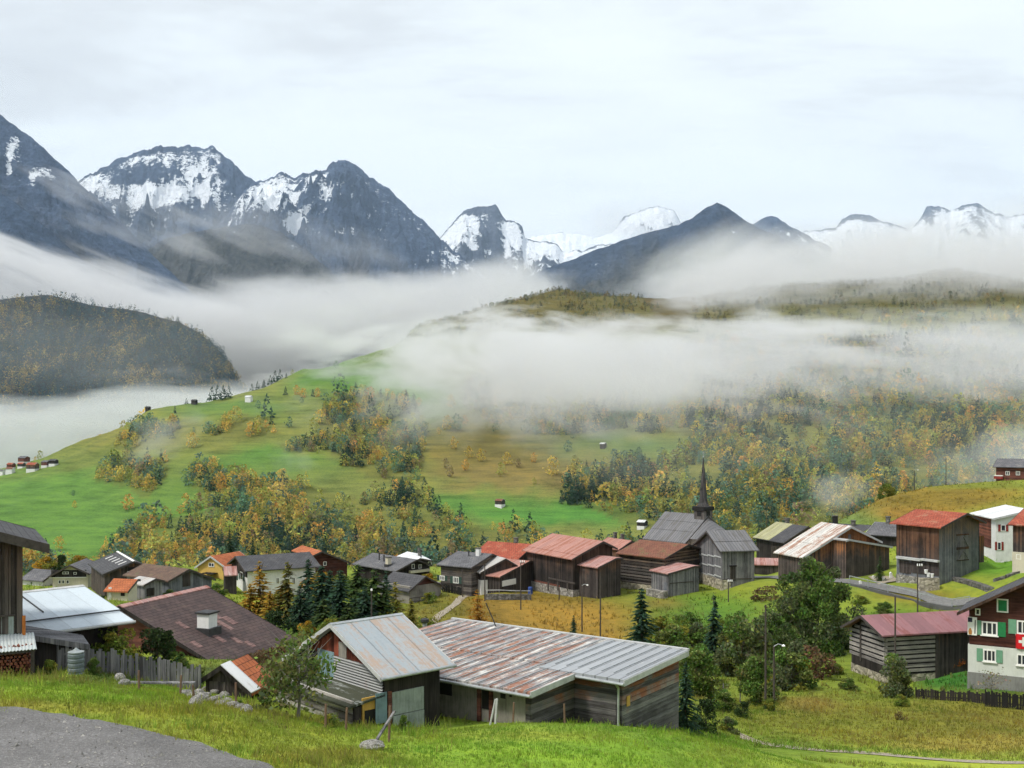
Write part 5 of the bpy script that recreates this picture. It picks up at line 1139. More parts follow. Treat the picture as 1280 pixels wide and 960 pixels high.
zw2 = sl_(yw2) - .19; wallbox(xw + .003, xw2 - .26, yw2, yw2 + .2, -3.2, zw2, 'plank_wall', 'plank_h')
b = MB(); b.add([(xw2 - .25, yw2, -3.5), (xw2, yw2, -3.5), (xw2, -.3, -3.5), (xw2 - .25, -.3, -3.5), (xw2 - .25, yw2, zw2), (xw2, yw2, zw2), (xw2, -.3, sl_(-.3) - .19), (xw2 - .25, -.3, sl_(-.3) - .19)], [(0, 3, 2, 1), (4, 5, 6, 7), (0, 1, 5, 4), (1, 2, 6, 5), (2, 3, 7, 6), (3, 0, 4, 7)]); b.build('plank_wall', M['plank_h'], rF)
wallbox(.3, xw2 - .3, -.55, -.3, -3.2, sl_(-.55) - .19, 'back_wall', 'dark_wood'); wallbox(.3, .5, yw + .26, -.6, -3.2, zw, 'end_wall', 'dark_wood')
# rough boards on the planked walls
b = MB(); rg = random.Random(9); z = -.9
while z < zw2 - .1:
    hh = rg.uniform(.22, .34); k = rg.uniform(.02, .05)
    b.box(xw2 + .002, xw2 + k, yw2 + .03, -.33, z, min(z + hh - .02, zw2 - .02)); z += hh
b.build('weatherboard', boards('weatherboard', (.165, .163, .17), (.15, .062, .038), .22, True, .8, (.75, 1.5)), rF)
b = MB(); z = -.9
while z < zw - .1:
    hh = rg.uniform(.22, .34); k = rg.uniform(.02, .05)
    b.box(xw + .002, xw + k, yw + .03, yw2 - .02, z, min(z + hh - .02, zw - .02)); b.box(xw + .06, xw2 - .27, yw2 - k, yw2 - .002, z, min(z + hh - .02, zw2 - .02)); z += hh
b.build('weatherboard', boards('weatherboard_dark', (.115, .11, .113), (.13, .055, .032), .22, True, .8, (1.0, 1.8)), rF)
class _F: pass
FH = _F(); FH.root, FH.th, FH.x0, FH.yf, FH.x1, FH.yk = rF, R(thF), .3, yw, xw, 0
def frect(x0, y0, x1, y1):
    ym = (y0 + y1) / 2; xm = (x0 + x1) / 2
    return _hit(FH, 'F', x0, ym)[0] + .3, _hit(FH, 'F', x1, ym)[0] + .3, _hit(FH, 'F', xm, y1)[1], _hit(FH, 'F', xm, y0)[1]
def fbox(x0, y0, x1, y1, out, mat, name, parent=rF, inn=-.003):
    a, b_, c_, d_ = frect(x0, y0, x1, y1); b = MB(); b.box(a, b_, yw - out, yw - .002, c_, d_); return b.build(name, M[mat], parent)
fbox(546, 848, 565, 868, .03, 'black', 'window'); dd = fbox(603, 862, 611, 886, .03, 'black', 'doorway'); fbox(597.5, 858, 602, 905, .09, 'red_wood', 'door_post', dd); fbox(612.5, 862, 616.5, 905, .09, 'red_wood', 'door_post', dd)
fbox(626, 866, 632, 873, .03, 'black', 'vent'); fbox(637, 866, 640, 871, .03, 'black', 'vent')
b = MB(); a, _, c_, d_ = frect(532, 888, 607, 904); b.add([(a, yw - .04, c_ + .5), (a + 3.4, yw - .04, c_ - .1), (a + 3.4, yw - .04, -2.4), (a, yw - .04, -2.4), (a, yw - .001, c_ + .5), (a + 3.4, yw - .001, c_ - .1), (a + 3.4, yw - .001, -2.4), (a, yw - .001, -2.4)], [(0, 1, 2, 3)[::-1], (0, 4, 5, 1), (4, 7, 6, 5), (3, 2, 6, 7), (0, 3, 7, 4), (1, 5, 6, 2)]); b.build('plinth', M['dark_stone'], rF)
b = MB(); xd, yd = xw2 - .1, yw2 - .12; b.tube((xd, yd, -2.6), (xd, yd, zw2 - .25), .055, .055, 8); b.tube((xd, yd, zw2 - .25), (xd + .1, -6.38, zg2 - .05), .055, .055, 8); b.build('downpipe', M['zinc'], rF)
b = MB(); b.box(xw2 + .051, xw2 + .09, yw2 + .35, yw2 + .62, .35, .8); b.build('yellow_tag', M['yellow_wood'], rF)
# pale laths and posts leaning on the barn
for x, y0, y1, dx in ((619, 870, 905, 1.5), (612, 878, 906, 5)):
    p = on_ground(x, y1, 40, 50); b = MB(); b.beam((0, 0, -.1), (dx * .05, .1, 1.05), .09, .05); o_ = b.build('lath', M['pale_trim'], None, p); tag(o_, ('pale lath leaning steeply by the door of the long barn' if dx < 2 else 'pale lath leaning flat by the door of the long barn'), 'lath')

# ------------------------------------------------------------------ posts, poles and other small things
def pole(x, y0, y1, Y, label, kind='wood', lean=0.0, top='ins'):
    p = at(x, y1, Y); p[2] = min(p[2], gz(p[0], p[1])) ; hgt = at(x, y0, Y)[2] - p[2]
    r = empty('utility_pole' if top != 'lamp' else 'street_lamp', p); tag(r, label, 'pole' if top != 'lamp' else 'street lamp', 'slender poles standing among the houses')
    b = MB(); b.tube((0, 0, -.5), (lean * hgt, 0, hgt), .085, .06, 8); b.build('pole', M['pole_wood'], r)
    if top == 'ins':
        b = MB(); b.beam((lean * hgt - .05, -.1, hgt - .35), (lean * hgt + .5, -.1, hgt - .35), .09, .1); a = b.build('crossarm', M['pole_wood'], r)
        for dx in (-.05, .18, .42):
            b = MB(); b.lathe([(.03, -.02), (.075, .04), (.055, .12), (.075, .17), (.03, .24)], 8); o_ = b.build('insulator', M['insulator'], a, (lean * hgt + dx, -.1, hgt - .28))
    if top == 'lamp':
        b = MB(); b.tube((0, 0, hgt), (.25, -.1, hgt + .18), .035, .03, 6); b.tube((.25, -.1, hgt + .18), (.55, -.2, hgt + .12), .03, .03, 6); a = b.build('lamp_arm', M['zinc'], r)
        b = MB(); b.lathe([(.02, .08), (.10, .02), (.13, -.03), (.03, -.08)], 10, (.58, -.2)); b.v = [(x, y, z + hgt + .1) for x, y, z in b.v]; b.build('lamp_shade', M['insulator'], a)
    if top == 'white':
        b = MB(); b.lathe([(.07, 0), (.10, .04), (.10, .16), (.03, .22)], 8); b.build('cap', M['insulator'], r, (0, 0, hgt - .05))
    return r
pole(651, 700, 770, 132, 'pole with white insulators in front of the low red roofed house', top='ins')
pole(606, 705, 746, 140, 'thin pole in front of the pale sheet roofed shed', top='')
pole(578.5, 712, 752, 141, 'pale thin pole at the corner of the whitewashed shed', top='')
pole(727.5, 732, 790, 120, 'lamp pole with a white shade on the brown slope below the pink roofed barn', top='lamp')
pole(750.5, 715, 800, 112, 'tall bare pole on the brown slope right of the lamp pole', top='')
pole(910.5, 724, 768, 132, 'pole with white insulators before the stone foot of the grey timber barn', top='ins')
pole(957, 756, 886, 74, 'tall dark pole left of the big bush on the right', top='')
pole(967.5, 808, 890, 72, 'short lamp pole standing right beside the tall dark pole', top='lamp')
pole(1119, 745, 872, 82, 'dark pole standing before the purple roofed log barn', top='')
pole(1147, 704, 768, 115, 'pole with white insulators by the road railing below the red roofed barn', top='ins')
pole(1182.5, 574, 609, 201, 'bare pole on the skyline of the grassy hill left of the small chalet', top='')
pole(1143, 588, 612, 201, 'short pole with a lamp on the skyline of the grassy hill', top='lamp')
pole(464.5, 738, 792, 100, 'grey pole with a pale lamp in front of the dark spruces', top='white')
pole(699, 735, 760, 140, 'short post in front of the big pink roofed barn', top='')
pole(1209, 588, 604, 203, 'thin stake on the grassy hill near the chalet', top='') if False else None

# leaning bar on the meadow roof ridge
b = MB(); b.tube((0, 0, 0), (-.55, .1, 1.25), .035, .03, 6); o_ = b.build('iron_bar', M['iron'], None, at(620, 783, 58)); tag(o_, 'dark iron bar leaning behind the ridge of the long barn', 'bar')
# barn chimney behind the rust roof
p = at(531, 786, 62); p[2] = gz(p[0], p[1]); hgt = at(531, 774, 62)[2] - p[2]
r = empty('flue_pipe', p); tag(r, 'stubby flue pipe showing above the rusty shed roof', 'flue')
b = MB(); b.tube((0, 0, -.3), (0, 0, hgt - .2), .13, .13, 10); b.build('pipe', M['zinc'], r)
b = MB(); b.lathe([(.20, 0), (.24, .08), (.24, .2), (.06, .28)], 10); b.build('cowl', M['iron'], r, (0, 0, hgt - .2))

def fence_posts(pts, label_fn, h, group, mat, r=.05, name='fence_post'):
    for i, (x, y, Y, hh) in enumerate(pts):
        p = at(x, y, Y); p[2] = gz(p[0], p[1]) - .02; b = MB(); q = random.uniform(-.06, .06)
        b.tube((0, 0, -.2), (q, q * .4, hh), r, r * .8, 7); o_ = b.build(name, M[mat], None, p); tag(o_, label_fn(i), 'fence post', group)
fl_ = ['reddish fence post leftmost in the grass bank', 'slim fence post in the grass beside the stone heap', 'rusty red post by the stone heap', 'fence post below the leafy bush', 'fence post in front of the box porch', 'fence post at the corner of the box porch', 'red tipped post beside the grey boulder', 'dark post by the long barn wall', 'dark post right of the barn door']
fence_posts([(174, 876, 41, .75), (225, 872, 42, .8), (243, 886, 41, .55), (295, 901, 40, .95), (407, 922, 39, .9), (432, 923, 39.5, .85), (486, 930, 37, 1.25), (641, 905, 45, .9), (589 + 117, 905, 46, .9)], lambda i: fl_[i], 1, 'fence posts in the meadow', 'post_wood')
# grey water barrel
p = at(95, 843, 45); p[2] = gz(p[0], p[1]) - .1; H_ = at(95, 816, 45)[2] - p[2]
r = empty('barrel', p); tag(r, 'grey ribbed water barrel beside the plank fence', 'barrel')
rb = .33; pf = [(rb * .86, 0)]
for k in range(5): z = H_ * (k + .1) / 5; pf += [(rb, z + .02), (rb, z + H_ * .12), (rb * .94, z + H_ * .15), (rb * .94, z + H_ * .17)]
pf += [(rb * .97, H_), (rb * .9, H_ - .01)]
b = MB(); b.lathe(pf, 20); b.build('body', plain('barrel_plastic', (.13, .16, .17), .3, 3, .6), r, smooth=False)
b = MB(); b.lathe([(rb * .98, 0), (rb * 1.0, .05), (rb * .5, .09), (rb * .1, .20), (.02, .21)], 16); b.build('lid', plain('barrel_lid', (.24, .27, .28), .3, 3, .6), r, (0, 0, H_ + .003))
# plank fence on the left
def plank_fence(pts, label, h0, h1, mat, pw=.13, name='plank_fence', rails=True):
    P_ = [at(*q) for q in pts]
    for q in P_: q[2] = gz(q[0], q[1])
    r = empty(name, P_[0]); tag(r, label, 'fence'); o0 = P_[0]; rg = random.Random(21)
    for i in range(len(P_) - 1):
        a, c_ = P_[i] - o0, P_[i + 1] - o0; d_ = c_ - a; ln = np.linalg.norm(d_); b = MB(); n = int(ln / pw); u = d_ / ln
        nn = np.array((u[1], -u[0], 0)) / np.linalg.norm(u[:2])
        for k in range(n):
            q = a + d_ * (k + .5) / n; q[2] = gz(*(q + o0)[:2]) - o0[2]; hh = rg.uniform(h0, h1); e = rg.uniform(-.05, .05)
            wv = np.array((u[0], u[1], 0)) / np.linalg.norm(u[:2]) * pw * .47; q0 = q - np.array((0, 0, .1)) + nn * rg.uniform(0, .03); q1 = q0 + np.array((u[0] * e, u[1] * e, hh)); tk = nn * .022; b.add([q0 - wv, q0 + wv, q0 + wv - tk, q0 - wv - tk, q1 - wv, q1 + wv, q1 + wv - tk, q1 - wv - tk], [(0, 3, 2, 1), (4, 5, 6, 7), (0, 1, 5, 4), (1, 2, 6, 5), (2, 3, 7, 6), (3, 0, 4, 7)])
        b.build('board_panel', M[mat], r)
        if rails:
            b = MB()
            for f_ in (.3, .75): b.beam(a - nn * .04 + np.array((0, 0, h0 * f_)), c_ - nn * .04 + np.array((0, 0, h0 * f_)), .05, .08)
            b.build('rail', M[mat], r)
    for q in P_:
        b = MB(); q = q - o0; b.tube(q - np.array((0, 0, .3)), q + np.array((0, .0, h1 * .95)), .06, .05, 7); b.build('post', M[mat], r)
    return r
plank_fence([(72, 839, 47), (110, 842, 47.5), (155, 850, 47.5), (200, 858, 48), (250, 868, 48)], 'weathered grey plank fence along the top of the grass bank', 1.0, 1.25, 'grey_wood', .15)
plank_fence([(1145, 872, 79.5), (1180, 874, 79), (1212, 878, 78.5), (1246, 885, 77)], 'low dark mesh like fence in front of the white chalet', .75, .9, 'black_wood', .16)
plank_fence([(1232, 884, 76.5), (1258, 884, 76), (1290, 886, 75.5)], 'dense black board fence at the right edge below the chalet', 1.1, 1.25, 'black', .16)
# stones of the tumbled wall, boulder and plank
M['rock'] = stone_mat('rock', (.34, .33, .31), 5, .5)
def stone(loc, s, seed):
    rg = random.Random(seed); me = bpy.data.meshes.new('stone'); import bmesh
    bm = bmesh.new(); bmesh.ops.create_icosphere(bm, subdivisions=2, radius=1)
    for v in bm.verts:
        n_ = math.sin(v.co.x * 3 + seed) * math.cos(v.co.y * 2.7 + seed * 2) + math.sin(v.co.z * 4 + seed) * .6
        v.co *= 1 + .16 * n_ + rg.uniform(-.05, .05)
    bm.to_mesh(me); bm.free(); me.materials.append(M['rock']); o_ = link('stone', me, None, loc); o_.scale = (s, s * rg.uniform(.7, .95), s * rg.uniform(.5, .75)); o_.rotation_euler = (0, 0, rg.uniform(0, 6))
    return o_
k = 0
for x, y in ((232, 868), (240, 872), (247, 869), (252, 876), (259, 871), (264, 878), (271, 875), (276, 881), (283, 878), (290, 884), (257, 864), (268, 867), (281, 871), (300, 886), (308, 889), (245, 880), (150, 851), (155, 856)):
    p = on_ground(x, y, 36, 52); k += 1; s_ = random.uniform(.2, .36)
    tag(stone(p + np.array((0, 0, .06)), s_, k), 'pale stone of the tumbled dry wall beside the small half tiled shed' if k < 17 else 'pale stone in the grass below the plank fence', 'stone', 'stones of the tumbled wall' if k < 17 else 'stones below the plank fence')
p = on_ground(465, 937, 33, 40); tag(stone(p + np.array((0, 0, .12)), .36, 77), 'rounded grey boulder on the meadow edge below the rusty shed', 'boulder').name = 'boulder'
b = MB(); b.beam((0, 0, .1), (.55, .3, .95), .13, .05); tag(b.build('plank', M['grey_wood'], None, p + np.array((.15, .1, .2))), 'grey plank leaning up from the boulder', 'plank')
b = MB(); b.beam((-1.4, .2, .02), (1.5, -.2, .1), .25, .06); tag(b.build('plank', M['grey_wood'], None, on_ground(198, 863, 38, 50) + np.array((0, 0, .25))), 'long grey plank lying along the foot of the plank fence', 'plank')
# white posts and small conifer by the road, drum, buckets
for x, y, hh, lb in ((1075.5, 731, 5, 'short white post at the left end of the road railing'), (1092, 724.5, 5, 'small white post before the barn wing, left of the dwarf conifer'), (1104, 727.5, 6.5, 'white post just right of the dwarf conifer'), (1113.5, 724, 9, 'taller white post beside the red roofed barn')):
    p = on_ground(x, y, 118, 140); b = MB(); s_ = hh * p[1] / FPX; b.box(-.14, .14, -.12, .12, -.15, s_ * .8); b.prism([(-.17, s_ * .8 + .002), (.17, s_ * .8 + .002), (.0, s_)], 'y', -.15, .15); tag(b.build('white_post', M['white_paint'], None, p), lb, 'post', 'white posts by the village road')
for k, (x, y, lb) in enumerate(((1157.5, 717, 'white bucket under the shelf roof, left of three'), (1160.5, 721, 'white bucket in the middle of three at the red roofed barn'), (1165, 722, 'larger white bucket, right of three at the red roofed barn'))):
    p = at(x, y, 121); b = MB(); b.lathe([(.14, 0), (.19, .38), (.2, .4), (.17, .39)], 12); zg_ = gz(p[0], p[1]); b.lathe([(.21, .402), (.2, .44), (.03, .46)], 12); tag(b.build('bucket', M['insulator'], None, (p[0], p[1], p[2])), lb, 'bucket', 'white buckets on the barn ledge')
b = MB(); b.box(-1.1, 1.1, -.25, .3, -3.0, -.004); p = at(1161, 722.5, 121); tag(b.build('stone_ledge', M['pale_stone'], None, p), 'pale stone ledge carrying the white buckets', 'ledge')
p = at(663, 742, 146); p[2] = gz(p[0], p[1]); b = MB(); b.lathe([(.3, 0), (.33, .05), (.33, .45), (.31, .5), (.33, .55), (.33, .95), (.28, 1.0)], 14); tag(b.build('drum', plain('blue_drum', (.03, .07, .26), .2, 3, .5), None, p), 'blue drum at the corner of the big pink roofed barn', 'drum')
# garden wall and white rail below the sign board house
def wall_strip(pts, h, w_, mat, name, label, cat, drop=.6):
    P_ = [at(*q) for q in pts]
    for q in P_: q[2] = gz(q[0], q[1])
    b = MB(); o0 = P_[0]
    for i in range(len(P_) - 1):
        a, c_ = P_[i] - o0, P_[i + 1] - o0; d_ = c_ - a; n_ = np.array((d_[1], -d_[0], 0)) / np.linalg.norm(d_[:2]) * w_ / 2
        ee = d_ / np.linalg.norm(d_) * .0
        vs = [a - n_, a + n_, c_ + n_, c_ - n_]; vs = [v + np.array((0, 0, -drop)) for v in vs] + [v + np.array((0, 0, h)) for v in vs]
        b.add(vs, [(0, 3, 2, 1), (4, 5, 6, 7), (0, 1, 5, 4), (1, 2, 6, 5), (2, 3, 7, 6), (3, 0, 4, 7)])
    return tag(b.build(name, M[mat], None, o0), label, cat)
wall_strip([(606, 748, 141), (622, 751, 140), (640, 751, 139.5), (664, 747, 140)], .75, .35, 'dark_stone', 'garden_wall', 'low curved dry stone wall below the white sign board', 'wall')
def rail_fence(pts, h, label, mat, rail_mat, name='railing', rails=(.95,), step=2.4, r=.035):
    P_ = [at(*q) for q in pts]
    for q in P_: q[2] = gz(q[0], q[1])
    o0 = P_[0]; rt = empty(name, o0); tag(rt, label, 'railing'); b = MB()
    for i in range(len(P_) - 1):
        for f_ in rails: b.beam(P_[i] - o0 + np.array((0, 0, h * f_)), P_[i + 1] - o0 + np.array((0, 0, h * f_)), .06, .09)
    b.build('rail', M[rail_mat], rt)
    for i in range(len(P_) - 1):
        d_ = P_[i + 1] - P_[i]; n = max(1, int(np.linalg.norm(d_) / step))
        for k in range(n + (1 if i == len(P_) - 2 else 0)):
            q = P_[i] - o0 + d_ * k / n; q[2] = gz(*(q + o0)[:2]) - o0[2]; b = MB(); b.tube(q - np.array((0, 0, .3)), q + np.array((0, 0, h)), r, r, 6); b.build('post', M[mat], rt)
    return rt
rail_fence([(607, 744, 143), (624, 746.5, 142), (645, 746.5, 141.5), (663, 742, 142)], .95, 'pale wooden rail fence bending round the garden below the sign board', 'grey_post', 'pale_trim', 'rail_fence', (.95,), 2.2)
fence_posts([(996, 858, 86, 2.2), (1000, 852, 87, 1.9), (905, 880, 74, 1.4), (925, 872, 78, 1.5)], lambda i: ['tall grey post standing before the brownish gully bush', 'slim grey post right of the tall one before the gully bush', 'thin post in the dark bushes right of the long barn', 'thin post at the foot of the sage green bush'][i], 1, 'thin posts in the gully', 'grey_post', .045)
p = at(505, 750, 134)
rail_fence([(512, 753, 132), (524, 748, 133), (531, 746, 133.5)], 1.0, 'short dark wooden railing before the pale stone wall of the low barn', 'trim_wood', 'trim_wood', 'rail_fence', (.95, .5), 1.5)
plank_fence([(553, 740, 143), (565, 738.5, 144), (577, 738.5, 144)], 'black board fence below the log house with white windows', 1.1, 1.25, 'black', .2)
# dry stone retaining wall on the hillside by the red roofed barn
wall_strip([(1178, 722, 124.5), (1195, 722, 123), (1212, 728, 121), (1226, 738, 118), (1238, 745, 115)], .35, .8, 'dark_stone', 'dry_stone_wall', 'dark dry stone bank wall beside the red roofed barn', 'wall', 1.6)
wall_strip([(1243, 734, 118), (1258, 735, 117), (1275, 731, 117)], .3, .6, 'dark_stone', 'dry_stone_wall', 'short dry stone wall on the green bank at the right edge', 'wall', 1.0)
wall_strip([(811, 745, 141), (822, 750, 139.5), (832, 755, 138.5)], .9, .9, 'stone', 'dry_stone_wall', 'rubble stone foot below the small plank shed', 'wall', 1.2)

# ------------------------------------------------------------------ roads
def strip_mesh(name, left, right, mat, lift=.05, n=60, cross=8, label=None, wob=.12, follow=True):
    """left and right edges given as measured points; the strip follows the ground between them"""
    Lp = np.array([on_ground(*q) if len(q) == 4 else at(*q) for q in left]); Rp = np.array([on_ground(*q) if len(q) == 4 else at(*q) for q in right])
    def resample(P_):
        d_ = np.concatenate(([0], np.cumsum(np.linalg.norm(np.diff(P_[:, :2], axis=0), axis=1)))); t_ = np.linspace(0, d_[-1], n)
        return np.stack([np.interp(t_, d_, P_[:, k]) for k in range(3)], -1)
    A, B_ = resample(Lp), resample(Rp); v = np.linspace(0, 1, cross)
    jl = fbm(np.arange(n) * .35, np.zeros(n), 3, 5) * wob; jr = fbm(np.arange(n) * .35, np.zeros(n) + 5, 3, 6) * wob
    Pm = A[:, None] * (1 - v)[None, :, None] + B_[:, None] * v[None, :, None]
    dr_ = (B_ - A); dr_ /= np.linalg.norm(dr_, axis=1)[:, None] + 1e-9
    Pm = Pm + dr_[:, None] * (jl[:, None] * (1 - v) + jr[:, None] * v)[..., None]
    if follow: Pm[..., 2] = ground_z(Pm[..., 0], Pm[..., 1]) + lift
    me = np_mesh(name, Pm.reshape(-1, 3), grid_faces(n, cross), 4, mat, True)
    o_ = link(name, me); tag(o_, label, kind='structure'); return o_
def gravel(name, c1, c2, sc=1.0):
    m, nt = new_mat(name); g = G(nt); p = g.coord('Object')
    n = g.noise(p, .5, 5, .6); n2 = g.noise(p, 9 * sc, 4, .75); v = g.n('ShaderNodeTexVoronoi'); nt.links.new(p, v.inputs['Vector']); v.inputs['Scale'].default_value = 14 * sc
    k = g.math('ADD', g.math('MULTIPLY', n, .5), g.math('MULTIPLY', n2, .5))
    col = g.mix(g.range(k, .36, .64), c1, c2); col = g.mix(1.0, col, g.ramp(g.sep(v.outputs['Color'])[0], [(0, (.8, .8, .8)), (.7, (1, 1, 1)), (1, (1.35, 1.35, 1.35))]), 'MULTIPLY')
    g.out(col, .95, g.bump(g.math('ADD', n2, v.outputs['Distance']), .8, .05), spec=.15); return m
M['gravel'] = gravel('gravel', (.125, .122, .122), (.235, .23, .23), 1.6); M['asphalt'] = gravel('asphalt', (.135, .135, .135), (.20, .20, .195), .8); M['dirt'] = gravel('dirt', (.26, .22, .16), (.36, .32, .26))
strip_mesh('gravel_road', [(-420, 870, 37), (-150, 880, 34.5), (0, 885, 33), (80, 893, 32.4), (150, 905, 31), (250, 930, 29), (340, 957, 27), (420, 1000, 24.5), (560, 1060, 21)], [(-560, 1000, 25), (-250, 1010, 25), (-100, 1010, 24), (0, 1020, 23), (80, 1030, 22.5), (180, 1040, 22), (260, 1060, 21), (330, 1090, 19.5), (430, 1130, 18)], M['gravel'], .05, 90, 20, 'grey gravel road crossing the near left corner', .35)
strip_mesh('footpath', [(925, 933, 60), (960, 936, 58), (1040, 941, 56.5), (1120, 946, 55.5), (1200, 951, 54.5), (1300, 957, 53.5), (1500, 965, 52)], [(925, 937, 58.6), (960, 940.5, 57), (1040, 946, 55.5), (1120, 951, 54.5), (1200, 956, 53.6), (1300, 961.5, 52.7), (1500, 969, 51)], M['dirt'], .03, 70, 4, 'pale narrow footpath along the bottom of the right field', .12)
strip_mesh('footpath', [(583, 731, 146), (575, 740, 142), (566, 750, 134), (552, 762, 126), (540, 770, 120), (534, 776, 116)], [(590, 731, 146), (583, 740, 142), (575, 750, 134), (562, 762, 126), (550, 771, 119.5), (544, 777, 115.5)], M['dirt'], .06, 50, 4, 'worn dirt footpath climbing the slope to the village', .1)
strip_mesh('road', [(935, 712, 158), (965, 716, 148), (1000, 719, 140), (1050, 724, 133), (1100, 731, 126.5), (1150, 739, 121), (1190, 746, 117.5), (1225, 752, 114)], [(935, 722, 150), (965, 725, 142), (1000, 728, 135), (1060, 734, 128), (1110, 741, 122.5), (1150, 747.5, 118.5), (1190, 754, 115), (1225, 760, 112)], M['asphalt'], .12, 70, 6, 'grey village road running down to the right behind the log barn', .08)
strip_mesh('forecourt', [(1085, 727, 134), (1100, 724, 134), (1116, 722.5, 133)], [(1098, 733, 126), (1110, 729, 127), (1122, 726, 127)], M['dirt'], .14, 20, 5, 'pale forecourt before the red roofed barn', .05)
def pebbles():
    rng = np.random.default_rng(8); n = 5200; Y = rng.uniform(22, 34, n); X = rng.uniform(-.56, .0, n) * Y; px = CX + FPX * X / Y; z = ground_z(X, Y); py = HY - FPX * z / Y
    k = in_poly(px, py, ROADP) & (rng.random(n) < np.clip(.35 + fbm(X / 1.3, Y / 1.3, 3, 44) * 1.5, .05, 1)); X, Y, z = X[k], Y[k], z[k]; n = len(X)
    s = np.exp(rng.normal(math.log(.022), .5, n)); d_ = np.array([(1, 0, 0), (-.4, .9, 0), (-.6, -.8, 0), (0, 0, .9)])
    v = np.stack((X, Y, z + .052), -1)[:, None] + d_[None] * s[:, None, None] * rng.uniform(.7, 1.4, (n, 4, 1)); f = np.arange(4 * n).reshape(n, 4)
    q = np.concatenate((f[:, [0, 1, 3]], f[:, [1, 2, 3]], f[:, [2, 0, 3]]))
    tag(link('gravel_stones', np_mesh('gravel_stones', v.reshape(-1, 3), q, 3, M['rock'])), 'loose stones scattered over the gravel road', kind='stuff')
ROADP = [(-420, 870), (-150, 880), (0, 887), (80, 895), (150, 907), (250, 933), (340, 960), (420, 1005), (560, 1065), (300, 1200), (-600, 1100)]
pebbles()
# retaining wall below the road with its railing
rw = [(1062, 736.5, 127), (1085, 740, 124), (1110, 744, 121.5), (1150, 750.5, 117.6), (1190, 757, 114.3), (1212, 761, 112.6)]
P_ = [at(*q) for q in rw]
for q in P_: q[2] = gz(q[0], q[1]) + .16
b = MB(); o0 = P_[0]
for i in range(len(P_) - 1):
    a, c_ = P_[i] - o0, P_[i + 1] - o0; d_ = c_ - a; n_ = np.array((d_[1], -d_[0], 0)) / np.linalg.norm(d_[:2]) * .2
    vs = [a - n_, a + n_, c_ + n_, c_ - n_]; vs = [v + np.array((0, 0, -3.6)) for v in vs] + [v + np.array((0, 0, .12)) for v in vs]
    b.add(vs, [(0, 3, 2, 1), (4, 5, 6, 7), (0, 1, 5, 4), (1, 2, 6, 5), (2, 3, 7, 6), (3, 0, 4, 7)])
tag(b.build('retaining_wall', plain('dark_concrete', (.085, .085, .085), .5, .6, streak=True), None, o0), 'dark retaining wall under the edge of the village road', 'wall')
rail_fence(rw, 1.15, 'thin metal railing with grey posts on the edge of the village road', 'zinc', 'zinc', 'railing', (.98,), 3.0, .045)

# ------------------------------------------------------------------ huts and the far village on the hill
def hut(px, py, wpx, Y0, Y1, label, roof, wall, th, name='hut', group=None, base=None, tall=.55):
    p = on_ground(px, py, Y0, Y1); s_ = wpx * p[1] / FPX
    L_, W_ = s_ * .8, s_ * .7; Wf = W_ / 2 + .3; dr_ = Wf * .45
    ca, sa = math.cos(R(th)), math.sin(R(th)); o = p + np.array((-ca * L_ / 2, -sa * L_ / 2, s_ * tall + dr_))
    return House(name, label, name if name != 'hut' else 'hut', 'U', group, fit=[o[0], o[1], o[2], th, L_, Wf, Wf, dr_, dr_], base=p[2], wall=wall, roof=roof, eave=.3, gab=.25, base_h=(s_ * .2 if base else 0), base_mat=base or 'stone', trim='pale_trim', sink=3)
hut(625, 633, 13, 600, 720, 'tiny hut with a rusty roof alone on the green meadow', 'roof_russet', 'dark_wood', -30, base='white_plaster')
hut(754, 560, 9, 700, 900, 'tiny pale roofed hut on the upper clearing in the wood', 'roof_white', 'dark_wood', -30)
hut(803, 660, 14, 540, 640, 'small white roofed hut in the meadow just left of the chapel', 'roof_white', 'black_wood', -35, base='white_plaster')
hut(311, 502, 10, 780, 900, 'white house with a pale roof high on the left side of the hill', 'roof_white', 'white_plaster', -10, name='house')
hut(243, 505, 8, 800, 900, 'dark hut beside the skyline conifers', 'roof_darkslate', 'black_wood', -20)
hut(185, 513, 7, 800, 900, 'tiny dark hut on the skyline at the left', 'roof_darkslate', 'black_wood', -20)
far = [(3, 594, 12, 'roof_slate', 'white_plaster', 'grey roofed house at the left edge of the far hamlet'), (14, 586, 13, 'roof_red', 'red_wood', 'red roofed house leftmost in the upper row of the far hamlet'), (13, 592, 14, 'roof_russet', 'white_plaster', 'white walled house in the lower row of the far hamlet'),
       (30, 580, 17, 'roof_slate', 'red_wood', 'red walled house topmost in the far hamlet'), (27, 585, 12, 'roof_red', 'dark_wood', 'small dark house in the middle of the far hamlet'), (41, 589, 19, 'roof_red', 'warm_wood', 'long orange walled house in the lower row of the far hamlet'),
       (58, 584, 15, 'roof_slate', 'red_wood', 'house with red wall second from the right in the far hamlet'), (67, 582, 14, 'roof_darkslate', 'black_wood', 'dark house at the right end of the far hamlet')]
for i, (x, y, w_, rf, wl, lb) in enumerate(far):
    hut(x, y, w_ * .8, 760, 885, lb, rf, wl, -20 + 7 * (i % 3), name='house', group='houses of the far hamlet', base='white_plaster')
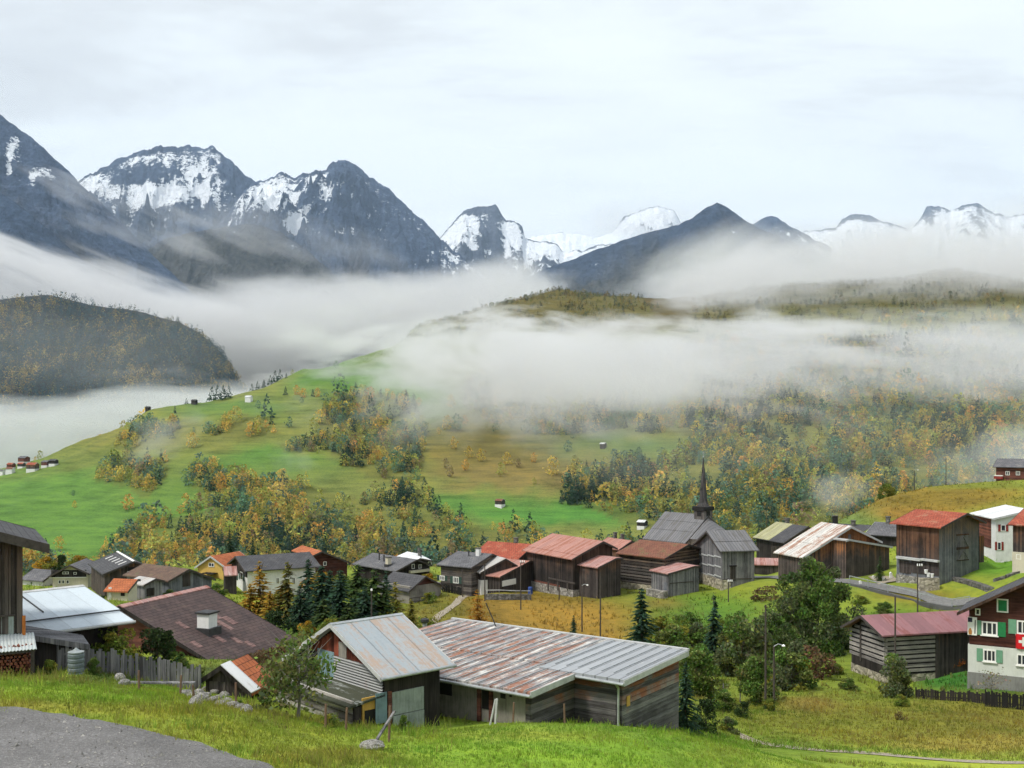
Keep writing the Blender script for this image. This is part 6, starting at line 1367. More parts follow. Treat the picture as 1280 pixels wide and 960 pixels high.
# ------------------------------------------------------------------ plants
def leaf_mat(name, trans=.25, rough=.8):
    m, nt = new_mat(name); g = G(nt); a = g.attr('col'); n = g.noise(g.coord('Object'), 1.3, 3, .6)
    g.out(g.mix(1.0, a, g.ramp(n, [(.3, (.75, .75, .75)), (.7, (1.25, 1.25, 1.25))]), 'MULTIPLY'), rough, spec=.15, trans=trans)
    return m
LEAF = leaf_mat('leaves', .42); BARK = plain('bark', (.085, .07, .058), .5, 3, streak=True); GREYBARK = plain('grey_bark', (.16, .15, .14), .5, 3, streak=True)
def quads(c, size, rng, flat=0.0, asp=.7):
    """n randomly turned leaf quads at centres c; size array"""
    n = len(c); d = rng.normal(size=(n, 3)); d /= np.linalg.norm(d, axis=1)[:, None] + 1e-9
    e = rng.normal(size=(n, 3)); e[:, 2] *= (1 - flat); e -= d * (e * d).sum(1)[:, None]; e /= np.linalg.norm(e, axis=1)[:, None] + 1e-9
    s = np.asarray(size)[:, None] * .5
    a, b = d * s, e * s * asp
    v = np.stack((c - a - b * .6, c + a * .2 - b, c + a + b * .3, c - a * .2 + b), 1).reshape(-1, 3)
    return v, np.arange(4 * n).reshape(n, 4)
class Leaves:
    def __init__(s): s.v = []; s.f = []; s.c = []; s.n = 0
    def add(s, v, f, c):
        s.v.append(v); s.f.append(f + s.n); s.n += len(v); s.c.append(np.repeat(c, len(v) // len(c), axis=0))
    def mesh(s, name, mat=None):
        return np_mesh(name, np.concatenate(s.v), np.concatenate(s.f), 4, mat or LEAF, False, np.concatenate(s.c))
def tint(base, n, rng, dv=.25, dh=.12):
    b = np.array(base)[None] * np.exp(rng.normal(0, dv, (n, 1))); return np.clip(b * (1 + rng.normal(0, dh, (n, 3))), 0, .8)
def conifer(h, r, seed, col, tip=None, tiers=None, per=15, gap=.0, low=.05, leaf=1.0, droop=.30):
    """branches in whorls, each a drooping spray of needle quads"""
    rng = np.random.default_rng(seed); L = Leaves(); tiers = tiers or int(h * 3.0)
    for k in range(tiers):
        t = (k + rng.uniform(-.2, .2)) / tiers; z = h * (low + (1 - low) * t); ra = r * (1 - t) ** .85 * rng.uniform(.75, 1.15) + .06 * r
        m = max(5, int(per * (1 - t * .6)))
        for j in range(m):
            if rng.random() < gap: continue
            a = rng.uniform(0, 2 * math.pi); ln = ra * rng.uniform(.6, 1.15); q = max(2, int(ln / (.30 * leaf)))
            u = (np.arange(q) + .6) / q * ln
            c = np.stack((np.cos(a) * u, np.sin(a) * u, z - droop * u * (.4 + .6 * u / max(ln, .1)) + rng.normal(0, .05, q)), -1)
            dirv = np.array((math.cos(a), math.sin(a), -droop * .8)); side = np.array((-math.sin(a), math.cos(a), 0))
            wd = (.34 * leaf * (1 - .45 * u / ln) * rng.uniform(.8, 1.3, q))[:, None]; lg = ln / q * .75
            tw = rng.normal(0, .35, (q, 1)) * np.array((0, 0, 1))
            v = np.stack((c - dirv * lg - side * wd * .6 - tw * wd, c + dirv * lg - side * wd * .35, c + dirv * lg * 1.1 + side * wd * .35, c - dirv * lg + side * wd * .6 + tw * wd), 1).reshape(-1, 3)
            cc = tint(col, q, rng, .22, .08)
            if tip is not None: w_ = np.clip(rng.normal(.35, .3, (q, 1)), 0, 1); cc = cc * (1 - w_) + tint(tip, q, rng, .2) * w_
            L.add(v, np.arange(4 * q).reshape(q, 4), cc)
    return L
def broad(h, r, seed, cols, n=2600, leaf=.34, blobs=16, base=.22, squash=1.0, open_=.25, lean=0.0, crs=(.30, .52)):
    """leaf clumps spread through an uneven crown"""
    rng = np.random.default_rng(seed); L = Leaves()
    for b in range(blobs):
        t = rng.uniform(0, 1); a = rng.uniform(0, 2 * math.pi)
        prof = math.sin(math.pi * min(1, .18 + .78 * t)) ** .7
        rr = r * prof * rng.uniform(.25, .82 if crs[1] > .4 else 1.0); z = h * (base + (1 - base) * t * .88)
        cr = r * rng.uniform(*crs) * (1 - .25 * t)
        cen = np.array((math.cos(a) * rr + lean * t, math.sin(a) * rr, z)); m = int(n / blobs * rng.uniform(.6, 1.4))
        p = rng.normal(size=(m, 3)); p /= np.linalg.norm(p, axis=1)[:, None]; p *= (rng.uniform(.35, 1.08, (m, 1)) ** .6) * cr * np.array((1, 1, .75 * squash))
        p = p[rng.random(m) > open_ * .5]
        v, f = quads(cen + p, leaf * rng.uniform(.6, 1.4, len(p)), rng)
        k = rng.choice(len(cols), p=np.array([c[1] for c in cols]) / sum(c[1] for c in cols))
        c = tint(cols[k][0], len(p), rng, .28, .1); L.add(v, f, c * rng.uniform(.8, 1.2))
    return L
def trunk(h, r, seed, limbs=5, spread=1.0, sticks=None, lean=0.0):
    rng = np.random.default_rng(seed); b = MB(); p = np.array((0, 0, -.3)); rr = r; n = 5; nodes = []
    for k in range(n):
        q = np.array((lean * (k + 1) / n + rng.normal(0, .03) * h, rng.normal(0, .03) * h, h * (k + 1) / n)); b.tube(p, q, rr, rr * .78, 7); nodes.append((q, rr)); p = q; rr *= .76
    for k in range(limbs):
        q, r0 = nodes[rng.integers(1, n)] ; a = rng.uniform(0, 6.28); ln = spread * rng.uniform(.5, 1.0)
        m = q + np.array((math.cos(a) * ln * .5, math.sin(a) * ln * .5, ln * .35)); e = m + np.array((math.cos(a + .4) * ln * .5, math.sin(a + .4) * ln * .5, ln * .45))
        b.tube(q, m, r0 * .55, r0 * .38, 6); b.tube(m, e, r0 * .38, r0 * .12, 5)
    return b
GOLD = (.40, .235, .030); ORANGE = (.40, .175, .025); YGREEN = (.22, .215, .035); GREEN = (.10, .17, .035); OLIVE = (.145, .17, .05); DARK = (.032, .066, .032); BLUEG = (.055, .115, .075); RUST = (.22, .085, .035); SAGE = (.125, .155, .070)
def plant(name, label, cat, px, ybase, ytop, Y, crown, tr=None, group=None, rz=None, h0=1.0, z_off=0.0, sx=1.0):
    p = at(px, ybase, Y); p[2] = min(gz(p[0], p[1]), p[2] + .5) + z_off; H_ = at(px, ytop, Y)[2] - p[2]; s = H_ / h0
    r = empty(name, p, random.uniform(0, 6.28) if rz is None else rz); r.scale = (s * sx, s * sx, s); tag(r, label, cat, group)
    c = link('crown', crown, r)
    if tr: link('trunk', tr, r)
    return r
def tmesh(b, mat): me = bpy.data.meshes.new('trunk'); me.from_pydata(b.v, [], b.f); me.update(); me.materials.append(mat); return me
# --- prototypes, all 1 unit tall so a plant is scaled to its measured height
def unit(L, h):
    for k in range(len(L.v)): L.v[k] = L.v[k] / h
    return L
def ub_(b, h): b.v = [(x / h, y / h, z / h) for x, y, z in b.v]; return b
P_spruce = [unit(conifer(9, 2.3, 40 + k, DARK, BLUEG, per=17, leaf=1.05), 9).mesh('crown') for k in range(3)]
P_green = [unit(conifer(8, 2.1, 50 + k, (.045, .082, .026), (.085, .13, .03), per=17, leaf=1.05, gap=.05), 8).mesh('crown') for k in range(2)]
P_larch = [unit(conifer(8, 2.9, 60 + k, GOLD, (.34, .25, .045), per=16, leaf=.95, gap=.12, droop=.1), 8).mesh('crown') for k in range(2)]
P_orange = [unit(conifer(5, 2.2, 66, ORANGE, GOLD, per=14, leaf=.62, gap=.1, droop=.0, tiers=15), 5).mesh('crown')]
P_ygreen = [unit(conifer(7, 2.2, 70 + k, YGREEN, (.28, .25, .04), per=16, leaf=.95, gap=.12, droop=.05), 7).mesh('crown') for k in range(2)]
P_olive = [unit(conifer(8, 2.0, 75, (.085, .10, .028), (.26, .20, .04), per=17, leaf=1.0, gap=.08), 8).mesh('crown')]
T_con = tmesh(ub_(trunk(8, .16, 5, 0), 8.4), BARK)
P_bush = [unit(broad(4, 2.3, 80 + k, [(GREEN, 3), (OLIVE, 2), ((.10, .16, .03), 1)], 4600, .24, 22, .04, open_=.1), 4).mesh('crown') for k in range(3)]
P_sage = [unit(broad(4, 2.2, 90 + k, [(SAGE, 3), (OLIVE, 2), (YGREEN, .8), (GREEN, 1)], 4800, .23, 24, .04, open_=.1), 4).mesh('crown') for k in range(2)]
P_lime = [unit(broad(4, 2.2, 95 + k, [((.15, .20, .035), 3), (YGREEN, 2), (GREEN, 1)], 4400, .24, 20, .04, open_=.1), 4).mesh('crown') for k in range(2)]
P_dark = [unit(broad(4, 2.3, 98, [((.035, .062, .02), 3), (GREEN, 1)], 2800, .25, 18, .05), 4).mesh('crown')]
P_rust = [unit(broad(3, 2.0, 101, [((.16, .085, .05), 2), (RUST, 1), ((.13, .10, .045), 2)], 2000, .22, 14, .05, open_=.5), 3).mesh('crown')]
P_flame = [unit(broad(3, 2.2, 102, [((.36, .12, .025), 3), (RUST, 1)], 2000, .2, 14, .03), 3).mesh('crown')]
P_yellowb = [unit(broad(4, 2.1, 103, [(GOLD, 3), (YGREEN, 2), ((.30, .22, .05), 1)], 2600, .26, 16, .08), 4).mesh('crown')]
P_twig = [unit(broad(3, 2.4, 104, [((.22, .19, .12), 2), (OLIVE, 1)], 420, .16, 12, .15, open_=.8), 3).mesh('crown')]
P_willow = [unit(broad(9, 4.8, 105, [((.12, .165, .05), 3), (SAGE, 2), (GREEN, 2.5), ((.06, .095, .03), 1)], 30000, .25, 110, .03, open_=.4, crs=(.14, .30)), 9).mesh('crown')]
P_apple = [unit(broad(4, 2.5, 106, [(OLIVE, 3), (SAGE, 1.5), ((.15, .15, .06), 1), (GREEN, 1)], 2300, .20, 30, .25, open_=.5), 4).mesh('crown')]
T_bush = [tmesh(ub_(trunk(2.6, .07, 7 + k, 14, 1.7), 4), BARK) for k in range(2)]
T_willow = tmesh(ub_(trunk(6.5, .22, 17, 22, 3.2), 9), BARK)
T_apple = tmesh(ub_(trunk(2.9, .10, 27, 26, 1.9), 4), GREYBARK)
def C(name, lb, px, yb, yt, Y, P, k=0, grp=None, sx=1.0): return plant(name, lb, name.replace('_', ' ').split()[-1] if name.endswith('tree') or name.endswith('bush') else name.replace('_', ' '), px, yb, yt, Y, P[k % len(P)], T_con if name in ('spruce_tree', 'larch_tree') else T_bush[k % 2], grp, sx=sx)
GC = 'larches and spruces before the white house'
C('larch_tree', 'golden larch at the left end of the clump, before the white house wall', 325, 790, 700, 112, P_larch, 0, GC, 1.0)
C('spruce_tree', 'olive spruce with a yellowish top right of the golden larch', 359, 792, 701, 108, P_olive, 0, GC, 1.45)
C('spruce_tree', 'blue green spruce before the long grey roof of the white house', 385, 786, 697, 114, P_spruce, 0, GC, 1.16)
C('spruce_tree', 'darkest spruce in the middle of the clump', 402, 795, 706, 107, P_spruce, 1, GC, 1.52)
C('spruce_tree', 'mid green spruce with a rounded top in the clump', 447, 795, 704, 108, P_green, 0, GC, 1.59)
C('spruce_tree', 'dark spruce between the darkest and the mid green one', 425, 797, 711, 104, P_spruce, 2, GC, 1.45)
C('spruce_tree', 'dark green spruce at the right end of the clump', 468, 797, 710, 103, P_green, 1, GC, 1.59)
C('spruce_tree', 'small dark spruce at the corner of the low slate barn', 483, 780, 712, 121, P_spruce, 0, GC, 1.16)
C('spruce_tree', 'low bushy spruce under the mid green spruce', 436, 800, 752, 100, P_green, 1, GC, 1.89)
C('larch_tree', 'yellow green larch right of the spruce clump', 494, 792, 726, 108, P_ygreen, 0, GC, 1.1)
C('larch_tree', 'low yellow green larch at the foot of the low barn', 514, 790, 748, 112, P_ygreen, 1, GC, 1.4)
C('larch_tree', 'orange larch glowing alone on the slope below the pale sheds', 597, 786, 735, 120, P_orange, 0, None, .85)
for q in (('spruce_tree', 'pointed dark spruce behind the darkest one in the clump', 412, 786, 712, 112, P_spruce, 2, GC, 1.5), ('spruce_tree', 'broad dark spruce low in the right half of the clump', 456, 798, 732, 101, P_spruce, 0, GC, 1.7), ('spruce_tree', 'dark spruce low in the left half of the clump', 375, 797, 730, 103, P_spruce, 1, GC, 1.6),
    ('spruce_tree', 'low dark spruce in front of the middle of the clump', 405, 803, 748, 98, P_green, 1, GC, 2.0), ('larch_tree', 'small golden larch left of the golden one by the white wall', 313, 788, 728, 111, P_larch, 1, GC, 1.3), ('larch_tree', 'short golden larch at the foot of the tall golden one', 337, 796, 738, 107, P_larch, 0, GC, 1.3), ('spruce_tree', 'green spruce before the low barn beside the yellow green larch', 481, 796, 730, 103, P_green, 0, GC, 1.4)):
    C(*q)
GB = 'bushes in the gully and round the barns'
C('leafy_bush', 'bright green bush at the foot of the spruce clump', 413, 806, 768, 96, P_lime, 0, GB)
C('leafy_bush', 'yellow bush at the foot of the spruce clump', 384, 806, 775, 96, P_yellowb, 0, GB)
C('leafy_bush', 'dark bush under the golden larch', 345, 806, 762, 100, P_dark, 0, GB, 1.3)
C('leafy_bush', 'lime green hedge bush by the white house corner', 285, 770, 748, 118, P_lime, 1, GB, 1.3)
C('leafy_bush', 'yellow bush behind the rusty shed roof', 437, 806, 776, 92, P_yellowb, 0, GB)
C('leafy_bush', 'olive bush above the ridge of the rusty shed', 480, 806, 770, 92, P_bush, 2, GB, 1.4)
C('leafy_bush', 'lime bush right of the footpath foot', 536, 800, 768, 104, P_lime, 0, GB)
C('spruce_tree', 'young spruce on the brown slope below the lamp pole', 717, 799, 768, 112, P_spruce, 1)
C('spruce_tree', 'dark spruce below the rubble foot of the plank shed', 802, 812, 733, 88, P_spruce, 2, None, 1.15)
C('spruce_tree', 'slim dark spruce right of the grey timber barn foot', 893, 850, 742, 93, P_spruce, 0, None, .85)
C('spruce_tree', 'dark spruce pressed against the right end of the long barn', 857, 925, 826, 55, P_spruce, 1, None, .95)
C('leafy_bush', 'green bush between the two dark spruces', 838, 838, 778, 90, P_bush, 0, GB, 1.0)
C('leafy_bush', 'lime green bush just right of the first dark spruce', 825, 800, 762, 104, P_lime, 0, GB, 1.1)
C('leafy_bush', 'green bush below the slim dark spruce', 872, 870, 806, 76, P_bush, 1, GB)
C('leafy_bush', 'dark bush in the corner right of the long barn', 884, 930, 872, 58, P_dark, 0, GB, .9)
C('leafy_bush', 'low olive bush at the meadow edge right of the barn', 912, 934, 895, 60, P_sage, 0, GB, 1.1)
C('leafy_bush', 'sage green bush left of the tall dark pole', 930, 862, 768, 90, P_sage, 1, GB, .9)
C('leafy_bush', 'rounded green bush behind the tall dark pole', 945, 885, 820, 78, P_bush, 2, GB)
C('leafy_bush', 'grey green bush right of the lamp pole in the gully', 990, 872, 800, 84, P_sage, 0, GB, .95)
C('leafy_bush', 'brownish bush in front of the big willow', 1022, 860, 806, 90, P_rust, 0, GB, 1.1)
C('leafy_bush', 'small lime bush left of the log barn', 1045, 855, 828, 92, P_lime, 1, GB)
C('leafy_bush', 'low green bush on the gully side by the netting fence', 1060, 872, 846, 84, P_bush, 0, GB, 1.3)
for k_, q in enumerate(((846, 800, 772, 100, 'lime'), (858, 786, 765, 108, 'bush'), (872, 800, 778, 100, 'sage'), (905, 800, 772, 104, 'lime'), (922, 792, 765, 108, 'bush'), (908, 840, 806, 90, 'sage'), (942, 800, 770, 104, 'lime'), (985, 792, 765, 110, 'bush'), (850, 850, 815, 84, 'bush'), (930, 905, 876, 66, 'dark'), (905, 895, 862, 68, 'bush'), (962, 896, 872, 72, 'lime'))):
    C('leafy_bush', ['lime green bush uphill of the first gap', 'green bush below the rubble foot', 'sage green bush left of the slim dark spruce', 'lime bush right of the slim dark spruce', 'green bush on the bank under the grey timber barn', 'sage bush below the slim dark spruce, beside the dark pole', 'lime bush up the bank left of the big willow', 'green bush tucked behind the left shoulder of the big willow', 'green bush above the right end of the long barn', 'darkest low bush at the edge of the right field', 'green bush left of the darkest low bush by the field', 'lime weeds at the foot of the tall dark pole'][k_],
      q[0], q[1], q[2], q[3], {'lime': P_lime, 'bush': P_bush, 'sage': P_sage, 'dark': P_dark}[q[4]], k_, GB, 1.1)
plant('willow_tree', 'big rounded willow in front of the rusty streaked barn', 'tree', 1020, 830, 688, 104, P_willow[0], T_willow, None, 1.0, sx=.80)
plant('willow_tree', 'lower leafy willow at the left foot of the big one', 'tree', 965, 850, 758, 98, P_willow[0], T_willow, None, 3.0, sx=1.0)
C('leafy_bush', 'olive bush in front of the log barn wall', 1118, 874, 815, 81, P_sage, 1, GB, .8)
C('leafy_bush', 'bright green bush in the field below the log barn', 1127, 892, 866, 75, P_lime, 0, GB, 1.1)
C('leafy_bush', 'reddish brown bush in the field below the bright green one', 1125, 913, 890, 69, P_rust, 0, GB, 1.0)
C('leafy_bush', 'flame orange bush at the corner of the white chalet', 1194, 834, 813, 91, P_flame, 0, GB, .8)
C('leafy_bush', 'bare twiggy bush against the white chalet wall', 1240, 872, 833, 79.5, P_twig, 0, GB, 1.1)
C('leafy_bush', 'dark red bush on the bank left of the big willow', 958, 764, 732, 128, P_rust, 0, GB, 1.3)
C('dwarf_conifer', 'dwarf conifer by the road before the barn wing', 1100, 727, 694, 129, P_green, 0, None, .9)
C('leafy_bush', 'pale green bush at the red roofed barn gable foot', 1213, 710, 695, 127, P_sage, 0, GB, 1.3)
C('leafy_bush', 'yellow green bush on the skyline left of the grassy hill', 1108, 622, 603, 203, P_lime, 1, GB, .9)
C('leafy_bush', 'lime bush left of the road wall below the willow', 1075, 762, 742, 120, P_lime, 0, GB, 1.5)
C('leafy_bush', 'olive bush under the village road wall', 1105, 772, 752, 116, P_bush, 1, GB, 1.5)
for q in ((402, 738, 714, 134, P_yellowb, 1.3, 'yellow bush below the dark house with the orange roof edge'), (425, 736, 716, 138, P_bush, 1.3, 'green bush between the orange edged house and the grey chalet'), (272, 744, 728, 126, P_bush, 1.3, 'green bush in front of the narrow reddish roofed shed'), (248, 742, 724, 134, P_lime, 1.3, 'lime bush below the yellow house'), (536, 735, 716, 148, P_yellowb, 1.2, 'yellow bush between the low barn and the log house'), (212, 752, 736, 122, P_bush, 1.3, 'green bush before the mossy roofed barn'), (128, 762, 744, 118, P_dark, 1.3, 'dark bush at the foot of the brown barn'), (350, 762, 736, 120, P_yellowb, 1.2, 'yellow bush before the white house wall'), (536, 752, 738, 134, P_lime, 1.3, 'lime bush by the short dark railing'), (455, 745, 722, 140, P_dark, 1.4, 'dark bush under the eaves of the grey chalet')):
    C('leafy_bush', q[6], q[0], q[1], q[2], q[3], q[4], 0, GB, q[5])
GL = 'bushes by the plank fence and the brown roof'
for q in (('leafy_bush', 'olive bush behind the right end of the plank fence', 228, 858, 822, 53, P_bush, 0, GL, 1.1), ('leafy_bush', 'lime weeds behind the middle of the plank fence', 120, 846, 815, 51, P_lime, 1, GL, 1.1), ('leafy_bush', 'sage bush between the brown roof and the half tiled shed', 302, 856, 826, 56, P_sage, 1, GL, 1.1), ('leafy_bush', 'rust brown shrub under the corner of the brown roof', 320, 846, 812, 58, P_rust, 0, GL, 1.2), ('leafy_bush', 'olive bush between the brown roof and the apple tree', 362, 842, 800, 60, P_bush, 1, GL, 1.2)):
    C(*q)
C('leafy_bush', 'yellow green bush behind the plank fence left of the dark one', 146, 848, 778, 52, P_lime, 0, GL, 1.0)
C('leafy_bush', 'dark green bush behind the plank fence before the brown roof', 197, 852, 783, 53, P_dark, 0, GL, 1.0)
C('leafy_bush', 'small green bush left of the half tiled shed', 249, 868, 833, 50, P_bush, 1, GL, .8)
C('leafy_bush', 'brown twiggy bush behind the half tiled shed', 340, 862, 808, 54, P_rust, 0, GL, 1.0)
C('leafy_bush', 'weedy bush beside the grey barrel', 117, 850, 822, 45.5, P_bush, 2, GL, .8)
C('leafy_bush', 'weeds in front of the firewood pile', 62, 846, 824, 45, P_lime, 1, GL, 1.0)
C('leafy_bush', 'low bush below the apple tree', 330, 902, 868, 41, P_sage, 0, GL, 1.1)
C('leafy_bush', 'green bush on the bank below the stone heap', 300, 900, 874, 41, P_bush, 0, GL, 1.1)
C('leafy_bush', 'low green bush at the corner of the pale door panel', 505, 920, 893, 42, P_bush, 1, GL, .8)
C('leafy_bush', 'low weeds below the box porch', 412, 920, 890, 40, P_lime, 0, GL, 1.3)
plant('apple_tree', 'loose leafed apple tree before the patched shed', 'tree', 372, 905, 790, 41.5, P_apple[0], T_apple, None, 0.6, sx=.95)
C('spruce_tree', 'dark spruce behind the yellow house', 287, 708, 662, 172, P_spruce, 0)
C('spruce_tree', 'small dark spruce behind the long grey roof', 316, 700, 674, 172, P_spruce, 1)
C('leafy_bush', 'golden bush behind the left farmhouses', 58, 712, 695, 176, P_yellowb, 0, GB, 1.2)
C('leafy_bush', 'dark round bush behind the left farmhouses', 76, 710, 692, 178, P_dark, 0, GB, .9)
C('leafy_bush', 'golden green bush behind the cream farmhouse', 98, 710, 693, 176, P_yellowb, 0, GB, 1.3)

# ------------------------------------------------------------------ woods on the hill
def tree_arrays(kind, n_leaf, rng):
    """unit tree made of n leaf quads: returns centres and relative sizes"""
    if kind == 'cone':
        t = rng.random(n_leaf) ** 1.3; a = rng.uniform(0, 6.283, n_leaf); r = .25 * (1 - t) * rng.uniform(.4, 1.1, n_leaf) + .012
        return np.stack((np.cos(a) * r, np.sin(a) * r, .06 + .94 * t), -1), .155 * (1 - .5 * t)
    t = rng.random(n_leaf); a = rng.uniform(0, 6.283, n_leaf); pr = np.sin(math.pi * np.clip(.12 + .84 * t, 0, 1)) ** .75
    r = .30 * pr * rng.uniform(.25, 1.1, n_leaf) ** .7
    lob = 1 + .35 * np.sin(a * 3 + rng.uniform(0, 6)) * np.sin(t * 9 + rng.uniform(0, 6))
    return np.stack((np.cos(a) * r * lob, np.sin(a) * r * lob, .08 + .9 * t), -1), .135 * rng.uniform(.7, 1.3, n_leaf)
def forest_mesh(name, pos, hgt, kinds, cols, n_leaf, seed, wide=1.0):
    rng = np.random.default_rng(seed); lib = {k: [tree_arrays(k, n_leaf, rng) for _ in range(14)] for k in ('cone', 'round')}
    N = len(pos); C_ = np.empty((N, n_leaf, 3)); S = np.empty((N, n_leaf))
    pick = rng.integers(0, 14, N)
    for k in ('cone', 'round'):
        for j in range(14):
            m = (kinds == k) & (pick == j)
            if m.any(): C_[m] = lib[k][j][0]; S[m] = lib[k][j][1]
    ang = rng.uniform(0, 6.283, N); c, s = np.cos(ang)[:, None], np.sin(ang)[:, None]
    x = C_[..., 0] * c - C_[..., 1] * s; y = C_[..., 0] * s + C_[..., 1] * c
    w = wide * rng.uniform(.85, 1.25, N)[:, None]
    Q = np.stack((x * hgt[:, None] * w, y * hgt[:, None] * w, C_[..., 2] * hgt[:, None]), -1) + pos[:, None]
    v, f = quads(Q.reshape(-1, 3), (S * hgt[:, None]).ravel(), rng)
    cc = cols[:, None, :] * np.exp(rng.normal(0, .15, (N, n_leaf, 1))) * (1 + rng.normal(0, .07, (N, n_leaf, 3)))
    return np_mesh(name, v, f, 4, LEAF, False, np.repeat(cc.reshape(-1, 3), 4, 0))
HCOL = {'gold': (.56, .42, .10), 'ygreen': (.34, .35, .09), 'bluegreen': (.125, .215, .14), 'brown': (.27, .22, .11), 'spruce': (.040, .080, .055), 'orange': (.56, .33, .09)}
rng = np.random.default_rng(5)
n0 = 90000
Yr = np.sqrt(rng.uniform(500 ** 2, 1560 ** 2, n0)); Ur = rng.uniform(-.66, .66, n0)
Xr = Ur * Yr; Zr = ground_z(Xr, Yr); pxr = CX + FPX * Ur; pyr = HY - FPX * Zr / Yr
dens = np.zeros(n0); yel = np.zeros(n0)
wob = fbm(Xr / 24, Yr / 24, 4, 90)
for poly, dn, yl in WOODS:
    m = in_poly(pxr + wob * 16, pyr + fbm(Xr / 20, Yr / 20, 3, 93) * 9, poly); up = m & (dn > dens); dens[up] = dn; yel[up] = yl
patch = fbm(Xr / 38, Yr / 38, 4, 95)
area = .5 * (1560 ** 2 - 500 ** 2) * 1.32; sp = np.where(Yr < 700, 3.5, np.where(Yr < 1000, 4.3, 7.0))
keep = rng.random(n0) < dens * np.clip(area / n0 / sp ** 2 * 0 + (area / sp ** 2) / n0, 0, 1) * np.clip(1.12 + patch * 2.2, .10, 1.4)
# lone trees over the meadows
lone = (dens == 0) & (rng.random(n0) < .0034) & (Yr < 1050)
keep |= lone
X_, Y_, Z_, pt, yl_ = Xr[keep], Yr[keep], Zr[keep], patch[keep], yel[keep]; yl_ = np.where(lone[keep], .55, yl_)
N = len(X_); r1 = rng.random(N); r2 = rng.random(N); g2 = fbm(X_ / 17, Y_ / 17, 3, 97); g3 = fbm(X_ / 60, Y_ / 60, 3, 98)
kind = np.full(N, 'round'); col = np.empty((N, 3)); sort = np.full(N, 'bluegreen', dtype='<U10')
ye = r1 < np.clip(yl_ * .82 + g2 * .9, .03, .9)
sort[ye] = np.where(r2[ye] < .58, 'gold', np.where(r2[ye] < .92, 'ygreen', 'orange'))
ne = ~ye; sort[ne] = np.where(r2[ne] < .50, 'bluegreen', np.where(r2[ne] < .70, 'ygreen', np.where(r2[ne] < .82, 'brown', 'spruce')))
dk = (g3 > .20) & ne; sort[dk & (r2 < .6)] = 'spruce'
for k, c in HCOL.items(): col[sort == k] = c
kind[(sort == 'spruce') | (np.isin(sort, ('orange', 'gold')) & (r2 < .3))] = 'cone'
col *= np.exp(rng.normal(0, .13, (N, 1))) * (1 + rng.normal(0, .06, (N, 3)))
col = np.where((Y_ > 1080)[:, None], col * .35 + np.array((.085, .075, .04)) * .65, col)
hg = np.exp(rng.normal(math.log(7.1), .28, N)) * np.where(sort == 'spruce', 1.25, 1.0) * np.where(Y_ > 1080, .55, 1.0) * np.where(lone[keep], .75, 1)
pos = np.stack((X_, Y_, Z_ - .3), -1)
# the nearest ones, along the lower edge of the wood, stand as trees of their own
vis = (np.abs(X_ / Y_) < .475)
order = np.argsort(np.where(vis & (pyr[keep] < 722), Y_, 9e9)); single = np.zeros(N, bool)
cnt = {}
for i in order[:420]:
    k = {'gold': 'birch', 'orange': 'birch', 'ygreen': 'birch', 'bluegreen': 'alder', 'brown': 'alder', 'spruce': 'spruce'}[sort[i]]
    if cnt.get(k, 0) < 110: cnt[k] = cnt.get(k, 0) + 1; single[i] = True
single |= lone[keep] & vis
protos = {}
for k in HCOL:
    for j in range(3):
        protos[k, j] = forest_mesh(k + '_crown', np.zeros((1, 3)), np.ones(1), np.array(['cone' if k == 'spruce' else 'round']), np.array([HCOL[k]]), 110, 300 + j + 7 * len(protos), 1.1)
NM = {'gold': ('birch_tree', 'golden birch'), 'orange': ('birch_tree', 'orange birch'), 'ygreen': ('birch_tree', 'yellow green birch'), 'bluegreen': ('alder_tree', 'blue green alder'), 'brown': ('alder_tree', 'brownish alder'), 'spruce': ('spruce_tree', 'dark spruce')}
def hill_tree(k, p, h, label, group, j=None):
    nm, lb = NM[k]; o = link(nm, protos[k, random.randrange(3) if j is None else j], None, p); o.scale = (h, h, h); o.rotation_euler = (0, 0, random.uniform(0, 6.28))
    tag(o, label, 'tree', group); return o
for i in np.where(single)[0]:
    lw = lone[keep][i]; xx = CX + FPX * X_[i] / Y_[i]
    where = 'standing alone on the meadow hill' if lw else ('at the lower edge of the wood behind the village' if xx < 860 else 'at the foot of the wooded slope right of the chapel spire')
    hill_tree(sort[i], pos[i], hg[i], '%s %s' % (NM[sort[i]][1], where), 'single trees on the meadow hill' if lw else 'trees along the lower edge of the valley wood')
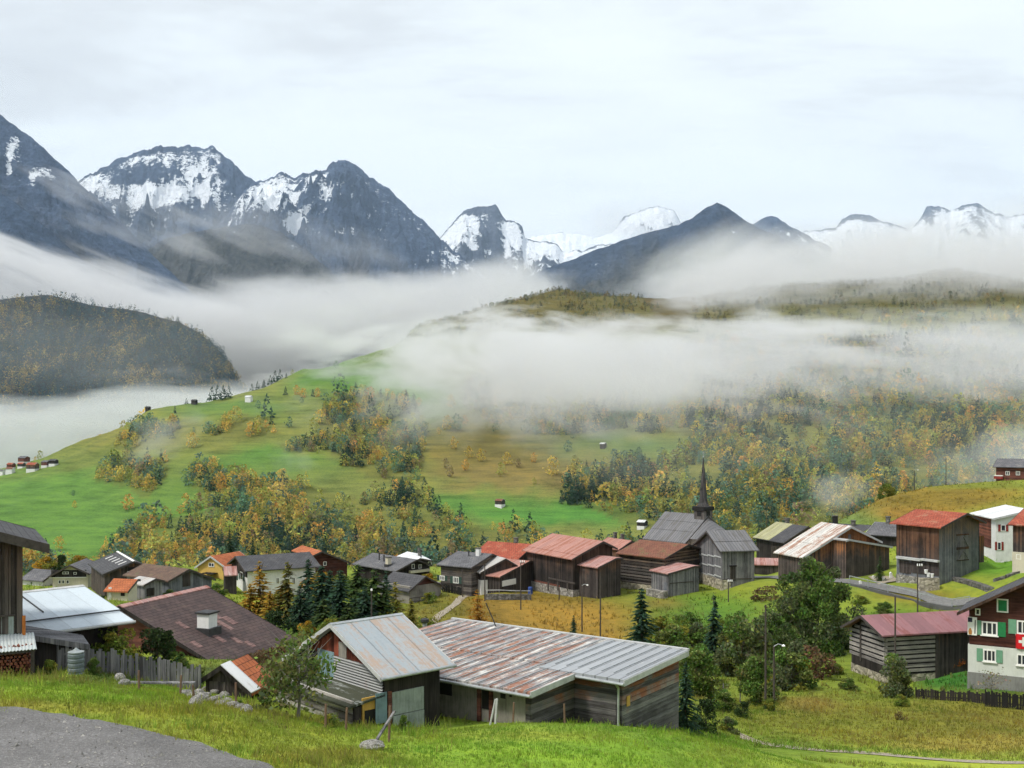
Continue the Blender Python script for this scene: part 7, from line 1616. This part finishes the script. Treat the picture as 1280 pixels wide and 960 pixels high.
# the trees one can pick out on the meadows
for x, y, k, h, lb in ((564, 511, 'gold', 8, 'wide golden birch highest in the brown clearing'), (559, 541, 'gold', 8, 'golden birch beside the dark alder in the clearing'), (571, 542, 'bluegreen', 9, 'dark alder touching the golden birch in the clearing'), (567, 564, 'gold', 6.5, 'round golden birch in the middle of the clearing'),
    (586, 576, 'gold', 6, 'small pale birch left of the pair in the clearing'), (601, 580, 'gold', 6.5, 'round birch with a dark foot in the clearing'), (582, 590, 'orange', 5.5, 'small orange birch lowest on the left of the clearing'), (634, 584, 'gold', 6.5, 'birch in the right half of the clearing'), (626, 598, 'ygreen', 6, 'low pair of yellow green birches in the clearing'),
    (667, 580, 'orange', 5, 'thin orange birch above the right golden one'), (690, 598, 'gold', 9.5, 'tall golden birch alone at the right of the clearing'), (718, 588, 'ygreen', 6, 'yellow green birch at the wood edge of the clearing'), (648, 585, 'brown', 5, 'brown bush in the middle right of the clearing'), (563, 598, 'brown', 5.5, 'brown bush at the lower left of the clearing'), (557, 588, 'brown', 5, 'brown bush by the wood edge in the clearing'),
    (357, 498, 'spruce', 8, 'broad dark spruce left of the orange birches high on the hill'), (391, 497, 'spruce', 7, 'dark spruce right of the orange birches high on the hill'), (371, 498, 'orange', 6, 'orange birch between two dark spruces high on the hill'), (379, 498, 'orange', 5.5, 'second orange birch between two dark spruces'), (397, 499, 'orange', 5.5, 'orange birch right of the right dark spruce'),
    (476, 498, 'spruce', 8, 'spruce on the upper edge of the middle wood'), (426, 497, 'bluegreen', 19, 'tall slim tree rising above the middle wood'), (526, 565, 'gold', 7, 'golden birch beside the dark spruces of the middle wood'), (504, 515, 'gold', 9, 'golden birch at the top right of the middle wood'),
    (420, 455, 'bluegreen', 5, 'dome shaped tree on the skyline of the hill'), (338, 478, 'spruce', 9, 'leftmost skyline spruce of the upper group'), (344, 475, 'spruce', 11, 'tallest skyline spruce of the upper group'), (350, 473, 'spruce', 10, 'rightmost skyline spruce of the upper group'), (330, 480, 'spruce', 8, 'low skyline spruce left of the upper group'), (322, 484, 'spruce', 9, 'outer low spruce of the upper skyline group'), (315, 488, 'spruce', 9, 'spruce at the lower end of the upper skyline group'),
    (251, 503, 'spruce', 8, 'leftmost slim spruce of the lower skyline group'), (258, 502, 'spruce', 9.5, 'slim tall spruce in the lower skyline group'), (265, 501, 'spruce', 12, 'tall spruce in the lower skyline group'), (272, 501, 'spruce', 13, 'tallest broad spruce of the lower skyline group'), (279, 500, 'spruce', 12, 'spruce near the right of the lower skyline group'), (286, 500, 'spruce', 11, 'rightmost spruce of the lower skyline group'), (233, 506, 'spruce', 5, 'small spruce left of the dark skyline hut'),
    (125, 532, 'orange', 7, 'orange tree on the left skyline slope'), (215, 537, 'gold', 8, 'golden birch at the edge of the small misty wood'), (240, 562, 'gold', 8, 'golden birch below the small misty wood'), (160, 640, 'orange', 7, 'small orange birch low on the left meadow'), (181, 514, 'brown', 5, 'brown bush beside the skyline hut'), (710, 566, 'bluegreen', 6, 'dark tree on the upper clearing'), (770, 590, 'spruce', 7, 'spruce at the lower end of the upper clearing'), (765, 585, 'spruce', 5, 'small spruce beside the clearing edge'), (733, 587, 'spruce', 6, 'spruce on the left edge of the lower wood'), (818, 590, 'spruce', 6, 'small dark spruce right in the upper clearing')):
    p = on_ground(x, y, 540, 1400); hill_tree(k, p - np.array((0, 0, .2)), h * (1.0 if h > 12 or k == 'spruce' else 1.5), lb, 'single trees on the meadow hill')
rest = ~single
tag(link('forest', forest_mesh('forest', pos[rest], hg[rest], kind[rest], col[rest], 78, 12, 1.15)), 'mixed autumn wood of gold birches and dark alders covering the hill', kind='stuff')
# dark spruce stand on the right of the middle wood, low hedge
# ------------------------------------------------------------------ woods on the mountainside at the left
me = bpy.data.objects['wooded_mountain'].data
co = np.empty(len(me.vertices) * 3, np.float32); me.vertices.foreach_get('co', co); co = co.reshape(-1, 3)
nr = len(co) // 260; gco = co.reshape(nr, 260, 3)
M_ = 15000; i = rng.integers(8, 122, M_); j = rng.integers(60, 259, M_); fu, fv = rng.random((M_, 1)), rng.random((M_, 1))
p = gco[i, j] * (1 - fu) * (1 - fv) + gco[i + 1, j] * fu * (1 - fv) + gco[i, j + 1] * (1 - fu) * fv + gco[i + 1, j + 1] * fu * fv
g2 = fbm(p[:, 0] / 90, p[:, 2] / 90 + p[:, 1] / 160, 4, 201)
gold = rng.random(M_) < np.clip(.22 + g2 * 1.1, .04, .75)
cl = np.where(gold[:, None], np.array((.36, .27, .10)), np.array((.045, .088, .105))); br = rng.random(M_) < .22; cl[br & ~gold] = (.16, .15, .08)
tag(link('forest', forest_mesh('mountain_forest', p.astype(float), rng.uniform(17, 34, M_) * np.where(gold, .75, 1), np.where(gold, 'round', 'cone'), cl * np.exp(rng.normal(0, .2, (M_, 1))), 30, 13, 1.25)), 'dark spruce forest with golden larches on the far mountainside', kind='stuff')

# ------------------------------------------------------------------ grass
def grass(name, n, box, hmin, hmax, w, label, seed, keepf=None, dry=.2, blades=3, u_rng=.56):
    rng = np.random.default_rng(seed); y0, y1 = box
    Y = np.exp(rng.uniform(math.log(y0), math.log(y1), n)); X = rng.uniform(-u_rng, u_rng, n) * Y
    Z = ground_z(X, Y); px = CX + FPX * X / Y; py = HY - FPX * Z / Y
    k = np.ones(n, bool)
    if keepf is not None: k = keepf(px, py, X, Y, rng)
    X, Y, Z = X[k], Y[k], Z[k]; n = len(X)
    c, _ = cover(X, Y)
    clump = fbm(X / .9, Y / .9, 3, seed); H_ = rng.uniform(hmin, hmax, n) * np.clip(1 + clump * 1.1, .35, 2)
    c = c * np.exp(rng.normal(0, .22, (n, 1))) * (1 + .35 * clump[:, None]); pt_ = fbm(X / 3.5, Y / 3.5, 3, seed + 9); c = c * (1 + np.clip(pt_, -.6, .6)[:, None] * np.array((.55, .15, .1))); dr_ = rng.random(n) < dry * (1 + 1.6 * pt_); c[dr_] = c[dr_] * .4 + np.array((.24, .19, .075)) * .6
    v = []; cs = []
    for b in range(blades):
        a = rng.uniform(0, 6.283, n); off = rng.normal(0, .06, (n, 2)) * (hmax / .25); ln = H_ * rng.uniform(.6, 1.15, n); be = rng.normal(0, .35, (n, 2)) * ln[:, None]
        bx, by = X + off[:, 0], Y + off[:, 1]; dx, dy = np.cos(a) * w, np.sin(a) * w
        v.append(np.stack((np.stack((bx - dx, by - dy, Z - .03), -1), np.stack((bx + dx, by + dy, Z - .03), -1), np.stack((bx + be[:, 0] + dx * .25, by + be[:, 1] + dy * .25, Z + ln), -1), np.stack((bx + be[:, 0] - dx * .25, by + be[:, 1] - dy * .25, Z + ln), -1)), 1))
        cs.append(c)
    v = np.concatenate(v).reshape(-1, 3); cs = np.repeat(np.concatenate(cs), 4, 0)
    o = link(name, np_mesh(name, v, np.arange(len(v)).reshape(-1, 4), 4, LEAF, False, np.clip(cs, .005, .7))); return tag(o, label, kind='stuff')
ROADP = [(-420, 870), (-150, 880), (0, 889), (80, 897), (150, 909), (250, 935), (340, 962), (420, 1005), (560, 1065), (300, 1200), (-600, 1100)]
def not_road(px, py, X, Y, rng):
    j = fbm(X / .8, Y / .8, 3, 3) * 6
    return ~in_poly(px, py - j, ROADP)
def lawn(px, py, X, Y, rng): return not_road(px, py, X, Y, rng) & ~((Y > 43) & (px > 520) & (px < 850))
grass('grass', 78000, (26, 47), .04, .12, .010, 'short green grass of the meadow and bank in the foreground', 31, lawn, .14, 3)
def bank(px, py, X, Y, rng): return not_road(px, py, X, Y, rng) & (px < 560) & (py > 838) & (rng.random(len(px)) < np.clip(.4 + fbm(X / 2.2, Y / 2.2, 3, 61) * 1.3, 0, 1)) & (Y < 45)
grass('weeds', 13000, (27, 46), .12, .36, .014, 'rough weeds and dry stalks on the grass bank', 32, bank, .35, 4)
def field(px, py, X, Y, rng): return (px > 850) & ~((py > 934 + (px - 925) * .055) & (py < 944 + (px - 925) * .06))
grass('meadow_grass', 42000, (50, 84), .07, .22, .022, 'tufted yellow green grass of the right field', 33, field, .3, 3)
def yard(px, py, X, Y, rng): return (px < 860) & (rng.random(len(px)) < np.clip(.6 + fbm(X / 4, Y / 4, 3, 66), 0, 1)) & not_road(px, py, X, Y, rng)
grass('meadow_grass', 30000, (46, 86), .08, .26, .02, 'rank grass in the yards behind the plank fence and sheds', 35, yard, .25, 3)
def slope(px, py, X, Y, rng): return ~((px > 940) & (py < 760) & (py > 705)) & (rng.random(len(px)) < np.clip(.55 + fbm(X / 5, Y / 5, 3, 64), 0, 1))
grass('meadow_grass', 36000, (84, 205), .14, .42, .05, 'coarse grass and bracken on the village slope', 34, slope, .3, 3)
# ------------------------------------------------------------------ render settings
vs = scene.view_settings; vs.view_transform = 'Standard'; vs.look = 'None'; vs.exposure = 0.12; vs.gamma = 1.0; vs.use_curve_mapping = False
c = scene.cycles; c.use_denoising = True; c.max_bounces = 6; c.diffuse_bounces = 2; c.glossy_bounces = 2; c.transmission_bounces = 2; c.transparent_max_bounces = 6
c.volume_bounces = 2; c.volume_step_rate = 1.0; c.volume_max_steps = 96; c.use_adaptive_sampling = True; c.adaptive_threshold = 0.035
c.sample_clamp_indirect = 4.0
